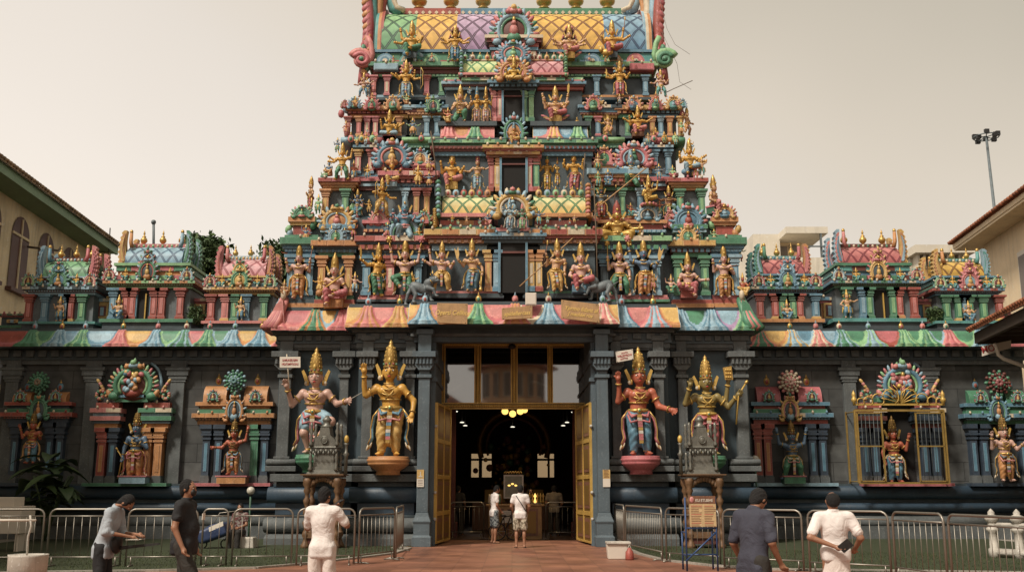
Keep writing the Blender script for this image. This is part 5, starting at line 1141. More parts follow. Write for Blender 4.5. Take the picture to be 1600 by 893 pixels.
def proto(pose, aL, aR):
 """small carved attendant, one mesh: 0 skin, 1 cloth, 2 gold"""
 B = SDF(); dz = -.2 if pose else 0; U = lambda x, y, z: (x, y, z + dz)
 B.ell(U(0, 0, .66), (.13, .085, .11), k=.03); B.ell(U(0, 0, .54), (.095, .075, .09), k=.04); B.cap(U(0, 0, .74), U(0, 0, .82), .045, k=.02); B.ell(U(0, -.01, .89), (.075, .08, .095), k=.01)
 for q in (-1, 1):
  e, h_ = ARM[aL if q < 0 else aR]; S = np.array(U(q * .145, 0, .72)); B.ell(S, .055, k=.03); E = S + (q * e[0], e[1], e[2]); Hn = S + (q * h_[0], h_[1], h_[2]); B.cap(S, E, .045, .036, k=.02); B.cap(E, Hn, .036, .03, k=.01); B.ell(E * .5 + S * .5, (.05, .05, .02), m=2, k=0)
  if pose: kn = (q * .22, -.16, .27 if q > 0 else .29); B.cap((q * .08, 0, .26), kn, .09, .075, m=1, k=.02); B.cap(kn, (q * .10, -.2, .06 if q > 0 else .2), .07, .045, m=1, k=.02)
  else: kn = (q * .10, -.05, .25); B.cap((q * .07, 0, .45), kn, .09, .07, m=1, k=.02); B.cap(kn, (q * .10, 0, .06), .065, .045, m=1, k=.02); B.ell((q * .11, -.05, .03), (.04, .08, .03), k=.01)
  B.ell(U(q * .14, .01, .92), (.03, .02, .09), m=2, k=0); B.cap(U(q * .19, 0, .45), U(q * .22, 0, .22 if not pose else .34), .025, m=2, k=.01)
 B.ell(U(0, 0, .50), (.14, .10, .03), m=2, k=0); B.ell(U(0, -.03, .76), (.09, .06, .018), m=2, k=0); B.ell(U(0, 0, .98), (.08, .08, .05), m=2, k=.01); B.cap(U(0, 0, 1.0), U(0, 0, 1.2), .065, .02, m=2, k=.01); B.box(U(0, -.10, .33), (.02, .01, .12 if not pose else .04), .005, m=2)
 if pose: B.box((0, .02, .08), (.17, .10, .08), .02, m=1)
 return B.mesh(.026, 'small_figure', ['skiny', 'green', 'goldpaint'])
PR = [proto(0, 'up', 'down'), proto(0, 'high', 'out'), proto(1, 'up', 'fwd'), proto(0, 'hip', 'wide'), proto(1, 'out', 'high'), proto(0, 'wide', 'wide'), proto(0, 'chest', 'up')]
rs_ = random.Random(77)
extra = []
for px0, px1, py, hp, Y, n in ((566, 660, 455, 30, Y1 - .02, 2), (944, 1040, 455, 30, Y1 - .02, 2), (500, 596, 282, 30, Y2 + .05, 3), (1010, 1100, 282, 30, Y2 + .05, 3), (470, 560, 378, 26, Yh - .1, 3), (1045, 1136, 378, 26, Yh - .1, 3), (600, 668, 388, 24, Yh - .25, 2), (938, 1030, 388, 24, Yh - .25, 3), (640, 676, 292, 30, Y2 - .3, 2), (926, 960, 292, 30, Y2 - .3, 2), (534, 690, 166, 20, Y4 - .32, 5), (918, 1070, 166, 20, Y4 - .32, 5), (604, 690, 100, 16, Y5 - .3, 3), (912, 1000, 100, 16, Y5 - .3, 3), (545, 600, 226, 18, Y3 - .25, 3), (1005, 1062, 226, 18, Y3 - .25, 3), (688, 764, 350, 13, Y0 - .2, 3), (840, 914, 350, 13, Y0 - .2, 3)):
 for i in range(n): extra.append((px0 + (px1 - px0) * (i + rs_.uniform(.25, .75)) / n, py + rs_.uniform(-2, 2), hp * rs_.uniform(.85, 1.15), Y))
for i, (px, py, hp, Y) in enumerate(spots + extra):
 m_ = PR[i % len(PR)] if i < len(PR) else PR[rs_.randrange(len(PR))].copy()
 if m_.name not in C.objects: C.objects.link(m_)
 m_.parent = tower; p = P(px, py, Y); s_ = hp * (30 + Y) / F / 1.2; m_.location = (p.x, p.y - .12, p.z); m_.scale = (s_ * rs_.choice((-1, 1)) * .95, s_, s_); m_.rotation_euler = (0, 0, rs_.uniform(-.4, .4))
 for j, c in enumerate((rs_.choice(['skiny', 'skinp', 'skint', 'skinb', 'skinr', 'skiny', 'lgreen']), rs_.choice(['green', 'rose', 'orange', 'blue', 'lblue', 'teal', 'yellow', 'pink']), 'goldpaint')): m_.material_slots[j].link = 'OBJECT'; m_.material_slots[j].material = MATS[c]
t1, t1c = Y1 - .12, Y0 - .30
Fg('fair spear-holding statue in orange robe at the lower left corner of the tower', 465, 467, 378, t1 + .3, 'skinp', 'orange', aL='up', aR='up', items=(('spear', 1),), trim='lblue')
Fg('fair seated statue holding a lute across its body, between two orange pillars', 521, 481, 393, t1 + .15, 'skinp', 'rose', 'sit', 'down', 'down', items=(('vina', 0),), seat='orange', trim='lblue', bend=.02)
Fg('tan statue in green robe swinging up a golden sword, lower left of the tower', 590, 463, 377, t1, 'skiny', 'green', 'stand', 'wide', 'hip', items=(('sword', 0),), bend=-.05, yaw=.5)
Fg('cream statue in green skirt dancing under a pink mace beside the grey horned beast', 632, 464, 371, t1, 'skinp', 'green', 'dance', 'high', 'high', items=(('maceup', 0, 'rose'), ('maceup', 1)), trim='green', flip=-1)
Fg('pink-skinned statue in bright yellow robe raising one hand, second left of the lowest tower opening', 690, 456, 375, t1c, 'skinp', 'yellow', 'stride', 'high', 'fwd', aL2='wide', trim='orange')
Fg('slim statue in blue robe leaning on a golden mace, left of the lowest opening', 737, 456, 371, t1c, 'skint', 'blue', 'stand', 'fwd', 'down', items=(('mace', 1), ('plume', 0)), bend=.04)
Fg('crowned statue in yellow robe with one raised hand, right of the lowest opening', 871, 456, 371, t1c, 'skint', 'yellow', 'stand', 'up', 'down', bend=-.05, items=(('spear', 0),))
Fg('pale statue in red trousers sitting with one leg crossed, beside the grey trunked beast', 908, 457, 376, t1c, 'skinp', 'rose', 'sit', 'lap', 'down', seat='blue', items=(('staff', 1),))
Fg('pale wide-shouldered statue in green skirt with arms raised, below the golden crouching statue', 969, 463, 374, t1, 'skinp', 'green', 'stride', 'up', 'down', items=(('staff', 0),), trim='yellow')
Fg('blue-grey statue in orange robe raising a pink mace and a golden plume', 1007, 463, 370, t1, 'skinb', 'orange', 'stand', 'high', 'fwd', items=(('maceup', 0, 'pink'), ('plume', 1)), bend=.03, trim='blue')
Fg('pale statue sitting in red robe with a small drum, between two green pillars', 1076, 466, 392, t1 + .15, 'skinp', 'rose', 'sit', 'out', 'lap', seat='red', items=(('drum', 1),), flip=-1)
Fg('pale flute-playing statue in orange robe at the lower right corner of the tower', 1133, 466, 380, t1 + .3, 'skinp', 'orange', 'stand', 'up', 'chest', items=(('flute', 1),), trim='lblue')
t2 = Y2 - .25
Fg('yellow statue in green skirt striding on the left shoulder of the second storey', 534, 281, 222, t2, 'skiny', 'green', 'stride', 'out', 'high', aL2='wide', trim='yellow')
Fg('golden archer striding in front of pink masonry, left of the second storey', 596, 336, 276, t2 - .1, 'skiny', 'yellow', 'stride', 'bow', 'out', items=(('bow', 0),), yaw=.4)
Fg('small dark figure under a golden pot lamp in the left recess of the second storey', 558, 338, 294, t2 + .2, 'skinb', 'blue', 'stand', 'fwd', 'fwd')
Fg('brown caped statue perched on the left edge of the second storey', 485, 332, 274, t2 + .2, 'skint', 'red', 'stand', 'chest', 'hip', trim='green', yaw=-1.2)
Fg('grey-chested statue in dark red trousers holding a spear, right of the green vaulted roof', 940, 340, 282, t2, 'grey', 'red', 'stand', 'high', 'wide', items=(('spear', 1),), trim='blue')
Fg('gilded statue rising out of a blue lotus on the right of the second storey', 1014, 322, 272, t2 - .1, 'gold', 'goldpaint', 'sit', 'chest', 'high', items=(('sword', 0),), seat='lotus')
Fg('small dark green figure stretching its arms in the right recess of the second storey', 1046, 342, 288, t2 + .2, 'brown', 'dgreen', 'dance', 'wide', 'wide')
Fg('statue with pink trousers sitting on the right edge of the second storey', 1116, 336, 272, t2 + .2, 'skint', 'pink', 'sit', 'lap', 'down', seat='dgreen', yaw=.9, trim='green')
Fg('powerful gilded statue crouching over the ledge on the right of the tower, arms out', 965, 386, 312, Yh - .35, 'gold', 'goldpaint', 'crouch', 'out', 'out', aL2='hip', aR2='hip', wide=1.25, crown='red')
Fg('blue many-armed statue rising over a pink mace on the left of the tower', 632, 374, 302, Yh - .38, 'blue', 'lblue', 'kneel', 'fwd', 'out', aL2='up', aR2='wide', crown='lblue', c2='pink', items=(('spear', 1),))
Fg('pale blue peacock-bearing statue below the yellow arch at the tower centre', 796, 358, 309, Y0 - .5, 'lblue', 'lblue', 'stand', 'chest', 'fwd', aL2='up', bend=.04, crown='lblue', c2='cream')
Fg('small green consort statue below the yellow arch at the tower centre', 816, 358, 316, Y0 - .5, 'green', 'lgreen', 'stand', 'fwd', 'down', crown='pink', c2='pink', flare=False)
t3c = Y3 - .65
Fg('yellow four-armed statue in salmon trousers seated on pink wings, left of the middle opening', 706, 297, 229, t3c + .3, 'skiny', 'pink', 'sit', 'up', 'fwd', aL2='wide', aR2='high', seat='wings')
Fg('statue with pink headdress and pale blue legs standing left of the middle opening', 746, 297, 238, t3c + .3, 'skint', 'lblue', 'stand', 'out', 'wide', aL2='high', aR2='high', crown='rose', flare=False)
Fg('thin golden statue with a green crest standing right of the middle opening', 855, 297, 234, t3c + .3, 'skiny', 'goldpaint', 'stand', 'out', 'fwd', aL2='up', wide=.8, crown='green', flare=False)
Fg('thin golden statue with a red crest standing second right of the middle opening', 871, 297, 237, t3c + .35, 'gold', 'goldpaint', 'stand', 'fwd', 'up', wide=.75, crown='rose', flare=False)
Fg('golden four-armed statue in rose robe right of the middle opening', 897, 298, 229, t3c + .3, 'skiny', 'rose', 'stand', 'fwd', 'up', aL2='up', aR2='high', items=(('plume', 3),), bend=.04)
Fg('yellow statue sitting under the big blue arch, left of the middle opening', 612, 292, 243, Y3 - .45, 'skiny', 'yellow', 'sit', 'lap', 'fwd', c2='slate', seat='lblue', crown='orange', flare=False)
Fg('statue with green legs sprawling under the big pink arch, right of the middle opening', 986, 292, 232, Y3 - .45, 'lblue', 'green', 'kneel', 'wide', 'down', crown='lblue', flare=False, items=(('spear', 0),))
Fg('seated four-armed statue with blue legs on the right shoulder of the third storey', 1078, 276, 216, Y3 - .2, 'skiny', 'lblue', 'sit', 'fwd', 'out', aL2='up', aR2='wide', seat='bird', trim='rose')
t4 = Y4 - .28
Fg('statue in green and blue sitting with folded legs, upper left of the tower', 608, 214, 170, t4, 'skiny', 'lblue', 'cross', 'up', 'fwd', aR2='wide', seat='green')
Fg('small pale green dancing figure under the light blue ledge, upper left', 646, 213, 183, t4 + .1, 'lgreen', 'grey', 'stand', 'wide', 'wide', crown='pink', flare=False)
Fg('kneeling statue in bright green trousers with a tall golden crown, left of the top opening', 719, 193, 131, t3c + .5, 'skint', 'green', 'kneel', 'fwd', 'chest', seat=None, items=(('staff', 1),), flip=-1)
Fg('slim statue with dark blue crest and flesh-coloured legs, second left of the top opening', 745, 193, 134, t3c + .5, 'skiny', 'skinp', 'stand', 'up', 'wide', wide=.75, crown='blue', flare=False)
Fg('slim statue with golden crest and cream legs just left of the top opening', 759, 193, 134, t3c + .55, 'gold', 'skinp', 'stand', 'fwd', 'up', wide=.75, flare=False)
Fg('large four-armed statue in red trousers lounging on golden wings, right of the top opening', 868, 192, 133, t3c + .5, 'skint', 'rose', 'sit', 'up', 'fwd', aL2='high', aR2='high', seat='wings', wide=1.15, items=(('sword', 3),))
Fg('small golden dancer on a white lion, upper right of the tower', 949, 213, 176, t4 + .1, 'gold', 'orange', 'dance', 'wide', 'up', seat=None)
Fg('golden statue in pink trousers sitting between green and orange pillars, upper right', 997, 214, 163, t4, 'skiny', 'pink', 'sit', 'wide', 'wide', aL2='up', seat='brown')
Fg('tawny statue leaning out from the upper right edge of the tower', 1074, 210, 166, t4 + .2, 'skint', 'orange', 'stride', 'wide', 'out', yaw=.9, flare=False)
t5 = Y5 - .35
Fg('pale statue in blue trousers under the left corner scroll', 568, 152, 112, t5 + .1, 'skinp', 'blue', 'stride', 'out', 'wide')
Fg('statue with a fan of pink serpent hoods above the upper left ledge', 634, 154, 92, t5 - .1, 'skiny', 'lblue', 'stand', 'fwd', 'out', aL2='wide', aR2='up', halo='fan', items=(('bow', 1),))
Fg('golden statue in rose trousers with blue and orange hoods above the upper right ledge', 969, 151, 92, t5 - .1, 'skiny', 'rose', 'stand', 'out', 'fwd', aL2='wide', halo='fan', items=(('sword', 0),))
Fg('statue with teal legs under the right corner scroll', 1033, 152, 107, t5 + .1, 'skinp', 'teal', 'stride', 'fwd', 'out', flip=-1)
tr5 = Y5 - .4
Fg('green seated statue with a peacock on the green end of the barrel roof', 643, 92, 31, tr5, 'skiny', 'green', 'sit', 'out', 'fwd', aL2='high', seat='bird')
Fg('statue in blue robe before a dark pointed halo, between yellow and purple roof panels', 711, 96, 38, tr5, 'skiny', 'blue', 'stand', 'out', 'out', aL2='wide', aR2='wide', halo='tri')
Fg('statue in pink robe before a blue pointed halo, on the right of the barrel roof', 890, 93, 36, tr5, 'skint', 'pink', 'sit', 'out', 'out', aL2='wide', aR2='wide', halo='tri', seat='wings')
Fg('statue in red trousers beside a golden bull, where the roof turns from yellow to blue', 957, 91, 30, tr5, 'skiny', 'rose', 'sit', 'fwd', 'wide', aR2='high', seat='bull', items=(('spear', 2),))
Fg('small orange statue with a blue hat inside the green arch under the top opening', 803, 226, 190, Y4 - .75, 'orange', 'yellow', 'sit', 'fwd', 'fwd', seat='blue', crown='blue', flare=False)
Fg('golden rider statue in the orange arch below the roof', 803, 127, 88, Y5 - 1.0, 'goldpaint', 'yellow', 'cross', 'fwd', 'fwd', aL2='up', aR2='up', seat='bull')
GG = dict(hres=120, group='great painted statues beside the door')
Yg = Yo - .28
Fg('pink-skinned gate statue with one knee raised, holding up a placard, left of the yellow statue', 489, 710, 541, Yg, 'skinp', 'lblue', 'dance', ((.13, -.02, -.13), (.17, -.14, .05)), ((.12, 0, -.12), (.27, -.14, -.10)), barelegs=True, items=(('knife', 1),), trim='rose', pedestal=('green', .50), **GG)
Fg('golden yellow gate statue with one palm raised, on an orange bowl pedestal', 607, 713, 529, Ym - .28, 'skiny', 'yellow', 'stand', ((.13, -.02, -.07), (.14, -.10, .15)), ((.12, 0, -.13), (.10, -.06, -.27)), bend=.02, trim='blue', pedestal=('orange', .60), **GG)
Fg('red-brown gate statue with blue legs and an open hand, on a red bowl pedestal', 1001, 712, 540, Ym - .28, 'skinr', 'blue', 'stand', ((.11, -.02, -.10), (.12, -.10, .12)), ((.10, -.02, -.16), (.23, -.16, -.21)), bend=-.02, trim='rose', pedestal=('rose', .56), **GG)
Fg('olive four-armed gate statue in red robe holding a gilt plaque and a rod', 1107, 712, 553, Yg, 'skino', 'rose', 'stand', ((.14, -.02, -.08), (.09, -.12, .12)), ((.14, -.02, -.12), (.24, -.12, .0)), aR2=((.12, -.0, -.06), (.15, -.06, .18)), items=(('rod', 1), ('plaque', 2)), trim='rose', pedestal=('green', .50), c2='goldpaint', **GG)
def beast(label, px, pf, Y, L_, kind, flip):
 b = P(px, pf, Y); T = thing('carved_beast', label, 'statue', b, 'painted statues on the tower'); B = SDF(); f = flip
 B.ell((0, 0, .50), (.42, .17, .19), k=.06, rot=rotm('y', .45 * f)); B.ell((f * .34, -.05, .68), (.20, .16, .18), k=.06); B.cap((f * .36, -.05, .72), (f * .52, -.14, .80), .14, .13, k=.05)
 B.ell((f * .56, -.17, .80), (.15, .13, .15), k=.04); B.ell((f * .68, -.24, .74), (.09, .08, .07), k=.03)
 for q in (-1, 1): B.cap((f * .52, -.16 + q * .08, .90), (f * .44, -.16 + q * .18, 1.06), .04, .015, k=.02)
 if kind: B.cap((f * .70, -.26, .72), (f * .80, -.34, .45), .06, .035, k=.03); B.cap((f * .80, -.34, .45), (f * .68, -.36, .30), .035, .025, k=.02)
 for x, y, kx, kz, ex, ez in ((.30, -.12, .52, .42, .62, .18), (.34, .08, .40, .35, .42, .04), (-.28, -.12, -.14, .22, -.24, -.06), (-.34, .08, -.46, .28, -.56, -.12)): B.cap((f * x, y, .48), (f * kx, y - .06, kz), .11, .07, k=.05); B.cap((f * kx, y - .06, kz), (f * ex, y - .08, ez), .07, .045, k=.03); B.ell((f * (ex + .05), y - .1, ez - .02), (.08, .06, .045), k=.03)
 B.cap((-f * .36, 0, .55), (-f * .60, .05, .70), .035, .02, k=.04)
 B.mesh(.024, 'body', ['grey'], T, xf=lambda V: V * L_); J = MB()
 for q in (-1, 1): J.blob((b.x + f * .62 * L_, Y + (-.27 + q * .05) * L_, b.z + .84 * L_), .03 * L_, 'eyewhite')
 J.tube([(b.x + f * (.44 + .06 * math.cos(R(a))) * L_, Y + (-.1 + .16 * math.sin(R(a))) * L_, b.z + (.72 - .08 * math.cos(R(a))) * L_) for a in range(0, 360, 40)], .02 * L_, 'gold', 5, close=True); J.build('collar', T)
beast('grey horned beast clambering towards the yellow-robed statue, lower left of the tower', 656, 470, Y0 - .40, .78, 0, 1)
beast('grey trunked beast tumbling over the ledge beside the red-trousered statue', 942, 468, Y0 - .40, .80, 1, -1)
# ============================================================ the two side walls with their rooftop shrines and wall niches
YW = 4.3
NW = dict(hres=84, crown='bronze',  group='painted statues in the wall niches')  # crowns darkened, the shade of the niches is in their colour
def side_wall(s_):
 T = thing('side_wall', 'dark stone side wall with a painted rolled cornice ' + ('left' if s_ < 0 else 'right') + ' of the gateway', 'wall', (s_ * 12, YW, 0), 'side walls of the temple')
 xa, xb = (-17.5, -6.4) if s_ < 0 else (6.4, 17.5)
 mb = MB(); mb.box(xa, xb, YW + .28, YW + 3, 0, PZ(545, YW), 'blocks'); mb.build('wall', T)
 mb = MB(); entab(mb, xa, xb, YW + .15, YW + 3, PZ(568, YW), PZ(541, YW), [(.8, .0, 'stone'), (.5, .06, 'slate'), (1.6, .04, 'slate', 'd', 'stone'), (.5, .14, 'stone')]); mb.build('frieze', T)
 mb = MB(); z = lambda py: PZ(py, YW)
 for (a, b_) in ((z(779), z(758)), (z(800), z(785))):
  mb.prof(xa, xb, [(YW + .05 - .2 * math.cos(R(q)), (a + b_) / 2 + (b_ - a) / 2 * math.sin(R(q))) for q in range(-90, 91, 18)], 'plinthblue', True, back=YW + .4)
 mb.prof(xa, xb, [(YW - .1 - .24 * math.cos(R(q)), z(815) + .2 * math.sin(R(q))) for q in range(-90, 91, 18)], 'stone', True, back=YW + .4)
 mb.box(xa, xb, YW + .1, YW + .4, .0, z(755), 'slate'); mb.box(xa, xb, YW - .35, YW + .35, 0, .42, 'stone'); mb.build('plinth', T)
 for p in (((128, 150), (262, 284), (2, 22)) if s_ < 0 else ((1322, 1342), (1449, 1468))):
  x0, x1 = PX(p[0], 660, YW + .1), PX(p[1], 660, YW + .1); xm = (x0 + x1) / 2; w_ = x1 - x0; mb = MB()
  mb.box(x0, x1, YW + .12, YW + .5, .4, PZ(592, YW), 'stone')
  for k, (pa, pb, e) in enumerate(((596, 592, .04), (592, 586, .08), (586, 578, .13), (578, 573, .18), (573, 562, .03))): mb.box(x0 - e, x1 + e, YW + .12 - e * .6, YW + .5, PZ(pa, YW), PZ(pb, YW), 'stone')
  mb.build('pilaster', T, bevel=.012)
 return T
WL, WR = side_wall(-1), side_wall(1)
def mot(lst): return lst
kapota('painted_cornice', WL, -60, 452, YW - .1, 513, 541, [(125, 'green', 'lgreen'), (185, 'pink', 'rose'), (240, 'lblue', 'blue'), (285, 'green', 'lblue'), (362, 'lblue', 'blue'), (405, 'blue', 'lblue'), (445, 'rose', 'pink'), (-20, 'red', 'pink'), (45, 'green', 'green'), (88, 'lblue', 'blue'), (322, 'green', 'lgreen')],
 [(18, 'red', 'rose'), (62, 'green', 'lgreen'), (100, 'blue', 'lblue'), (155, 'lblue', 'blue'), (212, 'yellow', 'orange'), (262, 'green', 'lgreen'), (305, 'rose', 'pink'), (338, 'green', 'lblue'), (385, 'yellow', 'orange')], hood=.34)
kapota('painted_cornice', WR, 1152, 1660, YW - .1, 513, 541, [(1190, 'green', 'pink'), (1240, 'lblue', 'yellow'), (1281, 'pink', 'cream'), (1318, 'green', 'lblue'), (1364, 'lblue', 'lgreen'), (1416, 'lgreen', 'green'), (1450, 'green', 'lgreen'), (1487, 'rose', 'pink'), (1535, 'blue', 'lblue')],
 [(1175, 'orange', 'red'), (1215, 'yellow', 'orange'), (1258, 'blue', 'lblue'), (1298, 'lblue', 'blue'), (1340, 'green', 'lgreen'), (1391, 'rose', 'red'), (1433, 'green', 'lgreen'), (1468, 'green', 'lblue'), (1510, 'green', 'lgreen'), (1600, 'blue', 'rose')], hood=.34)
def parapet(T, px0, px1, pyb, pyt, cols):
 mb = MB(); Y = YW + 1.2; x0, x1 = PX(px0, 490, Y), PX(px1, 490, Y)
 entab(mb, x0, x1, Y, Y + .8, PZ(pyb, Y), PZ(pyt, Y), [(1.2, .05, cols[0]), (4, -.05, cols[1]), (.6, .0, cols[2]), (.9, .08, cols[0], 't', cols[2])])
 xm = (x0 + x1) / 2; za, zb_ = PZ(pyb - 8, Y), PZ(pyt + 9, Y); mb.box(xm - .2, xm + .2, Y - .03, Y, za, zb_, 'yellow'); mb.box(xm - .13, xm + .13, Y - .05, Y, za + .07, zb_ - .07, 'maroon'); mb.box(xm - .06, xm + .06, Y - .07, Y, za + .1, zb_ - .12, 'lblue')
 mb.build('parapet', T)
parapet(WL, 148, 172, 505, 466, ('lblue', 'lgreen', 'yellow')); parapet(WL, 295, 328, 505, 466, ('rose', 'slate', 'red')); parapet(WR, 1282, 1310, 505, 464, ('blue', 'orange', 'rose')); parapet(WR, 1436, 1466, 505, 467, ('rose', 'blue', 'pink'))
parapet(WL, 0, 42, 512, 490, ('green', 'slate', 'rose')); parapet(WR, 1566, 1620, 512, 490, ('green', 'slate', 'rose'))
def side_horn(mb, x, Y, z0, z1, s_, cols, w=.16):
 """leafy gable end standing above the roof"""
 H_ = z1 - z0
 def pol(e, k0, k1, c, ya, yb):
  o, i_ = [], []
  for k in range(15):
   t = k / 14; cx = .02 + .10 * math.sin(t * 2.7) - .02 * t; hw = w * (.95 - .62 * t) * e; o.append((x + s_ * (cx + hw + (.05 * e if k % 2 else -.01)), z0 + (k0 + t * (k1 - k0)) * H_)); i_.append((x + s_ * (cx - hw), z0 + (k0 + t * (k1 - k0)) * H_))
  q = o + i_[::-1]; mb.prism(q if s_ < 0 else q[::-1], ya, yb, c)
 pol(1, 0, 1, cols[0], Y - .06, Y + .16); pol(.62, .04, .9, cols[1], Y - .10, Y - .05); pol(.3, .08, .8, cols[2], Y - .13, Y - .09)
 mb.tube([(x - s_ * .22, Y, z0 + H_ * .5), (x - s_ * .16, Y, z0 + H_ * .66), (x - s_ * .16, Y, z1 - .08)], w * .5, cols[1], 6, r2=w * .35); mb.blob((x - s_ * .16, Y, z1 - .05), (w * .4, w * .4, w * .55), 'gold')
def attend(T, x, y, z, h_, k_, cs):
 m_ = PR[k_].copy(); C.objects.link(m_); m_.parent = T; m_.location = Vector((x, y, z)) - wl(T); s_ = h_ / 1.2; m_.scale = (s_, s_, s_)
 for j, c in enumerate(cs): m_.material_slots[j].link = 'OBJECT'; m_.material_slots[j].material = MATS[c]
def pavilion(label, px0, px1, pyb, ptop, etop, vb, vt, ktop, pil, lat, cols, horns, opening=None, kal=3, archc=None, deity=None):
 Y = YW + .55; k = (30 + Y) / F; xc = PX((px0 + px1) / 2, pyb, Y); base = PZ(pyb, Y)
 T = thing('rooftop_shrine', label, 'shrine', (xc, Y, base), 'painted shrines on the side walls')
 x0, x1 = PX(px0, pyb, Y), PX(px1, pyb, Y)
 mb = MB(); entab(mb, x0, x1, Y - .1, Y + 2.4, PZ(514, Y), base, [(1, .0, 'slate'), (.5, .08, cols[0])]); mb.build('base', T)
 mb = MB(); mb.box(x0 + .15, x1 - .15, Y + .14, Y + 2.2, base, PZ(ptop, Y), 'grey'); mb.build('wall', T)
 for px, c in pil:
  mb = MB(); pillar(mb, PX(px, (pyb + ptop) / 2, Y), Y, base, PZ(ptop, Y), 10.5 * k, c, c, random.Random(px).choice([c, 'orange', 'yellow', c]), panel={'blue': 'lblue', 'green': 'lgreen', 'red': 'pink'}.get(c, c)); mb.build('pillar', T)
 mb = MB(); e1 = etop + (ptop - etop) * .4
 entab(mb, x0 + .08, x1 - .08, Y, Y + 2.3, PZ(ptop, Y), PZ(etop, Y), [(.7, .0, cols[1]), (.5, .08, 'maroon', 'd', cols[1]), (.9, .16, cols[2], 't', cols[1]), (.5, .1, 'slate')])
 mb.build('entablature', T)
 mb = MB(); i0, i1 = x0 + (x1 - x0) * .10, x1 - (x1 - x0) * .10; entab(mb, i0, i1, Y + .15, Y + 2.1, PZ(etop, Y), PZ(vb, Y), [(1, .1, cols[3], 't', cols[1]), (.7, .0, cols[2]), (1, .05, cols[0], 't', cols[3]), (.5, .12, cols[1])]); mb.build('attic', T)
 if opening:
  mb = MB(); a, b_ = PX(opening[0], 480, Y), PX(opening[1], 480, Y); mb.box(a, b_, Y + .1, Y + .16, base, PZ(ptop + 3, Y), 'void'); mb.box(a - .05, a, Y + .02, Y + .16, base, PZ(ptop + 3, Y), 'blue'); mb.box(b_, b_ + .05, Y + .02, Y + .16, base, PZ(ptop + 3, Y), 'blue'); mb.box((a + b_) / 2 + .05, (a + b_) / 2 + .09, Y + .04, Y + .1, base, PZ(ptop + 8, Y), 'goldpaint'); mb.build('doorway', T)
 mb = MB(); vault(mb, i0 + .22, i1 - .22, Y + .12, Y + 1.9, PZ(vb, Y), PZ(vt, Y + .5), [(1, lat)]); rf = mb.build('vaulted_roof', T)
 mb = MB(); zr = PZ(vt, Y + .5); mb.box(i0 + .2, i1 - .2, Y + .7, Y + 1.2, zr - .08, zr + .10, cols[3])
 for i in range(12): mb.blob((i0 + .3 + (i1 - i0 - .6) * i / 11, Y + .7, zr + .02), (.05, .04, .06), 'cream' if i % 2 else cols[1], res=(6, 4))
 mb.build('ridge', T)
 for q, xx in ((-1, i0 + .16), (1, i1 - .16)):
  mb = MB(); side_horn(mb, xx, Y + .3, PZ(vb, Y), PZ(ktop + 4, Y), q, horns[0 if q < 0 else 1]); mb.build('gable_horn', T)
  mb = MB(); side_horn(mb, xx, Y + 1.4, PZ(vb, Y), PZ(ktop + 6, Y), q, horns[0 if q < 0 else 1]); mb.build('gable_horn', T)
 for i in range(kal):
  kalasam('pot_finial', i0 + (i1 - i0) * ((i + .5 + .28) / (kal + .56)), Y + .95, zr + .08, (vt - ktop) * k * .66, T, thin=.62)
 a = archc or ('green', ['lblue', 'green'], 'slate'); xm = (px0 + px1) / 2
 arch_at(xm, etop + 2, (vb + vt) / 2 - 6, 34, Y - .12, a[0], a[1], a[2], (a[1][0], 'gold'), deity or ('yellow', 'orange'), 11, parent=T)
 arch_at(xm, etop - 6, vt - 8, 28, Y + .12, a[1][0], [a[0], 'pink', a[1][1]], a[2], ('pink', a[0]), deity, 9, parent=T)
 for q in (px0 + 8, px1 - 8, (px0 + xm) / 2, (px1 + xm) / 2):
  mb = MB(); p = P(q, etop + 1, Y);
  if q in (px0 + 8, px1 - 8): arch(mb, p.x, Y - .02, p.z, .5, .55, random.Random(int(q)).choice(['pink', 'lblue', 'rose', 'lgreen']), ['teal', 'cream'], 'maroon', ('pink', 'gold'), 7); mb.build('corner_arch', T)
  else: attend(T, p.x, Y - .05, p.z, .55, 2, ('skiny', 'teal'))
 mb = MB(); p = P(xm if not opening else px0 + 22, pyb - 1, Y - .1); attend(T, p.x, p.y, p.z, (pyb - ptop) * k * .95, int(px0) % 4, ('skint', 'blue'))
 return T
pavilion('painted rooftop shrine with a green lattice roof, leftmost on the left side wall', 36, 148, 503, 460, 446, 431, 405, 377, [(44, 'red'), (69, 'blue'), (101, 'blue'), (109, 'red'), (127, 'green')], 'lat_g2', ('teal', 'lblue', 'slate', 'maroon'), (('lblue', 'blue', 'lblue'), ('pink', 'rose', 'rose')), archc=('green', ['blue', 'green'], 'blue'))
pavilion('tall painted rooftop shrine with a pale blue roof and an open doorway, left side wall', 162, 300, 499, 450, 437, 410, 383, 353, [(176, 'blue'), (196, 'red'), (206, 'red'), (240, 'red'), (252, 'red'), (281, 'red')], 'lat_b2', ('green', 'lgreen', 'orange', 'rose'), (('yellow', 'orange', 'yellow'), ('green', 'lblue', 'green')), opening=(213, 233), archc=('green', ['lblue', 'red'], 'slate'))
pavilion('painted rooftop shrine with a pink roof and red horns, just left of the tower', 320, 430, 502, 460, 447, 430, 402, 377, [(329, 'red'), (351, 'pink'), (366, 'green'), (384, 'blue'), (412, 'green')], 'lat_p2', ('pink', 'yellow', 'orange', 'lblue'), (('rose', 'pink', 'red'), ('orange', 'rose', 'orange')), archc=('green', ['yellow', 'lgreen'], 'yellow'))
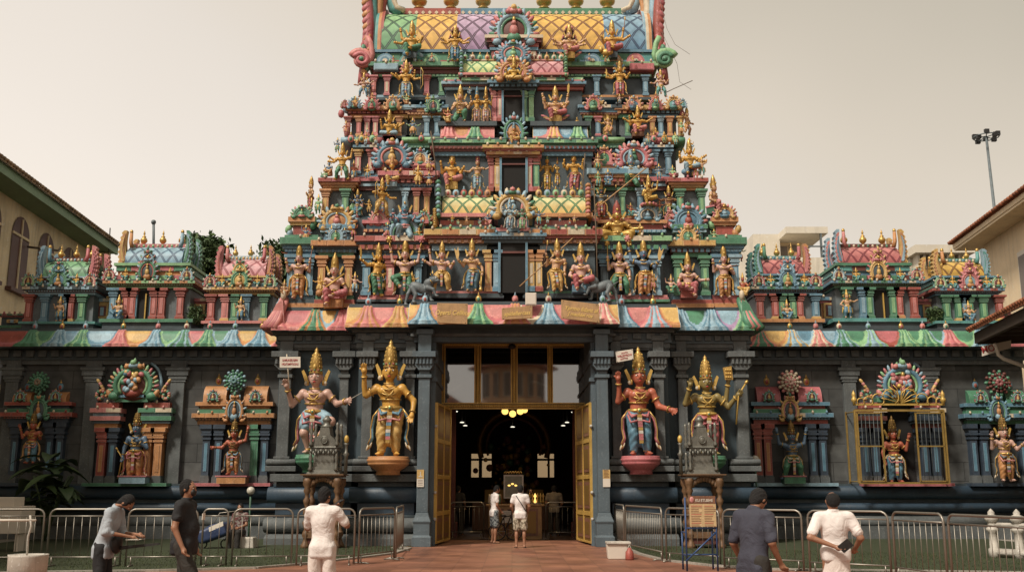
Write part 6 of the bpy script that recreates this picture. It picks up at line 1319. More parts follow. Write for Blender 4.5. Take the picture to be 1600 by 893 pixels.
pavilion('painted rooftop shrine with a red roof and teal horns, just right of the tower', 1178, 1283, 499, 459, 446, 427, 402, 374, [(1188, 'red'), (1212, 'red'), (1222, 'green'), (1240, 'green'), (1250, 'red'), (1275, 'blue')], 'lat_r2', ('orange', 'blue', 'green', 'teal'), (('teal', 'green', 'lblue'), ('orange', 'rose', 'pink')), archc=('blue', ['lblue', 'blue'], 'lgreen'))
pavilion('tall painted rooftop shrine with a red roof and dark doorway, right side wall', 1303, 1441, 498, 449, 437, 410, 383, 351, [(1324, 'green'), (1349, 'blue'), (1359, 'green'), (1396, 'green'), (1406, 'red'), (1429, 'red')], 'lat_r2', ('teal', 'green', 'blue', 'maroon'), (('lblue', 'pink', 'blue'), ('yellow', 'orange', 'lblue')), opening=(1366, 1392), archc=('yellow', ['rose', 'yellow'], 'slate'))
pavilion('painted rooftop shrine with a yellow lattice roof and a yellow horn', 1462, 1568, 502, 461, 449, 430, 406, 382, [(1480, 'green'), (1499, 'green'), (1508, 'blue'), (1516, 'green'), (1538, 'green'), (1563, 'red')], 'lat_y2', ('teal', 'blue', 'red', 'green'), (('yellow', 'orange', 'yellow'), ('lblue', 'teal', 'lblue')), archc=('rose', ['rose', 'pink'], 'lblue'))
def niche(label, px0, px1, vt, vb, etop, ptop, pyb, pil, cols, rosette, horn=None, Yn=YW + .1):
 """shallow carved wall shrine: ledge, paired pillars, mouldings, little vaulted roof with a rosette arch"""
 k = (30 + Yn) / F; xm = (px0 + px1) / 2; x0, x1 = PX(px0, 650, Yn), PX(px1, 650, Yn)
 T = thing('wall_niche', label, 'niche', (PX(xm, 700, Yn), Yn, PZ(755, Yn)), 'carved niches on the side walls')
 mb = MB(); mb.box(x0 - .1, x1 + .1, Yn - .35, YW + .4, PZ(759, Yn), PZ(754, Yn), cols[0]); mb.build('ledge', T)
 for px, c in pil:
  mb = MB(); pillar(mb, PX(px, 690, Yn), Yn - .05, PZ(754, Yn), PZ(ptop, Yn), 11 * k, c, c, 'stone', d=.4, panel={'blue': 'blue', 'navy': 'blue', 'green': 'green', 'red': 'orange', 'orange': 'orange'}.get(c, c)); mb.build('pillar', T)
 mb = MB(); entab(mb, x0 + .05, x1 - .05, Yn - .1, YW + .5, PZ(ptop, Yn), PZ(etop, Yn), [(1, .0, cols[3]), (.5, .06, 'slate', 'd', cols[1]), (1.2, .16, cols[1], 't', cols[1]), (1, .0, cols[2]), (.8, -.05, cols[3]), (.9, .08, cols[1])]); mb.build('entablature', T)
 mb = MB(); a, b_ = x0 + .2, x1 - .2; xc = (a + b_) / 2; vault(mb, a, xc - .3, Yn - .12, Yn + .9, PZ(etop, Yn), PZ(vt, Yn), [(1, cols[4])]); mb.uv = {}; mb.build('vaulted_roof', T); mb = MB(); vault(mb, xc + .3, b_, Yn - .12, Yn + .9, PZ(etop, Yn), PZ(vt, Yn), [(1, cols[4])]); mb.uv = {}; mb.build('vaulted_roof', T)
 for q in (-1, 1):
  mb = MB(); bud(mb, xc + q * (b_ - a) * .31, Yn + .2, PZ(vt, Yn), .34, cols[5], 'gold'); mb.build('finial', T)
  mb = MB(); arch(mb, xc + q * (b_ - a) * .33, Yn - .22, PZ(etop, Yn), .42, .5, 'green', ['red', 'lblue'], 'maroon', ('lblue', 'gold'), 7); mb.build('small_arch', T)
 mb = MB(); p = P(xm, rosette[0], Yn - .2); r0 = rosette[1] * k
 for i, (rr, c) in enumerate(((1, rosette[2]), (.72, rosette[3]), (.42, rosette[2]), (.2, rosette[4]))):
  n_ = 14; [mb.blob((p.x + r0 * rr * math.cos(2 * PI * j / n_), p.y - .04 * i, p.z + r0 * rr * math.sin(2 * PI * j / n_)), (r0 * .17, .06, r0 * .17), c if j % 2 else rosette[3], rot=PI / 2 - 2 * PI * j / n_, res=(6, 4)) for j in range(n_)]
  mb.blob((p.x, p.y + .02, p.z), (r0 * rr * .95, .05 + .02 * i, r0 * rr * .95), c)
 mb.build('rosette', T)
 arch_at(xm, ptop - 4, rosette[0] + 6, 34, Yn - .3, rosette[5], [rosette[5], rosette[2]], 'slate', ('orange', 'green'), ('orange', 'lblue'), 9, parent=T)
 return T
niche('carved wall niche with orange and red vaulted roof in the dark far left corner', 10, 112, 610, 628, 628, 660, 725, [(24, 'navy'), (78, 'navy'), (94, 'navy')], ('navy', 'red', 'green', 'navy', 'orange', 'blue'), (597, 15, 'green', 'green', 'red', 'green'))
niche('carved wall niche with a golden roof and blue and green pillars, left wall', 308, 426, 600, 628, 628, 663, 725, [(323, 'navy'), (342, 'navy'), (398, 'green'), (414, 'navy')], ('rose', 'orange', 'green', 'orange', 'orange', 'gold'), (595, 16, 'lblue', 'green', 'blue', 'orange'))
niche('carved wall niche with a red vaulted roof and red and blue pillars, right wall', 1174, 1294, 601, 628, 628, 662, 725, [(1184, 'red'), (1199, 'red'), (1269, 'navy'), (1285, 'navy')], ('lblue', 'blue', 'green', 'red', 'rose', 'gold'), (597, 17, 'pink', 'cream', 'rose', 'yellow'))
niche('carved wall niche with green roof and dark pillars in the far right corner', 1506, 1612, 607, 630, 630, 662, 725, [(1520, 'navy'), (1537, 'navy'), (1597, 'navy')], ('navy', 'blue', 'green', 'green', 'green', 'blue'), (598, 18, 'green', 'maroon', 'rose', 'blue'))
def deep_niche(label, px0, px1, pyo, pil, cols, ring, cage=False):
 Yn = YW - .05; k = (30 + Yn) / F; xm = (px0 + px1) / 2; x0, x1 = PX(px0, 650, Yn), PX(px1, 650, Yn)
 T = thing('wall_niche', label, 'niche', (PX(xm, 700, Yn), Yn, PZ(755, Yn)), 'carved niches on the side walls')
 mb = MB(); mb.box(x0, x1, Yn - .35, YW + .4, PZ(759, Yn), PZ(754, Yn), cols[0]); mb.build('ledge', T)
 a, b_ = PX(pyo[0], 690, Yn), PX(pyo[1], 690, Yn); zt_ = PZ(pyo[2], Yn)
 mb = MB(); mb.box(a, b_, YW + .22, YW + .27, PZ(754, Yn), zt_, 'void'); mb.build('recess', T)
 for px, c in pil:
  mb = MB(); pillar(mb, PX(px, 690, Yn), Yn - .05, PZ(754, Yn), PZ(668, Yn), 12 * k, c, 'green' if c == 'blue' else c, 'stone', d=.4, panel={'blue': 'blue', 'navy': 'blue', 'red': 'orange', 'orange': 'orange'}.get(c, c)); mb.build('pillar', T)
 for q, (xa, xb) in enumerate(((x0 + .15, a), (b_, x1 - .15))):
  mb = MB(); entab(mb, xa, xb, Yn - .08, YW + .4, PZ(668, Yn), PZ(628, Yn), [(.8, .0, cols[1]), (.5, .08, 'slate'), (.8, .12, cols[2 + q]), (.6, .05, 'lblue'), (.9, .14, cols[2 + q], 't', 'pink'), (1.1, .0, 'red', 't', 'rose')]); mb.build('entablature', T)
 mb = MB(); mb.box(a - .15, b_ + .15, Yn - .16, YW + .4, PZ(628, Yn), PZ(621, Yn), 'green'); mb.box(a - .02, b_ + .02, Yn - .22, YW + .3, PZ(621, Yn), PZ(617, Yn), 'blue'); mb.build('lintel', T)
 arch_at(xm + (2 if not cage else 0), 624, 548, 78, Yn - .2, ring[0], ring[1], 'maroon', ('lblue', 'lgreen') if not cage else ('pink', 'rose'), ring[2], 21, .8, parent=T, ps=.58)
 mb = MB(); rr = random.Random(px0); p = P(xm, 594, Yn - .34)
 for i in range(16): mb.blob((p.x + rr.uniform(-.34, .34), p.y, p.z + rr.uniform(-.34, .30)), (.09, .07, .11), rr.choice(ring[3]), rot=rr.uniform(-1, 1), res=(6, 4))
 mb.build('flower_relief', T)
 mb = MB(); p = P(xm + 18, 600, Yn + .1); mb.tube([(p.x + .55 * math.cos(R(g_)), p.y + .1, p.z + .75 * math.sin(R(g_))) for g_ in range(-60, 80, 15)], .05, 'red' if cage else 'lblue', 5); mb.build('outer_ring', T)
 for q, px in ((-1, px0 + 14), (1, px1 - 14)):
  mb = MB(); p = P(px, 618, Yn - .1)
  for j in range(14):
   an = R(j * 30); r0 = .2 * (1 - j / 18); mb.blob((p.x + q * r0 * math.cos(an) * -1, p.y, p.z + r0 * math.sin(an)), .065, ('orange', 'green', 'pink')[j % 3], res=(6, 4))
  for j in range(4): mb.blob((p.x + q * .1 * j * .6 - q * .08, p.y, p.z + .22 + .09 * j), (.06, .06, .11), ('orange', 'yellow', 'pink', 'yellow')[j], rot=q * .6, res=(6, 4))
  mb.build('scroll', T)
 return T
deep_niche('deep wall niche under a flower-filled horseshoe arch with orange pillars, middle of the left wall', 143, 272, (183, 222, 628), [(160, 'red'), (177, 'navy'), (231, 'orange'), (248, 'orange')], ('green', 'orange', 'pink', 'green'), ('green', ['orange', 'green', 'rose', 'lgreen'], ('orange', 'red'), ['rose', 'blue', 'orange', 'lblue', 'yellow', 'green']))
cg = deep_niche('deep wall niche under a blue and pink flower arch behind a gilded grille', 1338, 1476, (1380, 1432, 640), [(1352, 'navy'), (1366, 'navy'), (1444, 'navy'), (1460, 'navy')], ('rose', 'maroon', 'maroon', 'navy'), ('blue', ['pink', 'lblue', 'rose', 'lgreen'], ('pink', 'blue'), ['pink', 'rose', 'pink', 'blue', 'lblue']))  # pillars behind the bars painted dark, recess shade put into their colour
NY = YW - .22  # red-brown bodies below are darkened to stand in for niche shade
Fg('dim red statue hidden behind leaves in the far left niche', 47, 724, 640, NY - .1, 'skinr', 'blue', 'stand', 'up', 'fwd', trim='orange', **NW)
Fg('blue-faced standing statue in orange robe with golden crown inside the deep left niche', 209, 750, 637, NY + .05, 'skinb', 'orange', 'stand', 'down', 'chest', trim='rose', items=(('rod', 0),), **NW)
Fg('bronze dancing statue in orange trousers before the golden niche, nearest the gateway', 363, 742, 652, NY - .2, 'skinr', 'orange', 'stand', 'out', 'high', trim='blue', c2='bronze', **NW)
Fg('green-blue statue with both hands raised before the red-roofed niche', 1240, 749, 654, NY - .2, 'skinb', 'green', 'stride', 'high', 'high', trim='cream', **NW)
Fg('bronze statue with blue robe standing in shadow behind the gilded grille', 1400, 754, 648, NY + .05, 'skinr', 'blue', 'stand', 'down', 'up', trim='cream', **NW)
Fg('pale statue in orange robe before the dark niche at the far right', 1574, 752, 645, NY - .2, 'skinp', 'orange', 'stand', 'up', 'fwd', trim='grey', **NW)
for px, w_, c in ((363, 22, 'orange'), (1240, 16, 'green'), (209, 20, 'lblue')):
 p = P(px, 753, NY - .15); k = 34 / F; mb = MB(); mb.box(p.x - w_ * k, p.x + w_ * k, p.y - .2, p.y + .25, PZ(755, NY), PZ(745, NY), c); mb.box(p.x - w_ * k * 1.1, p.x + w_ * k * 1.1, p.y - .22, p.y + .27, PZ(744.5, NY), PZ(742.5, NY), 'rose')
 tag(mb.build('statue_plinth', None, loc=p), {'orange': 'small orange block under the bronze dancing statue', 'green': 'small green block under the green-blue statue', 'lblue': 'small pale blue block under the blue-faced statue'}[c], 'plinth')
Yg2 = YW - .75; T = thing('gilded_grille', 'gilded iron grille with two open gates and scrolled crest on the right wall', 'grille', P(1405, 754, Yg2))
x0, x1 = PX(1338, 690, Yg2), PX(1478, 690, Yg2); zb_, zt_ = PZ(754, Yg2), PZ(640, Yg2)
mb = MB()
for x in (x0, x1): mb.box(x - .03, x + .03, Yg2 - .03, Yg2 + .03, zb_, zt_, 'cagegold'); mb.box(x - .025, x + .025, YW + .1, YW + .15, zb_, zt_, 'cagegold'); mb.tube([(x, Yg2, zb_ + .05), (x, YW + .2, zb_ + .05)], .02, 'cagegold', 5); mb.tube([(x, Yg2, zt_ - .05), (x, YW + .2, zt_ - .05)], .02, 'cagegold', 5)
mb.box(x0, x1, Yg2 - .035, Yg2 + .03, zt_ - .05, zt_ + .02, 'cagegold'); mb.box(x0, x1, Yg2 - .035, Yg2 + .035, zb_ - .03, zb_ + .03, 'cagegold'); mb.build('frame', T)
for a, b_ in ((1341, 1379), (1433, 1474)):
 mb = MB(); xa, xb = PX(a, 690, Yg2), PX(b_, 690, Yg2)
 for z in (zb_ + .06, (zb_ + zt_) / 2, zt_ - .10): mb.box(xa, xb, Yg2 - .06, Yg2 - .03, z - .022, z + .022, 'cagegold')
 for x in (xa, xb): mb.box(x - .025, x + .025, Yg2 - .06, Yg2 - .02, zb_ + .04, zt_ - .08, 'cagegold')
 for i in range(1, 6): x = xa + (xb - xa) * i / 6; mb.tube([(x, Yg2 - .045, zb_ + .06), (x, Yg2 - .045, zt_ - .1)], .009, 'stone', 5)
 mb.build('gate', T)
mb = MB(); mb.box(x0, x1, Yg2 - .06, Yg2 - .02, PZ(633, Yg2), PZ(630, Yg2), 'goldpaint'); p = P(1407, 632, Yg2 - .05)
for x in (x0, x1): mb.lathe((x, Yg2 - .04, PZ(633, Yg2)), [(.05, 0), (.05, .1), (.09, .14), (.09, .22), (.05, .26), (.07, .32), (.06, .4), (.02, .46), (0, .52)], 'goldpaint', 8)
for q in (-1, 1):
 for rr, cx, cz in ((.26, .30, .26), (.20, .72, .17), (.15, 1.05, .12), (.12, 1.3, .10)):
  mb.tube([(p.x + q * (cx + rr * math.cos(R(g_))), p.y, p.z + cz + rr * math.sin(R(g_))) for g_ in range(-40, 250, 25)], .022, 'goldpaint', 5)
 for i in range(5): an = R(90 - q * (10 + i * 16)); mb.tube([(p.x, p.y, p.z + .05), (p.x + .45 * math.cos(an), p.y, p.z + .05 + .5 * math.sin(an)), (p.x + .62 * math.cos(an - q * .15), p.y, p.z + .05 + .62 * math.sin(an))], .018, 'goldpaint', 5)
mb.blob((p.x, p.y - .02, p.z + .62), .08, 'goldpaint'); mb.build('crest', T)
# ============================================================ the hall behind the door
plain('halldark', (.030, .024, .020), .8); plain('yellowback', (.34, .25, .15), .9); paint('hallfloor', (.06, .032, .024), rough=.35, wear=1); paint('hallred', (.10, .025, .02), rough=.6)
plain('lampwarm', (.9, .6, .2), .4, emit=(1.0, .62, .16), es=1.6); plain('lampwhite', (.9, .9, .8), .4, emit=(1.0, .93, .75), es=1.3)
hall = thing('temple_hall', 'dim temple hall with dark walls and red columns seen through the open door', 'hall', (0, 3.9, 0))
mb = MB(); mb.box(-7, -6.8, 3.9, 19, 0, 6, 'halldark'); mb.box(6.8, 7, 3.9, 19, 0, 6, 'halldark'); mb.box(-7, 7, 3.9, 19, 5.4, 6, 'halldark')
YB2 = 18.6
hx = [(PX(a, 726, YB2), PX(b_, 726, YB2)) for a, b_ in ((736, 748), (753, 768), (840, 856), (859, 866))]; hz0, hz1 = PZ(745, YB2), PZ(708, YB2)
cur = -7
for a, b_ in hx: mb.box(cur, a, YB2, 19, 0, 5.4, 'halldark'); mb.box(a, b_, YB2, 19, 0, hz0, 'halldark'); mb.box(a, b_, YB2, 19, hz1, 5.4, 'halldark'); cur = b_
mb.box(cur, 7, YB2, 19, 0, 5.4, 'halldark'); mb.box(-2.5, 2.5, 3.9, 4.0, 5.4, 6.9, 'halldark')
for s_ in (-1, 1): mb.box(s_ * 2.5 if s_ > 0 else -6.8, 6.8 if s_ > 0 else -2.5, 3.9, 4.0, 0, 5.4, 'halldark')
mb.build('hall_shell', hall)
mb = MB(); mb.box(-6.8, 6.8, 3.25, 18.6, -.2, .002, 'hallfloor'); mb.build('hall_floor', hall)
for a, b_ in hx:
 mb = MB(); mb.box(a, b_, YB2 + .02, YB2 + .08, (hz0 + hz1) / 2 + .22, (hz0 + hz1) / 2 + .32, 'halldark'); mb.build('window_bar', hall)
for px in (704, 903):
 mb = MB(); p = P(px, 700, 5.2); mb.box(p.x - .16, p.x + .16, 5.2, 5.6, 0, 5.4, 'hallred'); mb.box(p.x - .24, p.x + .24, 5.12, 5.68, 0, .5, 'hallred'); mb.box(p.x - .22, p.x + .22, 5.14, 5.66, 4.4, 4.6, 'hallred'); mb.build('column', hall)
mb = MB(); mb.box(-12, 12, 25, 25.3, 0, 4.2, 'yellowback'); tag(mb.build('window_backdrop'), 'pale wall added behind the rear windows of the hall to dim them', 'wall')  # added wall, closes off the sky so the rear windows look dimmer
al = thing('inner_shrine', 'dark gilded inner shrine with a large halo arch deep inside the hall', 'shrine', P(803, 766, 13))
mb = MB(); p = P(803, 700, 13); mb.tube([(p.x + 1.45 * math.cos(R(a)), 13, p.z + .1 + 1.45 * math.sin(R(a))) for a in range(-20, 201, 11)], .13, 'darkgold', 6); mb.tube([(p.x + 1.15 * math.cos(R(a)), 13, p.z + .1 + 1.15 * math.sin(R(a))) for a in range(-20, 201, 11)], .06, 'brown', 6); mb.build('halo_arch', al)
mb = MB(); rr = random.Random(4)
for i in range(90): mb.blob((p.x + rr.gauss(0, .6), 12.6 + rr.uniform(-.4, .3), rr.uniform(1.2, 3.9 - abs(rr.gauss(0, .5)))), rr.uniform(.06, .16), rr.choice(['darkgold', 'brown', 'maroon', 'dgreen', 'goldpaint']), res=(6, 4))
mb.box(p.x - 1.7, p.x + 1.7, 12.2, 13.3, 0, 1.1, 'brown'); mb.box(p.x - 1.2, p.x + 1.2, 12.3, 13.3, 1.1, 1.6, 'darkgold'); mb.build('altar', al)
ch = thing('chandelier', 'hanging lamp with glowing yellow globes at the top of the doorway', 'lamp', P(802, 640, 4.2))
mb = MB(); q = P(802, 625, 4.2); mb.tube([(q.x, 4.2, 5.4), (q.x, 4.2, q.z)], .02, 'black', 5); mb.lathe((q.x, 4.2, q.z - .25), [(.03, 0), (.12, .05), (.04, .12), (.03, .3)], 'gold', 8); mb.build('stem', ch)
for px, py, r0 in ((789, 642, .115), (801, 646, .115), (813, 642, .115), (815, 628, .16), (820, 640, .10), (796, 634, .1)):
 mb = MB(); p = P(px, py, 4.2 + (.2 if py < 636 else 0)); mb.blob(p, r0, 'lampwarm', res=(12, 8)); o = mb.build('globe', ch)
def lampl(name, loc, e, col, size, parent=None, rot=None):
 l = bpy.data.lights.new(name, 'AREA'); l.energy = e; l.color = col; l.size = size; o = bpy.data.objects.new(name, l); C.objects.link(o)
 if parent: o.parent = parent; o.location = Vector(loc) - wl(parent)
 else: o.location = loc
 if rot: o.rotation_euler = rot
lampl('lamp_light', (0, 4.6, 4.0), 45, (1, .7, .35), .5, ch)
for i, (px, py, Y) in enumerate(((712, 643, 6), (722, 660, 8), (727, 665, 9), (896, 644, 6), (886, 660, 8), (880, 665, 9), (801, 667, 8))):
 mb = MB(); p = P(px, py, Y); mb.lathe(p, [(.07, 0), (.085, .02), (.03, .04)], 'lampwhite', 12); tag(mb.build('downlight', None, loc=p), ['round downlight nearest the door on the left', 'second round downlight from the door on the left', 'third round downlight from the door on the left', 'round downlight nearest the door on the right', 'second round downlight from the door on the right', 'third round downlight from the door on the right', 'small round downlight under the glowing globes'][i], 'lamp', 'hall downlights')
 mb = MB(); mb.tube([(p.x, p.y, p.z + .06), (p.x, p.y, 5.4)], .015, 'black', 4); mb.build('lamp_stem', bpy.data.objects[-1] if False else None, loc=p).parent = None
for o in [o for o in bpy.data.objects if o.name.startswith('lamp_stem')]:
 d = min([q for q in bpy.data.objects if q.name.startswith('downlight')], key=lambda q: (q.location - o.location).length); o.parent = d; o.location = (0, 0, 0)
for lab, a, b_ in (('slanting fluorescent tube behind the left transom pane', (706, 609), (725, 600)), ('slanting fluorescent tube behind the right middle transom pane', (831, 595), (854, 603))):
 mb = MB(); p, q = P(*a, 4.4), P(*b_, 7.0); q = Vector((p.x + (q.x - p.x), 5.2, P(*b_, 5.2).z)); mb.tube([p, q], .022, 'lampwhite', 6); tag(mb.build('fluorescent_tube', None, loc=p), lab, 'lamp', 'tubes behind the transom')
def gz(px, py): return G(px, py)
Yk = 3.75
T = thing('offering_counter', 'carved golden wooden counter standing inside the doorway', 'counter', P(805, 838, Yk))
x0, x1 = PX(761, 800, Yk), PX(849, 800, Yk); zt_ = PZ(787, Yk)
paint('oak', (.30, .17, .06), rough=.5, wear=.8, scale=3)
mb = MB(); mb.box(x0 + .05, x1 - .05, Yk, Yk + .7, .0, zt_ - .06, 'oak'); mb.build('body', T, bevel=.01)
mb = MB(); mb.box(x0 - .04, x1 + .04, Yk - .06, Yk + .76, zt_ - .06, zt_, 'oak'); mb.build('top', T, bevel=.01)
for i in range(3):
 mb = MB(); a = x0 + .12 + i * (x1 - x0 - .2) / 3; b_ = a + (x1 - x0 - .5) / 3; mb.box(a, b_, Yk - .02, Yk, .12, zt_ - .14, 'brown'); mb.box(a + .06, b_ - .06, Yk - .035, Yk, .2, zt_ - .22, 'darkgold'); mb.build('panel', T)
T = thing('framed_picture', 'white framed picture with a gilt curled crest on the counter', 'picture', P(803, 778, Yk + .3))
a, b_ = PX(787, 760, Yk + .3), PX(818, 760, Yk + .3); z0, z1 = PZ(778, Yk + .3), PZ(741, Yk + .3)
mb = MB(); [mb.box(*q, 'whitestone') for q in ((a, a + .05, Yk + .28, Yk + .33, z0, z1), (b_ - .05, b_, Yk + .28, Yk + .33, z0, z1), (a + .05, b_ - .05, Yk + .28, Yk + .33, z0, z0 + .05), (a + .05, b_ - .05, Yk + .28, Yk + .33, z1 - .05, z1))]; mb.build('frame', T)
paint('picture', (.20, .20, .15), rough=.3, wear=1, scale=5, chip=(.6, .4, .1)); mb = MB(); mb.box(a + .05, b_ - .05, Yk + .30, Yk + .32, z0 + .05, z1 - .05, 'picture'); [mb.blob((a + .18 + .11 * i, Yk + .295, z0 + .42 + .05 * (i % 2)), (.05, .01, .03), 'lampwarm', res=(6, 4)) for i in range(3)]; mb.build('picture_panel', T)
mb = MB(); [mb.tube([(a + .05 + i * .085 + .035 * math.cos(R(g_)), Yk + .3, z1 + .06 + .035 * math.sin(R(g_))) for g_ in range(-60, 240, 30)], .012, 'gold', 5) for i in range(7)]; mb.build('crest', T)
T = thing('notice_sheet', 'white notice sheet propped in front of the counter by the bicycle', 'notice', P(793, 815, Yk - .35))
mb = MB(); a, b_ = PX(785, 806, Yk - .35), PX(802, 806, Yk - .35); mb.box(a, b_, Yk - .36, Yk - .345, PZ(816, Yk - .35), PZ(797, Yk - .35), 'whitestone'); [mb.box(a + .04, b_ - .05 - .03 * (i % 2), Yk - .362, Yk - .36, PZ(800 + 3 * i, Yk - .35) - .012, PZ(800 + 3 * i, Yk - .35), 'grey') for i in range(4)]; mb.build('sheet', T)
mb = MB(); mb.tube([((a + b_) / 2, Yk - .34, 0), ((a + b_) / 2, Yk - .34, PZ(806, Yk - .35))], .012, 'black', 5); mb.build('post', T)
T = thing('offering_tray', 'tray of glowing oil lamps and flowers on the right end of the counter', 'tray', P(838, 787, Yk + .3)); p = P(838, 785, Yk + .3); mb = MB(); mb.lathe((p.x, p.y, zt_), [(.14, 0), (.2, .04)], 'whitestone', 12); mb.build('dish', T)
for i in range(6): mb = MB(); mb.lathe((p.x - .22 + .09 * i, p.y, zt_ + .02), [(.03, 0), (.045, .06), (.02, .18), (.05, .24), (.0, .34)], 'gold' if i % 2 else 'lampwarm' if i == 2 else 'goldpaint', 8); mb.build('oil_lamp', T)
T = thing('stacked_goods', 'cluster of small jars and garlands on the left end of the counter', 'goods', P(767, 787, Yk + .3)); rr = random.Random(5)
for i in range(8): p = P(765 + i * 2.4, 785, Yk + .3 + .1 * (i % 2)); mb = MB(); mb.lathe((p.x, p.y, zt_), [(.05, 0), (.06, .1), (.05, .2 + .08 * rr.random()), (.02, .32)], rr.choice(['gold', 'orange', 'cream', 'green', 'brown']), 7); mb.build('jar', T)
T = thing('bicycle', 'small black bicycle parked between the two men at the counter', 'bicycle', P(788, 845, Yk - .75)); Yb_ = Yk - .75; bc = P(788, 832, Yb_); sc = .30
paint('tyre', (.02, .02, .02), rough=.8)
for dx in (-.22, .30):
 mb = MB(); mb.tube([(bc.x + dx + .27 * math.cos(R(a)), Yb_ + dx * .5, .29 + .27 * math.sin(R(a))) for a in range(0, 360, 20)], .022, 'tyre', 6, close=True); w_ = mb.build('wheel', T)
 mb = MB(); [mb.tube([(bc.x + dx, Yb_ + dx * .5, .29), (bc.x + dx + .26 * math.cos(R(a)), Yb_ + dx * .5, .29 + .26 * math.sin(R(a)))], .004, 'whitestone', 4) for a in range(0, 360, 40)]; mb.build('spokes', w_)
mb = MB(); A, B_ = (bc.x - .22, Yb_ - .11, .29), (bc.x + .30, Yb_ + .15, .29); Cc, D_, E2 = (bc.x + .02, Yb_, .30), (bc.x - .02, Yb_, .72), (bc.x + .22, Yb_ + .1, .78)
for a, b_ in ((A, Cc), (A, D_), (Cc, D_), (Cc, E2), (D_, E2), (E2, B_)): mb.tube([a, b_], .018, 'black', 6)
mb.build('frame', T); mb = MB(); mb.blob((bc.x - .03, Yb_, .77), (.11, .06, .03), 'black'); mb.build('saddle', T); mb = MB(); mb.tube([E2, (bc.x + .24, Yb_ + .1, .92)], .014, 'black', 5); mb.tube([(bc.x + .12, Yb_ - .14, .94), (bc.x + .24, Yb_ + .1, .93), (bc.x + .34, Yb_ + .34, .94)], .014, 'black', 5); mb.build('handlebar', T)
# ============================================================ steel crowd barriers
plain('steel', (.27, .245, .21), .42, .7)
def barrier(label, g0, g1, group='steel crowd barriers in front of the temple', H_=1.17):
 a, b_ = Vector((g0.x, g0.y, 0)), Vector((g1.x, g1.y, 0)); d = b_ - a; L_ = d.length; d.normalize(); T = thing('crowd_barrier', label, 'barrier', (a + b_) / 2, group); r = .022
 pt = lambda u, z: tuple(a + d * u + Vector((0, 0, z)))
 rc = min(.14, L_ * .2); mb = MB()
 pts = [pt(.02, .02), pt(.02, H_ - rc)] + [pt(.02 + rc - rc * math.cos(R(q)), H_ - rc + rc * math.sin(R(q))) for q in (25, 50, 75, 90)] + [pt(L_ - .02 - rc + rc * math.sin(R(q)), H_ - rc + rc * math.cos(R(q))) for q in (0, 15, 40, 65, 90)] + [pt(L_ - .02, .02)]
 mb.tube(pts, r, 'steel', 8); mb.build('frame', T)
 for z in (H_ - .14, .20):
  mb = MB(); mb.tube([pt(.02, z), pt(L_ - .02, z)], .016, 'steel', 6); mb.build('rail', T)
 n = max(2, int(L_ / .165));
 for i in range(1, n): u = .02 + (L_ - .04) * i / n; mb = MB(); mb.tube([pt(u, .20), pt(u, H_ - .14)], .0075, 'steel', 5); mb.build('upright', T)
 for u in (.12, L_ - .12):
  nr = Vector((-d.y, d.x, 0)) * .2; mb = MB(); q = a + d * u; mb.tube([(q.x - nr.x, q.y - nr.y, .015), (q.x - nr.x * .6, q.y - nr.y * .6, .03), (q.x + nr.x * .6, q.y + nr.y * .6, .03), (q.x + nr.x, q.y + nr.y, .015)], .018, 'steel', 6); mb.tube([(q.x, q.y, .03), (q.x, q.y, .2)], .016, 'steel', 6); mb.build('foot', T)
for lab, a, b_ in (('crowd barrier at the far left edge behind the concrete planter', (-50, 886), (64, 885)), ('crowd barrier behind the man with the clipboard, second from left', (70, 885), (188, 885)), ('crowd barrier between the clipboard man and the man in black', (194, 885), (306, 884)), ('short narrow crowd barrier right beside the man in black', (312, 884), (354, 884)),
  ('crowd barrier in front of the seated person and globe lamp', (360, 884), (456, 883)), ('crowd barrier directly behind the man in the white shirt', (461, 883), (554, 882)), ('crowd barrier turning in towards the door, left of the doorway', (559, 881), (616, 874)), ('short barrier seen nearly end-on at the left door pilaster', (618, 873), (629, 860)),
  ('short barrier seen nearly end-on beside the white foam box', (962, 852), (976, 859)), ('crowd barrier running out from the foam box, right of the doorway', (978, 861), (1036, 876)), ('crowd barrier behind the notice stand', (1041, 877), (1127, 884)), ('crowd barrier behind the man in the navy shirt', (1131, 886), (1258, 892)),
  ('crowd barrier behind the man in the white sarong', (1265, 894), (1395, 901)), ('crowd barrier in front of the gilded grille, right of the sarong man', (1400, 903), (1483, 916)), ('nearest crowd barrier at the far right, before the white balusters', (1489, 920), (1650, 948))):
 barrier(lab, G(*a), G(*b_))
def ingr(px, Y): return Vector((PX(px, 800, Y), Y, 0))
barrier('steel barrier inside the hall, right of the counter', ingr(852, 4.6), ingr(905, 4.6), 'barriers inside the hall'); barrier('steel barrier inside the hall, left of the counter', ingr(702, 4.9), ingr(757, 4.9), 'barriers inside the hall')
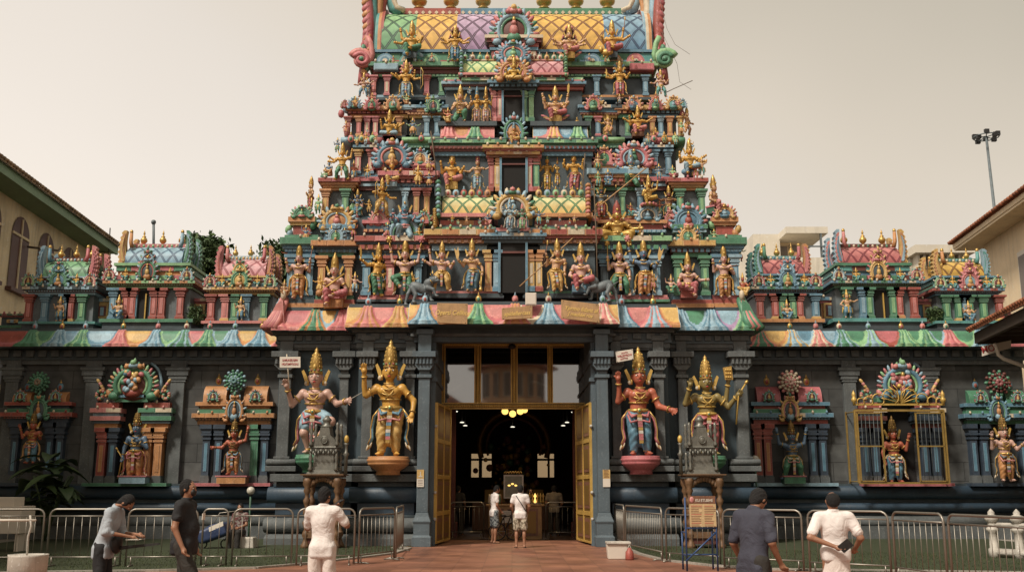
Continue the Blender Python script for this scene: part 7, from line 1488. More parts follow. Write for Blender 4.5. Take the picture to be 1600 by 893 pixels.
# ============================================================ silver shrine models on carved wooden stands
paint('silver', (.18, .175, .15), rough=.42, metal=.45, wear=1, scale=4); paint('teak', (.16, .085, .04), rough=.55, wear=1, scale=4)
def palanquin(label, px, Yp, top_px):
 z_t = PZ(741, Yp); k = (30 + Yp) / F; b = P(px, 741, Yp); T = thing('silver_shrine_model', label, 'shrine model', (b.x, Yp, z_t), 'ornate stands flanking the door')
 S_ = thing('carved_wooden_stand', 'carved brown wooden stand under the ' + ('left' if px < 800 else 'right') + ' silver shrine model', 'stand', (b.x, Yp, 0), 'carved stands flanking the door')
 w_ = 26 * k; x = b.x; dp = .42
 mb = MB(); mb.box(x - w_ - .05, x + w_ + .05, Yp - dp - .04, Yp + dp, z_t - .07, z_t, 'teak'); mb.box(x - w_ - .12, x + w_ + .12, Yp - dp - .1, Yp + dp, z_t - .02, z_t + .012, 'teak'); mb.build('top', S_)
 for q in (-1, 1):
  for yy in (Yp - dp + .06, Yp + dp - .08):
   mb = MB(); L_ = z_t - .1; pr = []
   for i in range(23): t = i / 22; pr.append((.075 + .03 * math.sin(t * 40) * (1 if .1 < t < .9 else 0) + (.05 if t < .06 or t > .90 else 0), t * L_))
   mb.lathe((x + q * (w_ - .06), yy, .0), pr, 'teak', 10); mb.build('leg', S_)
 mb = MB()
 for i in range(9): u = -1 + 2 * i / 8; mb.blob((x + u * (w_ - .15), Yp - dp + .04, z_t - .12 - .16 * abs(u) ** 2), (.07, .04, .09), 'teak', res=(6, 4))
 mb.build('fretwork', S_)
 mb = MB(); mb.box(x - w_, x + w_, Yp - dp, Yp + dp, .28, .42, 'teak'); mb.box(x - w_ + .06, x + w_ - .06, Yp - dp + .05, Yp + dp, .12, .28, 'hallred'); mb.build('shelf', S_)
 mb = MB(); zb = z_t; W2 = .46
 for (w2, za, zb_) in ((.46, 0, .07), (.41, .07, .13), (.35, .13, .22), (.30, .22, .34), (.26, .34, .60), (.37, .66, .74), (.43, .74, .78)): mb.box(x - w2, x + w2, Yp - w2 * .75, Yp + w2 * .75, z_t + za, z_t + zb_, 'silver', .01, .01)
 mb.prism([(x - .42, z_t + .78), (x + .42, z_t + .78), (x + .27, z_t + .98), (x + .16, z_t + 1.08), (x + .12, z_t + 1.30), (x - .12, z_t + 1.30), (x - .16, z_t + 1.08), (x - .27, z_t + .98)], Yp - .3, Yp + .3, 'silver')
 for i in range(11): mb.blob((x - .35 + .070 * i, Yp - .38, z_t + .64 - .05 * (i % 2)), (.035, .02, .06), 'silver', res=(6, 4))
 mb.blob((x, Yp - .32, z_t + .95), (.10, .04, .12), 'silver'); mb.tube([(x + .09 * math.cos(R(a)), Yp - .34, z_t + .95 + .1 * math.sin(R(a))) for a in range(0, 360, 40)], .018, 'silver', 5, close=True)
 mb.lathe((x, Yp, z_t + 1.35), [(.16, -.05), (.18, .0), (.09, .05), (.11, .13), (.14, .18), (.08, .24), (.04, .3)], 'silver', 12); mb.build('body', T)
 for q, c in ((-1, 'silver'), (1, 'silver')):
  for yy in (-.34, .3):
   mb = MB(); mb.lathe((x + q * .36, Yp + yy, z_t + .1), [(.05, 0), (.07, .05), (.035, .12), (.05, .2), (.03, .26), (.06, .36), (.03, .45), (.04, .52)], 'silver', 8); mb.build('post', T)
   mb = MB(); mb.lathe((x + q * .36, Yp + yy, z_t + .78), [(.05, 0), (.06, .06), (.03, .14), (.055, .22), (.03, .30), (.065, .40), (.03, .50), (.05, .58), (.02, .66)], 'silver', 8); mb.build('corner_spire', T)
 mb = MB(); s_ = 1 if px < 800 else -1; p = (x + s_ * .62, Yp - .3, z_t + .0); mb.lathe(p, [(.05, 0), (.05, .5), (.09, .56), (.04, .62), (.04, .8), (.08, .86)], 'silver', 8); mb.blob((p[0], p[1], p[2] + .97), (.07, .07, .12), 'goldpaint'); mb.build('side_lamp', T)
palanquin('tarnished silver shrine model on a wooden stand before the pink gate statue', 508, -1.1, 655)
palanquin('tarnished silver shrine model on a wooden stand before the olive gate statue', 1096, -1.1, 655)
# ============================================================ boards, placards, leaflets
paint('boardwood', (.40, .24, .11), rough=.65, wear=.8, scale=3)
paint('giltletter', (.72, .50, .16), rough=.5, wear=.2)
plain('redletter', (.38, .05, .05), .6); plain('paper', (.62, .56, .48), .7); plain('inkgrey', (.18, .15, .13), .7)
def text(body, parent, loc, size, mat, rot=0, sx=1.0, depth=.004, align='CENTER', shear=0, name='lettering'):
 cu = bpy.data.curves.new(name, 'FONT'); cu.body = body; cu.size = size; cu.align_x = align; cu.align_y = 'CENTER'; cu.extrude = depth; cu.shear = shear; cu.offset = size * .012
 o = bpy.data.objects.new(name, cu); C.objects.link(o); cu.materials.append(MATS[mat])
 o.parent = parent; o.location = Vector(loc) - wl(parent); o.rotation_euler = (PI / 2, -rot, 0); o.scale = (sx, 1, 1)
 return o
def board(name, label, quad, Y, mat, lines, lmat, thick=.05, cat='sign', rot=0.0, shear=.25, nails=True):
 """quad = pixel corners tl, tr, br, bl"""
 pts = [P(x, y, Y) for x, y in quad]; c = sum(pts, Vector((0, 0, 0))) / 4; T = thing(name, label, cat, c)
 mb = MB(); n = 4; vs = [(p.x, Y, p.z) for p in pts] + [(p.x, Y + thick, p.z) for p in pts]
 mb.add(vs, [(0, 3, 2, 1), (4, 5, 6, 7), (0, 1, 5, 4), (1, 2, 6, 5), (2, 3, 7, 6), (3, 0, 4, 7)], mat); mb.build('board', T, bevel=.006)
 if nails:
  for p in pts: mb = MB(); q = p + (c - p) * .12; mb.blob((q.x, Y - .004, q.z), .012, 'black', res=(6, 4)); mb.build('nail', T)
 for body, fx, fy, size, sx in lines:
  p = pts[3] + (pts[2] - pts[3]) * fx + ((pts[0] - pts[3]) * (1 - fx) + (pts[1] - pts[2]) * fx) * fy
  text(body, T, (p.x, Y - .006, p.z), size, lmat, rot, sx, shear=shear)
 return T
Yk2 = Yc - .62
board('wooden_sign', 'square brown wooden sign with one line of gilt lettering, left on the painted cornice', ((683, 473), (731, 474), (730, 506), (683, 504)), Yk2, 'boardwood', [('Ogerti Cellhce', .5, .52, .19, .88)], 'giltletter', rot=-.02)
board('wooden_sign', 'small brown wooden sign tilted upwards, middle of the painted cornice', ((784, 481), (832, 477), (832, 497), (784, 499)), Yk2 + .05, 'boardwood', [('apitlellercass', .5, .45, .17, .88)], 'giltletter', rot=.07)
board('wooden_sign', 'large brown wooden sign slanting down to the right, with two lines of gilt lettering', ((877, 468), (936, 475), (937, 504), (877, 497)), Yk2, 'boardwood', [('Yprmo fidant al', .52, .60, .175, .88), ('J mauldel roy', .5, .30, .15, .9)], 'giltletter', rot=-.11)
T = thing('junction_box', 'plain off-white box hanging over the ledge above the middle sign', 'box', P(829, 466, Y0 - .25)); mb = MB(); p, q = P(821, 476, Yk2 + .3), P(838, 457, Yk2 + .3); mb.box(p.x, q.x, Yk2 + .3, Yk2 + .5, p.z, q.z, 'paper'); mb.box(p.x + .02, q.x - .02, Yk2 + .29, Yk2 + .3, p.z + .02, q.z - .02, 'paper'); mb.build('case', T, bevel=.01); mb = MB(); mb.tube([(p.x + .05, Yk2 + .4, q.z), (p.x + .05, Yk2 + .45, q.z + .25)], .012, 'black', 5); mb.build('cable', T)
hA = P(460, 598, Yg - .25)
T = board('placard', 'white placard with two lines of red lettering held up by the pink gate statue', ((437, 557), (469.5, 557), (469.5, 574), (437, 574)), Yg - .40, 'paper', [('SAMUNZE.GIFH', .5, .68, .095, .70), ('NG.KOM/YOCNU', .5, .32, .095, .66)], 'redletter', thick=.015, shear=0, nails=False)
mb = MB(); a, b_ = P(448, 553, Yg - .37), P(452, 604, Yg - .37); mb.tube([a, b_], .016, 'cream', 6); mb.build('stick', T)
T = board('placard', 'tilted white placard with small lettering held by the red-brown gate statue', ((962, 549), (989, 545), (990, 561), (963, 566)), Ym - .68, 'paper', [('ARWTK', .5, .76, .06, .9), ('WELSEYBOW', .5, .50, .085, .85), ('LKFTTM', .45, .22, .07, .9)], 'redletter', thick=.015, shear=0, nails=True, rot=.15)
for px, lab in ((657, 'yellow and white leaflet taped to the left door pilaster'), (947.5, 'yellow and white leaflet taped to the right door pilaster')):
 Yl = Yc - .02; T = thing('leaflet', lab, 'notice', P(px, 747, Yl)); w_ = 5.6
 mb = MB(); a, b_ = P(px - w_, 747, Yl), P(px + w_, 733, Yl); mb.box(a.x, b_.x, Yl - .008, Yl, a.z, b_.z, 'yellow'); mb.build('upper_half', T); mb = MB(); c = P(px - w_, 760, Yl); mb.box(a.x, b_.x, Yl - .007, Yl, c.z, a.z - .004, 'paper'); mb.build('lower_half', T)
 mb = MB(); z = (a.z + b_.z) / 2; xm = (a.x + b_.x) / 2
 if px < 800: mb.box(xm - .015, xm + .015, Yl - .012, Yl - .008, z - .05, z + .07, 'whitestone'); mb.box(xm - .055, xm + .055, Yl - .012, Yl - .008, z - .08, z - .05, 'whitestone'); [mb.box(a.x + .03, b_.x - .03, Yl - .01, Yl - .007, c.z + .05 + .045 * i, c.z + .065 + .045 * i, 'inkgrey') for i in range(4)]
 else: [mb.box(a.x + .03, b_.x - .03 - .02 * (i % 2), Yl - .012, Yl - .008, a.z + .03 + .04 * i, a.z + .045 + .04 * i, 'brown') for i in range(6)]
 mb.build('print', T)
plain('bluesteel', (.035, .07, .17), .45, .3)
Yn2 = G(1097, 892).y; T = thing('notice_stand', 'yellow printed notice with a dark header on a blue steel trestle', 'notice stand', G(1097, 892))
pa, pb = P(1078, 822, Yn2), P(1118, 786, Yn2)
mb = MB(); mb.box(pa.x, pb.x, Yn2 - .02, Yn2, pa.z, pb.z, 'tan'); bd = mb.build('sheet', T)
mb = MB(); hd0, hd1 = P(1076, 786, Yn2), P(1117, 774, Yn2); mb.box(hd0.x, hd1.x, Yn2 - .025, Yn2, hd0.z, hd1.z, 'brown'); hb = mb.build('header', T); mb = MB(); mb.blob((hd0.x + .06, Yn2 - .03, (hd0.z + hd1.z) / 2), (.045, .012, .06), 'pink'); mb.build('emblem', hb)
text('KU ETLBIHE', T, ((hd0.x + hd1.x) / 2 + .04, Yn2 - .03, (hd0.z + hd1.z) / 2 - .015), .078, 'paper', 0, .85)
mb = MB(); rr = random.Random(2)
for col in (0, 1):
 for i in range(13):
  x = pa.x + .03 + col * (pb.x - pa.x) * .5; L_ = (pb.x - pa.x) * rr.uniform(.28, .43); z = pb.z - .045 - i * .033; mb.box(x, x + L_, Yn2 - .023, Yn2 - .0205, z - .006, z + .006, 'redletter' if i % 5 == 0 else 'brown')
mb.build('print', T)
fx = [PX(1073, 860, Yn2), PX(1121, 860, Yn2)]
for q, x in enumerate(fx):
 for yy, top in ((Yn2 + .02, pb.z + .12), (Yn2 + .5, .75)):
  mb = MB(); mb.tube([(x, yy, 0), (x, yy, top if q == 0 or yy < Yn2 + .1 else .75)], .02, 'bluesteel', 6); mb.build('leg', T)
mb = MB()
for z in (.32, pa.z - .03): mb.tube([(fx[0], Yn2 + .02, z), (fx[1], Yn2 + .02, z)], .018, 'bluesteel', 6)
mb.tube([(fx[0] - .04, Yn2 - .1, .20), (fx[1], Yn2 + .02, pa.z - .1)], .018, 'bluesteel', 6)
for x in fx: mb.tube([(x, Yn2 + .02, .3), (x, Yn2 + .5, .3)], .015, 'bluesteel', 6); mb.tube([(x, Yn2 + .02, .74), (x, Yn2 + .5, .74)], .015, 'bluesteel', 6)
mb.build('brace', T)
# ============================================================ small things on the ground
T = thing('foam_box', 'white foam box with a loose lid beside the right door pilaster', 'box', G(965, 873)); g0 = G(965, 873)
mb = MB(); mb.box(g0.x - .22, g0.x + .20, g0.y - .14, g0.y + .2, .006, .34, 'paper', -.03, -.02); mb.build('body', T, bevel=.02, bseg=2); mb = MB(); mb.box(g0.x - .26, g0.x + .30, g0.y - .2, g0.y + .22, .345, .40, 'whitestone'); mb.build('lid', T, bevel=.01)
T = thing('red_canister', 'small red canister standing against the foam box', 'canister', G(981, 874)); g1 = G(980, 874); mb = MB(); mb.lathe((g1.x + .05, g1.y - .05, .006), [(.09, 0), (.10, .03), (.09, .18), (.05, .22), (.04, .27)], 'red', 12); mb.build('body', T); mb = MB(); mb.tube([(g1.x - .02, g1.y - .05, .2), (g1.x + .05, g1.y - .05, .34), (g1.x + .12, g1.y - .05, .2)], .01, 'paper', 5); mb.build('handle', T)
g2 = Vector((PX(45, 862, -14.9), -14.9, 0)); T = thing('concrete_planter', 'pale round concrete planter at the lower left corner', 'planter', g2)
mb = MB(); mb.lathe(g2, [(.25, 0), (.27, .62), (.275, .65), (.25, .65), (.24, .52)], 'whitestone', 32); mb.build('bowl', T)
T = thing('white_standpipe', 'thin white pipe rising from the concrete planter', 'pipe', (g2.x - .03, g2.y, .5)); mb = MB(); mb.tube([(g2.x - .02, g2.y, .5), (g2.x - .03, g2.y, .9), (g2.x - .0, g2.y, 1.05), (g2.x - .03, g2.y, 1.2)], .016, 'whitestone', 8); mb.build('pipe', T); mb = MB(); mb.tube([(g2.x - .8, g2.y, 1.13), (g2.x + .06, g2.y, 1.13)], .018, 'paper', 6); mb.build('cross_pipe', T)
gY = -3.0; T = thing('white_cabinet', 'stepped white metal cabinet behind the barrier at the left edge', 'cabinet', (PX(10, 860, gY), gY, 0)); x0, x1, x2 = PX(-30, 820, gY), PX(18, 820, gY), PX(34, 820, gY)
mb = MB(); mb.box(x0, x1, gY, gY + .6, PZ(790, gY), PZ(776, gY), 'paper'); mb.build('upper_box', T, bevel=.01); mb = MB(); mb.box(x0, x2, gY - .1, gY + .7, PZ(833, gY), PZ(790, gY), 'paper'); mb.build('lower_box', T, bevel=.01)
for x in (x0 + .1, x2 - .15): mb = MB(); mb.box(x, x + .1, gY, gY + .5, 0, PZ(833, gY), 'paper'); mb.build('leg', T)
def blade(mb, base, az, L_, lift, w_, mat, droop=.6):
 n = 6; P0 = Vector(base); vs = []; d = Vector((math.cos(az), math.sin(az), 0)); sd = Vector((-d.y, d.x, 0))
 for i in range(n + 1):
  t = i / n; c = P0 + d * (L_ * t) + Vector((0, 0, lift * t - droop * L_ * t * t)); ww = w_ * math.sin(PI * min(1, .12 + t * .88)) ** .7; vs += [c - sd * ww + Vector((0, 0, ww * .35)), c, c + sd * ww + Vector((0, 0, ww * .35))]
 mb.add([tuple(v) for v in vs], [(3 * i + j, 3 * i + 3 + j, 3 * i + 4 + j, 3 * i + 1 + j) for i in range(n) for j in (0, 1)], mat, True)
paint('leaf', (.05, .085, .035), rough=.5, wear=.6); paint('leafl', (.075, .12, .045), rough=.5, wear=.6); paint('bark', (.12, .085, .055), rough=.9)
T = thing('broad_leaved_plant', 'dark broad-leaved plant growing before the far left niche', 'plant', (PX(70, 830, 2.4), 2.4, 0)); pp = T.location; rr = random.Random(8)
mb = MB(); [mb.tube([(pp.x, pp.y, 0), (pp.x + .35 * math.cos(a), pp.y + .35 * math.sin(a), 1.3), (pp.x + .7 * math.cos(a), pp.y + .7 * math.sin(a), 2.0)], .03, 'leaf', 5) for a in [rr.uniform(0, 6.28) for _ in range(7)]]; mb.build('stem', T)
mb = MB(); [blade(mb, (pp.x + rr.uniform(-.5, .5), pp.y + rr.uniform(-.4, .3), rr.uniform(1.0, 2.6)), rr.uniform(0, 6.28), rr.uniform(.7, 1.2), rr.uniform(.1, .5), rr.uniform(.14, .26), rr.choice(['leaf', 'leaf', 'leafl'])) for _ in range(46)]; mb.build('leaves', T)
plain('globe', (.55, .52, .45), .15)
for px, py, pg, Y, lab in ((392, 766, 850, .8, 'globe garden lamp on a post behind the barrier, left of the gateway'), (1180, 717, 840, 1.6, 'globe garden lamp on a post right of the olive gate statue')):
 p = P(px, py, Y); T = thing('garden_lamp', lab, 'lamp', (p.x, Y, 0), 'globe garden lamps'); mb = MB(); mb.tube([(p.x, Y, 0), (p.x, Y, p.z - .08)], .03, 'dgreen', 8); mb.build('post', T); mb = MB(); mb.blob(p, .12, 'globe', res=(20, 14)); mb.build('globe', T); mb = MB(); mb.lathe((p.x, Y, p.z - .16), [(.04, 0), (.07, .05), (.05, .08)], 'black', 8); mb.build('collar', T)
T = thing('stone_balustrade', 'white stone balustrade with two bud-topped posts at the far right', 'balustrade', (PX(1570, 860, -5.5), -5.5, 0))
for px, Y in ((1551, -5.3), (1591, -5.8)):
 x = PX(px, 830, Y); mb = MB(); mb.lathe((x, Y, 0), [(.13, 0), (.13, .2), (.095, .23), (.095, .58), (.145, .63), (.145, .68), (.095, .71), (.10, .82), (.16, .87), (.16, .96), (.07, 1.0), (.08, 1.05), (.03, 1.11), (0, 1.14)], 'whitestone', 12); mb.build('post', T)
mb = MB(); a, b_ = Vector((PX(1551, 830, -5.3), -5.3, 0)), Vector((PX(1660, 830, -6.7), -6.7, 0)); mb.tube([(a.x, a.y, .76), (b_.x, b_.y, .76)], .055, 'whitestone', 4); mb.tube([(a.x, a.y, .12), (b_.x, b_.y, .12)], .1, 'whitestone', 4); mb.build('rail', T)
T = thing('covered_pushcart', 'low pushcart under a dark blue cover with a pale label, behind the barriers', 'cart', (PX(333, 858, -1.5), -1.5, 0)); c = T.location
paint('bluecover', (.03, .05, .12), rough=.5, wear=.6); s0 = SDF(); s0.box((0, 0, .42), (.32, .2, .1), .08, rot=rotm('y', -.35)); s0.ell((.1, -.05, .5), (.3, .2, .16), k=.1); s0.mesh(.025, 'cover', ['bluecover'], T)
mb = MB(); mb.add([(c.x - .05, c.y - .30, .46), (c.x + .32, c.y - .28, .62), (c.x + .30, c.y - .27, .74), (c.x - .07, c.y - .29, .58)], [(0, 1, 2, 3)], 'paper'); mb.build('label_patch', T)
for dx in (-.3, .32): mb = MB(); mb.tube([(c.x + dx + .12 * math.cos(R(a)), c.y, .13 + .12 * math.sin(R(a))) for a in range(0, 360, 30)], .02, 'tyre', 6, close=True); mb.build('wheel', T)
mb = MB(); mb.tube([(c.x + .3, c.y, .2), (c.x + .55, c.y, .9), (c.x + .75, c.y, .95)], .014, 'steel', 6); mb.tube([(c.x - .3, c.y, .2), (c.x + .1, c.y + .1, .95), (c.x + .7, c.y + .1, 1.02)], .014, 'steel', 6); mb.build('handle', T)
p = Vector((PX(378, 855, -1.2), -1.2, 0)); T = thing('stone_block', 'pale rough stone block used as a seat beside the globe lamp', 'block', p); mb = MB(); mb.box(p.x - .38, p.x + .38, p.y - .25, p.y + .25, 0, .30, 'whitestone', .03, .03); mb.build('block', T, bevel=.03, bseg=2)
# ============================================================ neighbouring buildings
class FM(MB):
 """shapes in a facade frame: u along the wall (away from the viewer), v out of the wall, z up"""
 def setf(s, O, az, side): s.O = Vector(O); s.d = Vector((math.sin(az), math.cos(az), 0)); s.n = Vector((s.d.y, -s.d.x, 0)) * side; return s
 def fin(s, nm, par):
  s.v = [tuple(s.O + s.d * a + s.n * b + Vector((0, 0, c))) for a, b, c in s.v]; return s.build(nm, par, loc=wl(par))
paint('yellowwall', (.76, .62, .40), rough=.85, wear=.8, scale=.5, bump=.1); paint('greenfascia', (.17, .27, .15), rough=.6, wear=.6, scale=.5); paint('shutter', (.10, .04, .03), rough=.6, wear=.5)
def tiles(name, col):
 m, t, b = new_mat(name); L = t.links.new; tc = N(t, 'ShaderNodeTexCoord'); geo = N(t, 'ShaderNodeNewGeometry')
 n1 = N(t, 'ShaderNodeTexNoise'); n1.inputs['Scale'].default_value = 3; n1.inputs['Detail'].default_value = 8; L(geo.outputs['Position'], n1.inputs['Vector'])
 r = N(t, 'ShaderNodeValToRGB'); r.color_ramp.elements[0].color = (*[c * .35 for c in col], 1); r.color_ramp.elements[0].position = .3; r.color_ramp.elements[1].color = (*[c * 1.2 for c in col], 1); r.color_ramp.elements[1].position = .7
 L(n1.outputs['Fac'], r.inputs[0]); L(r.outputs[0], b.inputs['Base Color']); b.inputs['Roughness'].default_value = .8; MATS[name] = m
tiles('tile', (.34, .12, .055)); tiles('tileold', (.30, .20, .11))
LB = thing('arcaded_building', 'yellow building with arched shuttered windows and a green roof fascia on the left', 'building', (-16, 20, 0))
O_, az, side = Vector((PX(182, 386, 20), 20, 0)), -.0595, 1
ZE = PZ(396, 20); VW = -1.15
def lf(): return FM().setf(O_, az, side)
L0, L1 = -52, 0
f = lf(); cuts = [(-3.9 - 2.75 * i, -2.2 - 2.75 * i) for i in range(13)]
f.box(L0, L1, VW - 12, VW, 0, ZE + .3, 'yellowwall'); f.fin('wall', LB)
for a, b_ in cuts:
 f = lf(); n = 10; zt_, zb_ = ZE - .45, ZE - 3.6; uc = (a + b_) / 2; r0 = (b_ - a) / 2
 prof = [(a, zb_), (b_, zb_)] + [(uc + r0 * math.cos(PI * i / n), zt_ - r0 + r0 * math.sin(PI * i / n)) for i in range(n + 1)]
 k = len(prof); f.add([(u, VW + .04, z) for u, z in prof], [tuple(range(k))], 'shutter')
 g_ = [(u, VW + .07, z) for u, z in prof]
 f.box(uc - .04, uc + .04, VW + .04, VW + .09, zb_, zt_ - .1, 'yellowwall'); f.box(a, b_, VW + .04, VW + .10, zt_ - r0 - .05, zt_ - r0 + .05, 'yellowwall'); f.box(a - .1, b_ + .1, VW, VW + .25, zb_ - .15, zb_, 'shutter'); f.fin('arched_window', LB)
 f = lf(); f.box(a, b_, VW + .03, VW + .06, ZE - 7.6, ZE - 5.8, 'black'); f.prism([(0, 0), (0, 0), (0, 0)], 0, 0, 'shutter') if False else None
 f.add([(a - .2, VW, ZE - 5.3), (b_ + .2, VW, ZE - 5.3), (b_ + .2, VW + .8, ZE - 5.75), (a - .2, VW + .8, ZE - 5.75), (a - .2, VW, ZE - 5.42), (b_ + .2, VW, ZE - 5.42), (b_ + .2, VW + .8, ZE - 5.87), (a - .2, VW + .8, ZE - 5.87)], [(0, 1, 2, 3), (7, 6, 5, 4), (3, 2, 6, 7), (0, 3, 7, 4), (1, 5, 6, 2)], 'tile'); f.fin('lower_window', LB)
f = lf(); f.box(L0, L1 + .3, -.12, .0, ZE, ZE + .42, 'greenfascia'); f.box(L0, L1 + .2, VW, -.12, ZE + .02, ZE + .12, 'greenfascia'); f.fin('fascia', LB)
f = lf(); f.add([(L0, .15, ZE + .45), (L1 + .4, .15, ZE + .45), (L1 + .4, -8, ZE + 4.6), (L0, -8, ZE + 4.6), (L0, .15, ZE + .36), (L1 + .4, .15, ZE + .36), (L1 + .4, -8, ZE + 4.5), (L0, -8, ZE + 4.5)], [(0, 1, 2, 3), (7, 6, 5, 4), (0, 4, 5, 1), (1, 5, 6, 2), (2, 6, 7, 3), (3, 7, 4, 0)], 'tileold')
for i in range(170): u = L1 + .4 - i * .28; f.tube([(u, .2, ZE + .47), (u, -.6, ZE + .88)], .075, 'tileold', 5)
f.fin('roof', LB)
f = lf(); f.tube([(-8, VW + .1, ZE - 1.6), (-8, VW + 1.4, ZE - 1.75), (-8, VW + 1.5, ZE - 1.6)], .05, 'steel', 6); f.fin('bracket', LB)
f = lf(); f.box(L1 - .25, L1, VW, -.25, ZE - 5.6, ZE, 'yellowwall'); f.box(L1 - .9, L1 - .2, VW - .1, -.3, ZE - 1.4, ZE - 1.2, 'shutter'); f.fin('corner_pier', LB)
T = thing('roof_antenna', 'thin antenna rod on the roof edge of the left building', 'antenna', P(170, 385, 19)); mb = MB(); mb.tube([P(170, 392, 19), P(172, 356, 19)], .03, 'black', 5); mb.build('rod', T)
T = thing('vent_pipe', 'slim dark pipe rising between the finials of the tall left rooftop shrine', 'pipe', P(240, 390, 8)); mb = MB(); mb.tube([P(240, 400, 8), P(240, 347, 8)], .05, 'grey', 6); mb.blob(P(240, 347, 8), .10, 'grey'); mb.build('pipe', T)
RB = thing('tiled_roof_building', 'warm cream building with a wide tiled roof at the right edge', 'building', (19, 15, 0)); O2, az2 = Vector((PX(1490, 386, 15), 15, 0)), .105; Z2 = PZ(392, 15)
paint('creamwall', (.70, .55, .36), rough=.85, wear=.5, scale=.5, bump=.1); paint('greyconc', (.42, .38, .30), rough=.85, wear=.8, scale=.6)
def rf(): return FM().setf(O2, az2, -1)
f = rf(); f.box(-40, -.9, -14, -1.0, 0, Z2 + .05, 'creamwall'); f.fin('wall', RB)
f = rf(); f.box(-40, 0, -1.2, -.02, Z2, Z2 + .10, 'creamwall'); f.box(-40, .05, -.1, .02, Z2 + .1, Z2 + .30, 'creamwall'); f.box(-.12, .05, -14, -.1, Z2 + .1, Z2 + .30, 'creamwall'); f.fin('eaves', RB)
f = rf(); f.add([(-40, .15, Z2 + .34), (.2, .15, Z2 + .34), (-4, -6, Z2 + 3.6), (-40, -6, Z2 + 3.6), (.2, -14, Z2 + .34)], [(0, 1, 2, 3), (1, 4, 2)], 'tile')
for i in range(140): u = .1 - i * .28; f.tube([(u, .2, Z2 + .38), (u, -.5, Z2 + .72)], .07, 'tile', 5)
f.fin('roof', RB)
for a in (-6.2, -10.6, -15, -20, -25):
 f = rf(); f.box(a, a + 1.6, -1.03, -.96, Z2 - 3.4, Z2 - 1.2, 'paper'); f.box(a + .12, a + .76, -.98, -.93, Z2 - 3.2, Z2 - 1.4, 'inkgrey'); f.box(a + .84, a + 1.48, -.98, -.93, Z2 - 3.2, Z2 - 1.4, 'inkgrey'); f.fin('window', RB)
CN = thing('tiled_canopy', 'dark timber canopy with an orange tiled edge jutting in at the lower right', 'canopy', (14, 0, 0)); O3 = Vector((PX(1513, 514, .5), .5, 0)); Z3 = PZ(516, .5); paint('timber', (.045, .03, .02), rough=.8, wear=.7)
def cf(): return FM().setf(O3, .146, -1)
f = cf(); f.add([(-13, 0, Z3), (0, 0, Z3), (0, -6, Z3 + 2.9), (-13, -6, Z3 + 2.9), (-13, 0, Z3 - .08), (0, 0, Z3 - .08), (0, -6, Z3 + 2.8), (-13, -6, Z3 + 2.8)], [(0, 1, 2, 3), (7, 6, 5, 4), (0, 4, 5, 1), (1, 5, 6, 2)], 'tile')
for i in range(62): u = -i * .21; f.tube([(u, .05, Z3 + .02), (u, -5.8, Z3 + 2.84)], .07, 'tile', 6)
f.fin('roof', CN)
f = cf(); f.box(-13, -.1, -.25, -.12, Z3 - .42, Z3 - .10, 'timber'); f.box(-.3, -.1, -6, -.2, Z3 - .45, Z3 - .10, 'timber'); f.box(-13, -.3, -6, -.3, Z3 - .16, Z3 - .12, 'timber'); [f.box(-.9 - i * .8, -.8 - i * .8, -5, -.2, Z3 - .3, Z3 - .14, 'timber') for i in range(15)]; f.fin('rafters', CN)
for u in (-.6, -6.5, -12.5): f = cf(); f.box(u - .14, u + .14, -2.3, -2.0, 0, Z3 - .1, 'timber'); f.fin('post', CN)
f = cf(); f.box(-13, -1, -5.2, -5.0, 0, Z3 + 2, 'timber'); f.fin('back_wall', CN)
T = board('hanging_sign', 'white sign with red letters hanging under the tiled canopy', ((1536, 540), (1580, 531), (1580, 543), (1536, 556)), -.2, 'paper', [('MO', .18, .55, .26, 1)], 'redletter', thick=.08, shear=0, nails=False, rot=.22)
mb = MB(); a, b_ = P(1545, 538, -.2), P(1545, 530, -.2); mb.tube([a, b_], .012, 'black', 5); mb.build('hanger', T)
T = thing('drain_pipe', 'pale bent drain pipe below the tiled canopy', 'pipe', P(1560, 550, -.5)); mb = MB(); mb.tube([P(x, y, -.5) for x, y in ((1553, 536), (1557, 542), (1560, 554), (1568, 560), (1590, 568), (1615, 578))], .06, 'paper', 8); mb.build('pipe', T)
def far_block(label, Y, px0, px1, pyt, col, extra):
 T = thing('distant_building', label, 'building', (PX((px0 + px1) / 2, 600, Y), Y, 0)); mb = MB(); x0, x1 = PX(px0, 430, Y), PX(px1, 430, Y); mb.box(x0, x1, Y, Y + 14, 0, PZ(pyt, Y), col); mb.build('wall', T)
 for nm, a, b_, t_, bt, dy0, dy1, c in extra: mb = MB(); mb.box(PX(a, 430, Y), PX(b_, 430, Y), Y + dy0, Y + dy1, PZ(bt, Y), PZ(t_, Y), c); mb.build(nm, T)
 return T
paint('whiteblock', (.62, .56, .46), rough=.85, wear=.5, scale=.3, bump=0)
far_block('pale concrete block with a rooftop terrace behind the right rooftop shrines', 42, 1182, 1296, 402, 'whiteblock', [('stair_tower', 1190, 1233, 355, 402, 2, 9, 'whiteblock'), ('roof_slab', 1232, 1298, 354, 364, 0, 9, 'whiteblock'), ('terrace_wall', 1234, 1276, 364, 402, 3, 8, 'creamwall'), ('window', 1238, 1250, 370, 386, 2.9, 3, 'inkgrey'), ('window', 1253, 1266, 368, 386, 2.9, 3, 'inkgrey'), ('window', 1276, 1290, 430, 450, -.1, 0, 'inkgrey'), ('window', 1184, 1200, 432, 448, -.1, 0, 'inkgrey'), ('railing', 1266, 1290, 384, 386, -.1, 0, 'grey'), ('terrace_post', 1286, 1288, 364, 402, 0, .3, 'grey'), ('window', 1215, 1235, 432, 450, -.1, 0, 'inkgrey')])
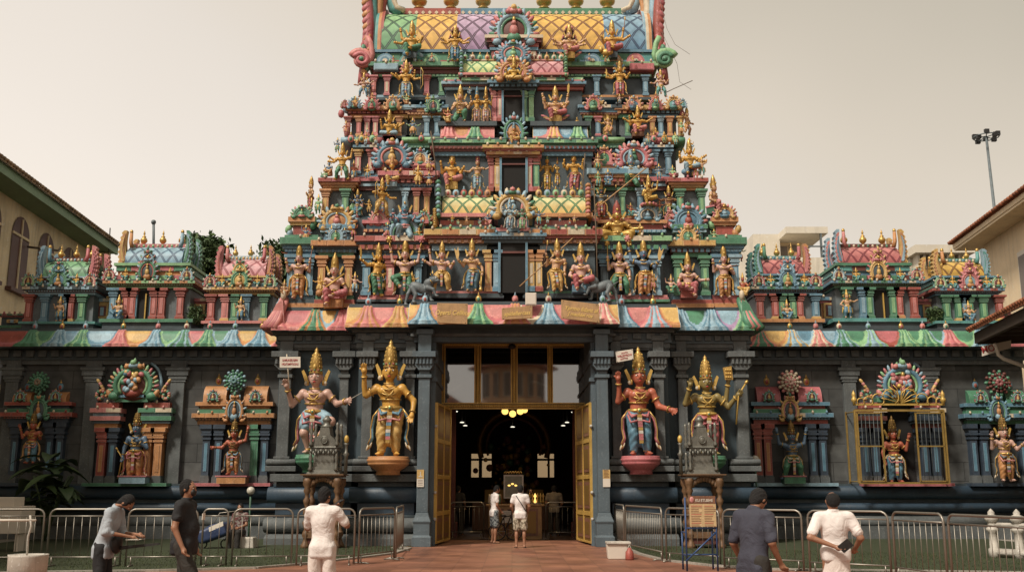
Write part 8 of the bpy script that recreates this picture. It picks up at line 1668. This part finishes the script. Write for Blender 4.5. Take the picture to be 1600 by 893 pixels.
far_block('pale building with tall vertical fins between the right rooftop shrines', 38, 1424, 1506, 402, 'greyconc', [('roof_slab', 1420, 1512, 390, 402, -1.5, 14, 'whiteblock')] + [('fin', 1428 + 9 * i, 1431 + 9 * i, 402, 470, -.9, 0, 'whiteblock') for i in range(8)])
T = thing('floodlight_mast', 'tall thin floodlight mast above the right roofs', 'light mast', (PX(1549, 350, 60), 60, 0)); pm = P(1541, 214, 60); mb = MB(); mb.tube([(pm.x + .5, 60, 0), (pm.x, 60, pm.z)], .24, 'grey', 8, r2=.12); mb.build('pole', T)
for i in range(8): mb = MB(); a = R(i * 45 + 20); p = (pm.x + .95 * math.cos(a), 60 + 1.1 * math.sin(a), pm.z - .1 + .3 * (i % 2)); mb.box(p[0] - .2, p[0] + .2, p[1] - .15, p[1] + .15, p[2] - .2, p[2] + .2, 'black'); mb.tube([(pm.x, 60, pm.z), p], .05, 'grey', 5); mb.build('floodlight', T)
mb = MB(); mb.tube([(pm.x + 1.15 * math.cos(R(a)), 60 + 1.15 * math.sin(R(a)), pm.z) for a in range(0, 360, 30)], .06, 'grey', 5, close=True); mb.build('ring', T)
for i, (pts, lab) in enumerate((([(1030, -5), (1036, 20), (1042, 45), (1055, 70), (1078, 85)], 'upper loose wire curling off the right roof horn'), ([(1034, 50), (1046, 75), (1058, 100), (1062, 128), (1080, 140)], 'lower loose wire falling past the right corner scroll'), ([(1040, 145), (1052, 139), (1082, 126)], 'thin dark rod sticking out from the right edge of the tower'))):
 mb = MB(); pp_ = [P(x, y, Y5) for x, y in pts]; mb.tube(pp_, .006 if i < 2 else .014, 'inkgrey', 4); tag(mb.build('wire' if i < 2 else 'metal_rod', None, loc=pp_[0]), lab, 'wire' if i < 2 else 'rod')
for i, (a, b_, Y, lab) in enumerate((((812, 447), (900, 367), Y0 - .55, 'lower bamboo pole leaning up across the statues, right of the lowest opening'), ((899, 352), (1010, 262), Y1 - .3, 'upper bamboo pole slanting up to the right above the vaulted roof'), ((673, 205), (683, 290), Y3 - .7, 'upright bamboo pole on the left of the middle storeys'), ((928, 290), (934, 470), Y0 - .4, 'upright bamboo pole right of the green vaulted roof'), ((914, 240), (905, 345), Y2 - .5, 'thin upright stick right of the middle statues'))):
 mb = MB(); A_, B2 = P(*a, Y), P(*b_, Y + (.4 if i < 2 else 0)); mb.tube([A_, (A_ + B2) / 2 + Vector((.02, 0, .01)), B2], .022, 'bark' if i > 1 else 'boardwood', 6); tag(mb.build('bamboo_pole', None, loc=A_), lab, 'pole', 'poles leaning on the tower')
T = thing('security_camera', 'small black camera hanging at the top of the transom', 'camera', P(800, 540, Yd - .3)); mb = MB(); p = P(800, 541, Yd - .35); mb.blob((p.x, p.y, p.z), (.13, .13, .09), 'black'); mb.build('dome', T); mb = MB(); mb.tube([(p.x, p.y, p.z + .05), (p.x, p.y, p.z + .6)], .015, 'black', 5); mb.build('stem', T)
# ============================================================ trees and bushes
plain('lfA', (.055, .095, .03), .7); plain('lfB', (.085, .13, .04), .7); plain('lfC', (.035, .065, .022), .7)
def crown(mb, c, rad, n, seed, leaf=.16):
 r = random.Random(seed); cl = []
 while len(cl) < 60:
  q = [r.uniform(-1, 1) for _ in range(3)]
  if q[0] ** 2 + q[1] ** 2 + q[2] ** 2 < 1: cl.append((c[0] + q[0] * rad[0] * .85, c[1] + q[1] * rad[1] * .85, c[2] + q[2] * rad[2] * .9, r.uniform(.28, .5)))
 for _ in range(n):
  q = r.choice(cl); s_ = q[3] * rad[0]; p = np.array((q[0] + r.gauss(0, s_ * .45), q[1] + r.gauss(0, s_ * .45), q[2] + r.gauss(0, s_ * .4))); a = unit([r.gauss(0, 1) for _ in range(3)]); b = unit(np.cross(a, [r.gauss(0, 1) for _ in range(3)])); L_ = leaf * r.uniform(.6, 1.3)
  mb.add([p - a * L_, p + b * L_ * .45, p + a * L_, p - b * L_ * .45], [(0, 1, 2, 3)], r.choice(['lfA', 'lfB', 'lfC', 'lfA']))
def tree(label, px, Y, pyt, rad, n, seed):
 x = PX(px, 430, Y); zt_ = PZ(pyt, Y); T = thing('tree', label, 'tree', (x, Y, 0), 'trees behind the side walls'); n = int(n * 2.6); mb = MB(); c = (x, Y, zt_ - rad[2] * .9)
 mb.tube([(x, Y, 0), (x + .1, Y, c[2] * .6), (x, Y, c[2])], .28, 'bark', 7, r2=.1); r = random.Random(seed)
 for _ in range(9): mb.tube([(x, Y, c[2] * r.uniform(.6, .9)), (x + r.uniform(-1, 1) * rad[0] * .5, Y + r.uniform(-.5, .5), c[2]), (x + r.uniform(-1, 1) * rad[0] * .9, Y + r.uniform(-.8, .8), c[2] + r.uniform(0, .8) * rad[2])], .09, 'bark', 5, r2=.02)
 mb.build('trunk', T); mb = MB(); crown(mb, c, rad, n, seed); mb.build('crown', T)
tree('loose leafy tree between the tall blue and the pink left rooftop shrines', 316, 17, 366, (1.25, 1.2, 1.9), 4600, 21)
tree('loose leafy tree showing between the pink rooftop shrine and the tower', 434, 17, 384, (1.25, 1.2, 1.8), 4200, 22)
tree('small dark tree between the tower and the right rooftop shrines', 1166, 15, 462, (.6, .6, 1.0), 900, 23)
tree('pale small-leaved tree behind the leftmost rooftop shrines', 163, 24, 430, (1.2, 1.2, 1.6), 600, 24)
for px, lab, sd in ((306, 'dark bush growing on the parapet between the two left shrines', 31), (1462, 'dark bush growing on the parapet left of the yellow-roofed shrine', 32)):
 Yb3 = YW + .7; T = thing('bush', lab, 'bush', P(px, 505, Yb3), 'bushes on the parapets'); p = P(px, 492, Yb3); mb = MB(); crown(mb, (p.x, p.y, p.z), (.33, .25, .30), 1100, sd, .06); mb.build('foliage', T); mb = MB(); [mb.tube([(p.x + .1 * i, p.y, p.z - .35), (p.x + .2 * i, p.y, p.z + .1)], .02, 'bark', 4) for i in (-1, 0, 1)]; mb.build('stem', T)
# ============================================================ the house across the street, seen mirrored in the transom
OB = thing('corner_house', 'corner house with an octagonal tiled turret, mirrored in the transom glass', 'building', (.1, -48, 0)); Yt_ = -48
paint('ochre', (.62, .40, .26), rough=.8, wear=.5, scale=.5)
mb = MB(); mb.lathe((.1, Yt_, 0), [(2.6, 0), (2.6, 11.3)], 'ochre', 8, False); mb.lathe((.1, Yt_, 8.5), [(2.75, 0), (2.75, .25)], 'ochre', 8, False); mb.build('turret_wall', OB)
mb = MB(); mb.lathe((.1, Yt_, 11.3), [(3.7, 0), (3.75, .12), (1.6, 1.3), (.1, 2.0)], 'tile', 8, False); mb.build('turret_roof', OB)
for i in range(8):
 a = R(45 * i); nrm = Vector((math.sin(a), math.cos(a), 0)); tg = Vector((nrm.y, -nrm.x, 0)); c = Vector((.1, Yt_, 0)) + nrm * 2.44
 for off in (-.42, .42):
  mb = MB(); q = c + tg * off
  for hw, dd, za, zb_, m_ in ((.36, .0, 8.9, 10.9, 'whitestone'), (.28, .03, 9.0, 10.8, 'inkgrey')):
   o1, o2 = q - tg * hw + nrm * dd, q + tg * hw + nrm * (dd + .03); cs = [q - tg * hw + nrm * dd, q + tg * hw + nrm * dd, q + tg * hw + nrm * (dd + .04), q - tg * hw + nrm * (dd + .04)]
   mb.add([(v.x, v.y, za) for v in cs] + [(v.x, v.y, zb_) for v in cs], [(0, 3, 2, 1), (4, 5, 6, 7), (0, 1, 5, 4), (1, 2, 6, 5), (2, 3, 7, 6), (3, 0, 4, 7)], m_)
  mb.build('window', OB)
for nm, x0, x1, z1, zr, lab in (('row_house', -22, -3.6, 8.0, 14.5, 'dark tiled row house left of the mirrored turret'), ('row_house', 3.9, 22, 7.6, 10.2, 'red-roofed row house right of the mirrored turret')):
 T = thing(nm, lab, 'building', ((x0 + x1) / 2, -50, 0)); mb = MB(); mb.box(x0, x1, -58, -48, 0, z1, 'ochre'); mb.build('wall', T)
 mb = MB(); xm = (x0 + x1) / 2 - (3 if x0 < 0 else -3); mb.add([(x0 - .4, -47.6, z1), (x1 + .4, -47.6, z1), (x1 + .4, -58.4, z1), (x0 - .4, -58.4, z1), (xm - 3, -53, zr), (xm + 3, -53, zr)], [(0, 1, 5, 4), (1, 2, 5), (2, 3, 4, 5), (3, 0, 4), (0, 3, 2, 1)], 'tile'); mb.build('roof', T)
 for i in range(5): mb = MB(); x = x0 + 1.5 + i * 3.4; mb.box(x, x + 1.2, -48.02, -47.96, 4.5, 6.4, 'inkgrey'); mb.build('window', T)
# ============================================================ people
def cloth(name, col, rough=.85, pat=None):
 m, t, b = new_mat(name); L = t.links.new; tc = N(t, 'ShaderNodeTexCoord'); n1 = N(t, 'ShaderNodeTexNoise'); n1.inputs['Scale'].default_value = 16 if pat else 5; n1.inputs['Detail'].default_value = 4; L(tc.outputs['Object'], n1.inputs['Vector'])
 r = N(t, 'ShaderNodeValToRGB'); e = r.color_ramp.elements; e[0].color = (*(pat or [c * .82 for c in col]), 1); e[1].color = (*col, 1); e[0].position = .46 if pat else .3; e[1].position = .52 if pat else .7
 L(n1.outputs['Fac'], r.inputs[0]); L(r.outputs[0], b.inputs['Base Color']); b.inputs['Roughness'].default_value = rough
 w = N(t, 'ShaderNodeTexNoise'); w.inputs['Scale'].default_value = 5.5; w.inputs['Detail'].default_value = 4; w.inputs['Distortion'].default_value = 1.6; L(tc.outputs['Object'], w.inputs['Vector']); bm = N(t, 'ShaderNodeBump'); bm.inputs['Strength'].default_value = .6; bm.inputs['Distance'].default_value = .04; L(w.outputs['Fac'], bm.inputs['Height']); L(bm.outputs[0], b.inputs['Normal'])
 MATS[name] = m
for nm, c in (('c_white', (.80, .74, .71)), ('c_blue', (.38, .42, .46)), ('c_black', (.016, .016, .018)), ('c_navy', (.045, .046, .066)), ('c_trouser', (.030, .026, .022)), ('c_cream', (.74, .65, .60)), ('c_beige', (.22, .18, .14)), ('c_dark', (.025, .022, .020))): cloth(nm, c)
cloth('c_camo', (.50, .44, .34), pat=(.16, .13, .09)); cloth('c_floral', (.20, .22, .22), pat=(.03, .035, .045)); cloth('c_redpat', (.10, .03, .03), pat=(.25, .22, .2))
paint('humanskin', (.30, .145, .085), rough=.5, wear=.25, scale=5, bump=.1); paint('hair', (.006, .005, .005), rough=.85, wear=.2, scale=6, bump=.8); plain('facelip', (.28, .09, .07), .5); plain('shoe', (.03, .025, .02), .7)
def sm(z, a, b): t = np.clip((z - a) / (b - a), 0, 1); return t * t * (3 - 2 * t)
def person(label, g, H, yaw, top, bottom, arms, legs=None, lean=0, nod=0, turn=0, belly=0, short=False, sarong=False, hem=.80, bald=False, sleeve=.55, sit=False, h=.0105, group=None, shoes=True, extras=None, wide=1.0):
 """standing height H; faces -y before yaw; arms = two (elbow, hand, curl direction) in metres for a 1.70 m body"""
 T = thing('person', label, 'person', (g.x, g.y, g.z), group); s = H / 1.70; cy, sy_ = math.cos(R(yaw)), math.sin(R(yaw)); dz = -.42 if sit else 0
 def xf(V):
  V = np.array(V, float); z = V[:, 2]; a = R(lean) * sm(z, .88 + dz, 1.25 + dz); piv = .98 + dz; y, zz_ = V[:, 1].copy(), z - piv
  V[:, 1] = y * np.cos(a) - zz_ * np.sin(a); V[:, 2] = piv + y * np.sin(a) + zz_ * np.cos(a)
  c0 = np.array((0, -(1.45 + dz - piv) * math.sin(R(lean)), piv + (1.45 + dz - piv) * math.cos(R(lean)))); b = sm(z, 1.44 + dz, 1.53 + dz);
  a2 = R(nod) * b; y, q = V[:, 1] - c0[1], V[:, 2] - c0[2]; V[:, 1] = c0[1] + y * np.cos(a2) - q * np.sin(a2); V[:, 2] = c0[2] + y * np.sin(a2) + q * np.cos(a2)
  if turn: a3 = R(turn) * b; x, y = V[:, 0].copy(), V[:, 1] - c0[1]; V[:, 0] = x * np.cos(a3) - y * np.sin(a3); V[:, 1] = c0[1] + x * np.sin(a3) + y * np.cos(a3)
  x, y = V[:, 0] * wide, V[:, 1]; return np.stack([x * cy - y * sy_, x * sy_ + y * cy, V[:, 2]], 1) * s
 U = lambda x, y, z: (x, y, z + dz)
 B = SDF(); B.ell(U(0, .01, 1.25), (.135, .09, .2), k=.04); B.ell(U(0, .01, .98), (.13, .09, .14), k=.05); B.cap(U(0, .015, 1.40), U(0, -.005, 1.53), .056, .052, k=.03)
 B.ell(U(0, 0, 1.60), (.073, .090, .108), k=.02); B.ell(U(0, -.035, 1.545), (.05, .05, .045), k=.03); B.ell(U(0, -.094, 1.583), (.013, .020, .022), k=.012); B.ell(U(0, -.082, 1.622), (.045, .015, .012), k=.02)
 for q in (-1, 1): B.ell(U(q * .076, .008, 1.59), (.012, .022, .032), k=.006)
 sh = SDF(); tr = SDF(); by = belly
 sh.ell(U(0, .01, 1.30), (.170, .108, .15), k=.06, rip=(.0025, 34, (.9, .3, .55))); sh.cap(U(-.13, .01, 1.40), U(.13, .01, 1.40), .062, .062, k=.07); sh.ell(U(0, -.01 - by * .5, 1.10), (.155, .105 + by, .2), k=.10, rip=(.004, 26, (.5, .3, .9))); sh.ell(U(0, .0 - by * .3, .93), (.168, .115 + by * .7, .12), k=.06, rip=(.004, 45, (1, .6, .1))); sh.box(U(0, -by * .3, hem + .07), (.115, .065 + by * .4, .05), .045, k=.05); sh.tor(U(0, .005, 1.475), .055, .016, k=.02, rot=rotm('x', PI / 2))
 hl = []
 for q, (e, hd, cd_) in zip((-1, 1), arms):
  S = np.array(U(q * .185, .01, 1.39)); E = np.array(U(*e)); Hn = np.array(U(*hd)); B.cap(S, E, .050, .040, k=.03); B.cap(E, Hn, .040, .026, k=.02)
  sh.cap(S, S + (E - S) * sleeve, .066, .064, k=.05, rip=(.003, 48, (.4, 1, .8)))
  if sleeve > .9: sh.cap(E, E + (Hn - E) * .2, .056, .05, k=.02)
  d = unit(Hn - E); cdv = unit(np.array(cd_, float)); pc = Hn + d * .045; B.ell(pc, (.034, .034, .040), k=.02)
  sd = unit(np.cross(d, cdv) + 1e-6)
  for i in range(4):
   o = sd * (.030 - .020 * i); L_ = (.036, .042, .040, .032)[i]; k1 = pc + o + d * .028; k2 = k1 + unit(d + cdv * .5) * L_; k3 = k2 + unit(d * .4 + cdv) * L_ * .8; B.cap(k1, k2, .0105, .0095, k=.006); B.cap(k2, k3, .0095, .008, k=.004)
  t0 = pc + sd * .024; t1 = t0 + unit(sd + d * .6 + cdv * .4) * .035; B.cap(t0, t1, .012, .010, k=.008); B.cap(t1, t1 + unit(d + cdv * .6) * .028, .010, .008, k=.004); hl.append((S, E, Hn, pc, d))
 legs = legs or (((-.105, -.02, .50), (-.11, .02, .07)), ((.105, -.02, .50), (.11, .02, .07)))
 for q, (kn, an) in zip((-1, 1), legs):
  hp = U(q * .09, 0, .90); kn = np.array(kn, float); an = np.array(an, float); rp = (.004, 38, (.7, .6, .45))
  B.cap(hp, kn, .07, .050, k=.02); B.cap(kn, an, .050, .036, k=.02); B.ell(kn * .62 + an * .38 + np.array((0, .015, 0)), (.045, .05, .09), k=.03)
  if not sarong:
   if short: tr.cap(hp, np.array(hp) * .1 + kn * .9, .105, .105, k=.03, rip=rp);
   else: tr.cap(hp, kn, .098, .082, k=.03, rip=rp); tr.cap(kn, an + np.array((0, 0, .01)), .082, .072, k=.02, rip=rp)
  ft = an + np.array((q * .02, -.12, -.045)); B.cap(an + np.array((0, .03, -.035)), ft, .034, .028, k=.02)
 if sarong:
  tr.cap(U(0, 0, .92), U(0, -.01, .25), .15, .19, fy=.72, k=.02, rip=(.007, 38, (1, .3, .04)))
 tr.ell(U(0, 0, .93), (.155, .11, .12), k=.05); sh_m = {'h': h}
 b_ = B.mesh(h, 'body', ['humanskin'], T, xf=xf); sh.mesh(h * 1.1, 'shirt', [top], T, xf=xf); tr.mesh(h * 1.15, 'sarong' if sarong else 'shorts' if short else 'trousers', [bottom], T, xf=xf)
 hr = SDF();
 if bald: hr.ell(U(0, .020, 1.606), (.083, .090, .096), k=.01); hr.ell(U(0, .05, 1.565), (.062, .05, .05), k=.02); hr.ell(U(0, -.0, 1.64), (.076, .05, .06), k=.01)
 else: hr.ell(U(0, .020, 1.622), (.084, .092, .101), k=.02, rip=(.003, 130, (1, .4, .8))); hr.ell(U(0, .045, 1.565), (.070, .058, .070), k=.02); [hr.ell(U(q * .072, -.005, 1.60), (.014, .03, .05), k=.015) for q in (-1, 1)]
 if bald: hr.p.pop()
 hr.mesh(h * .8, 'hair', ['hair'], T, xf=xf)
 class JB(MB):
  def fin(q, nm, par=None): q.v = [tuple(v) for v in (xf(np.array(q.v)) + np.array(T.location))]; return q.build(nm, par or T)
 for q in (-1, 1):
  J = JB(); J.blob(U(q * .030, -.082, 1.605), (.014, .008, .008), 'eyewhite', res=(8, 5)); J.blob(U(q * .030, -.089, 1.605), (.006, .004, .007), 'ink', res=(6, 4)); J.tube([U(q * .012, -.092, 1.628), U(q * .032, -.09, 1.633), U(q * .052, -.078, 1.626)], .004, 'hair', 4); J.fin('eye')
 J = JB(); J.tube([U(-.022, -.083, 1.553), U(0, -.090, 1.556), U(.022, -.083, 1.553)], .006, 'facelip', 5); J.fin('mouth')
 if shoes:
  for q, (kn, an) in zip((-1, 1), legs): J = JB(); J.blob((an[0] + q * .015, an[1] - .05, an[2] - .055), (.048, .135, .016), 'shoe', res=(12, 8)); J.fin('sandal')
 if extras: extras(JB, U, hl, T)
 return T
def at_d(px, d): Y = CAM.y + d; return Vector((PX(px, 820, Y), Y, 0))
FG_ = 'people standing in the forecourt'
def ex_clip(JB, U, hl, T):
 J = JB(); J.prism([(-.34, -.06), (.34, -.06), (.34, .0), (-.34, 0)], -.012, .012, 'black'); V = np.array(J.v); V = V @ rotm('z', PI / 2).T; V = V @ rotm('x', -.62 + .2).T
 J.v = [tuple(v) for v in V + np.array((0, -.42, 1.06))]; J.fin('clipboard')
 J = JB(); J.box(-.15, .13, -.50, -.33, 1.085, 1.092, 'paper'); J.v = [tuple((np.array(v) - (0, -.42, 1.09)) @ rotm('x', -.42).T + (0, -.42, 1.12)) for v in J.v]; J.fin('paper_sheet')
 J = JB(); J.blob((0, -.18, .98), (.13, .07, .16), 'black'); J.fin('shoulder_bag')
person('young man in a pale grey-blue shirt and black trousers, head bowed over a clipboard', at_d(164, 13.2), 1.58, 90, 'c_blue', 'c_black', (((-.24, -.08, 1.14), (-.10, -.36, 1.16), (0, -.3, -1)), ((.24, -.12, 1.12), (.08, -.38, 1.20), (0, -.3, -1))), lean=18, nod=42, sleeve=.98, hem=.78, extras=ex_clip, group=FG_)
def ex_mask(JB, U, hl, T):
 J = JB(); J.blob((0, -.075, 1.555), (.058, .036, .048), 'black', res=(12, 8)); J.tube([(-.055, -.05, 1.57), (-.078, .0, 1.585)], .004, 'black', 4); J.tube([(.055, -.05, 1.57), (.078, .0, 1.585)], .004, 'black', 4); J.fin('face_mask'); S, E, Hn, pc, d = hl[1]; J = JB(); J.tube([Hn - d * .02 + np.array((.034 * math.cos(R(a)), .034 * math.sin(R(a)), 0)) for a in range(0, 360, 45)], .011, 'black', 5, close=True); J.fin('watch'); J = JB(); J.box(-.02, .06, -.235, -.225, 1.22, 1.30, 'paper'); J.fin('shirt_print')
person('man in a black T-shirt and dark trousers with a black face mask, walking right', at_d(288, 13.0), 1.675, 84, 'c_black', 'c_trouser', (((-.25, .02, 1.12), (-.24, -.10, .88), (0, -1, 0)), ((.24, .05, 1.11), (.25, -.06, .86), (0, -1, 0))), (((-.10, -.20, .50), (-.10, -.22, .07)), ((.10, .02, .50), (.10, .24, .09))), belly=.05, lean=2, extras=ex_mask, group=FG_)
def ex_phone(JB, U, hl, T): J = JB(); c = hl[0][3]; J.box(c[0] - .01, c[0] + .06, c[1] - .06, c[1] - .045, c[2] - .02, c[2] + .12, 'black'); J.fin('phone')
person('man in a short-sleeved white shirt and white trousers taking a photo, seen from behind', at_d(505, 13.2), 1.585, 180, 'c_white', 'c_cream', (((-.31, -.08, 1.20), (-.12, -.26, 1.43), (1, -.2, .2)), ((.24, -.16, 1.16), (.06, -.30, 1.40), (-1, -.2, .2))), nod=6, turn=-24, sleeve=.80, hem=.79, extras=ex_phone, group=FG_)
person('man in a loose navy T-shirt with short greying hair looking down, near right', at_d(1174, 10.6), 1.585, 128, 'c_navy', 'c_trouser', (((-.25, .02, 1.12), (-.24, -.14, .90), (0, -1, 0)), ((.25, .0, 1.10), (.27, -.16, .90), (0, -1, 0))), lean=7, nod=30, belly=.03, sleeve=.86, hem=.72, wide=1.08, group=FG_)
def ex_hand(JB, U, hl, T): J = JB(); c = hl[1][3]; J.box(-.075, .075, -.012, .012, -.055, .055, 'black'); V = np.array(J.v) @ rotm('y', .7).T; J.v = [tuple(v) for v in V + c + np.array((-.07, .05, .03))]; J.fin('wallet')
person('balding man in white shirt and white sarong, black wallet held behind his back', at_d(1303, 12.3), 1.525, 180, 'c_white', 'c_cream', (((-.29, .05, 1.12), (-.27, -.12, .98), (0, -1, 0)), ((.31, .10, 1.13), (.06, .19, 1.02), (-.3, .3, .4))), sarong=True, bald=True, sleeve=.72, hem=.84, wide=1.12, extras=ex_hand, group=FG_)
gp = G(772, 848); gp2 = G(813, 855)
person('man in a white T-shirt and dark patterned shorts standing at the left of the counter', gp, 1.70, 112, 'c_white', 'c_floral', (((-.22, .0, 1.12), (-.16, -.16, .95), (0, -1, 0)), ((.22, -.02, 1.12), (.16, -.14, .92), (0, -1, 0))), short=True, nod=18, lean=4, h=.013, group='people at the counter')
def ex_strap(JB, U, hl, T): J = JB(); J.tube([(.12, .10, 1.42), (.04, .125, 1.30), (-.08, .125, 1.12), (-.165, .09, .98)], .012, 'black', 5); J.fin('bag_strap')
person('man in a white T-shirt and camouflage shorts with a black strap across his back', gp2, 1.70, 180, 'c_white', 'c_camo', (((-.25, .0, 1.12), (-.20, -.14, .96), (0, -1, 0)), ((.25, .0, 1.12), (.20, -.14, .96), (0, -1, 0))), short=True, h=.013, extras=ex_strap, group='people at the counter')
A0 = (((-.24, 0, 1.1), (-.18, -.16, .95), (0, -1, 0)), ((.24, 0, 1.1), (.18, -.16, .95), (0, -1, 0)))
def inp(px, Y): return Vector((PX(px, 800, Y), Y, 0))
person('attendant in dark blue standing behind the right half of the counter', inp(829, 5.4), 1.60, 20, 'c_navy', 'c_dark', A0, h=.016, group='people inside the hall')
person('person in a beige shirt seen from behind inside the hall, beyond the right barrier', inp(866, 6.6), 1.72, 180, 'c_beige', 'c_dark', A0, h=.016, wide=1.15, group='people inside the hall')
person('dark-clothed person standing inside the hall on the left, behind the barrier', inp(716, 7.0), 1.72, 160, 'c_dark', 'c_dark', A0, h=.016, group='people inside the hall')
def ex_glasses(JB, U, hl, T):
 J = JB(); [J.tube([(q * .032 + .024 * math.cos(R(a)), -.098, 1.603 - .42 + .02 * math.sin(R(a))) for a in range(0, 360, 45)], .004, 'gold', 4, close=True) for q in (-1, 1)]; J.fin('glasses')
gs = Vector((PX(376, 800, -1.15), -1.15, -.06))
person('seated person with glasses in a dark patterned red shirt by the globe lamp', gs, 1.66, -8, 'c_redpat', 'c_dark', (((-.22, -.08, 1.12), (-.10, -.30, 1.05), (0, -1, 0)), ((.22, -.08, 1.12), (.10, -.30, 1.05), (0, -1, 0))), (((-.12, -.40, .50), (-.12, -.42, .08)), ((.12, -.40, .50), (.12, -.42, .08))), sit=True, nod=14, h=.014, extras=ex_glasses)
dg = bpy.context.evaluated_depsgraph_get()
for o in [o for o in bpy.data.objects if o.type == 'FONT']:
 me = bpy.data.meshes.new_from_object(o.evaluated_get(dg)); n = bpy.data.objects.new('lettering', me); C.objects.link(n); n.parent = o.parent; n.location = o.location; n.rotation_euler = o.rotation_euler; n.scale = o.scale; bpy.data.objects.remove(o)
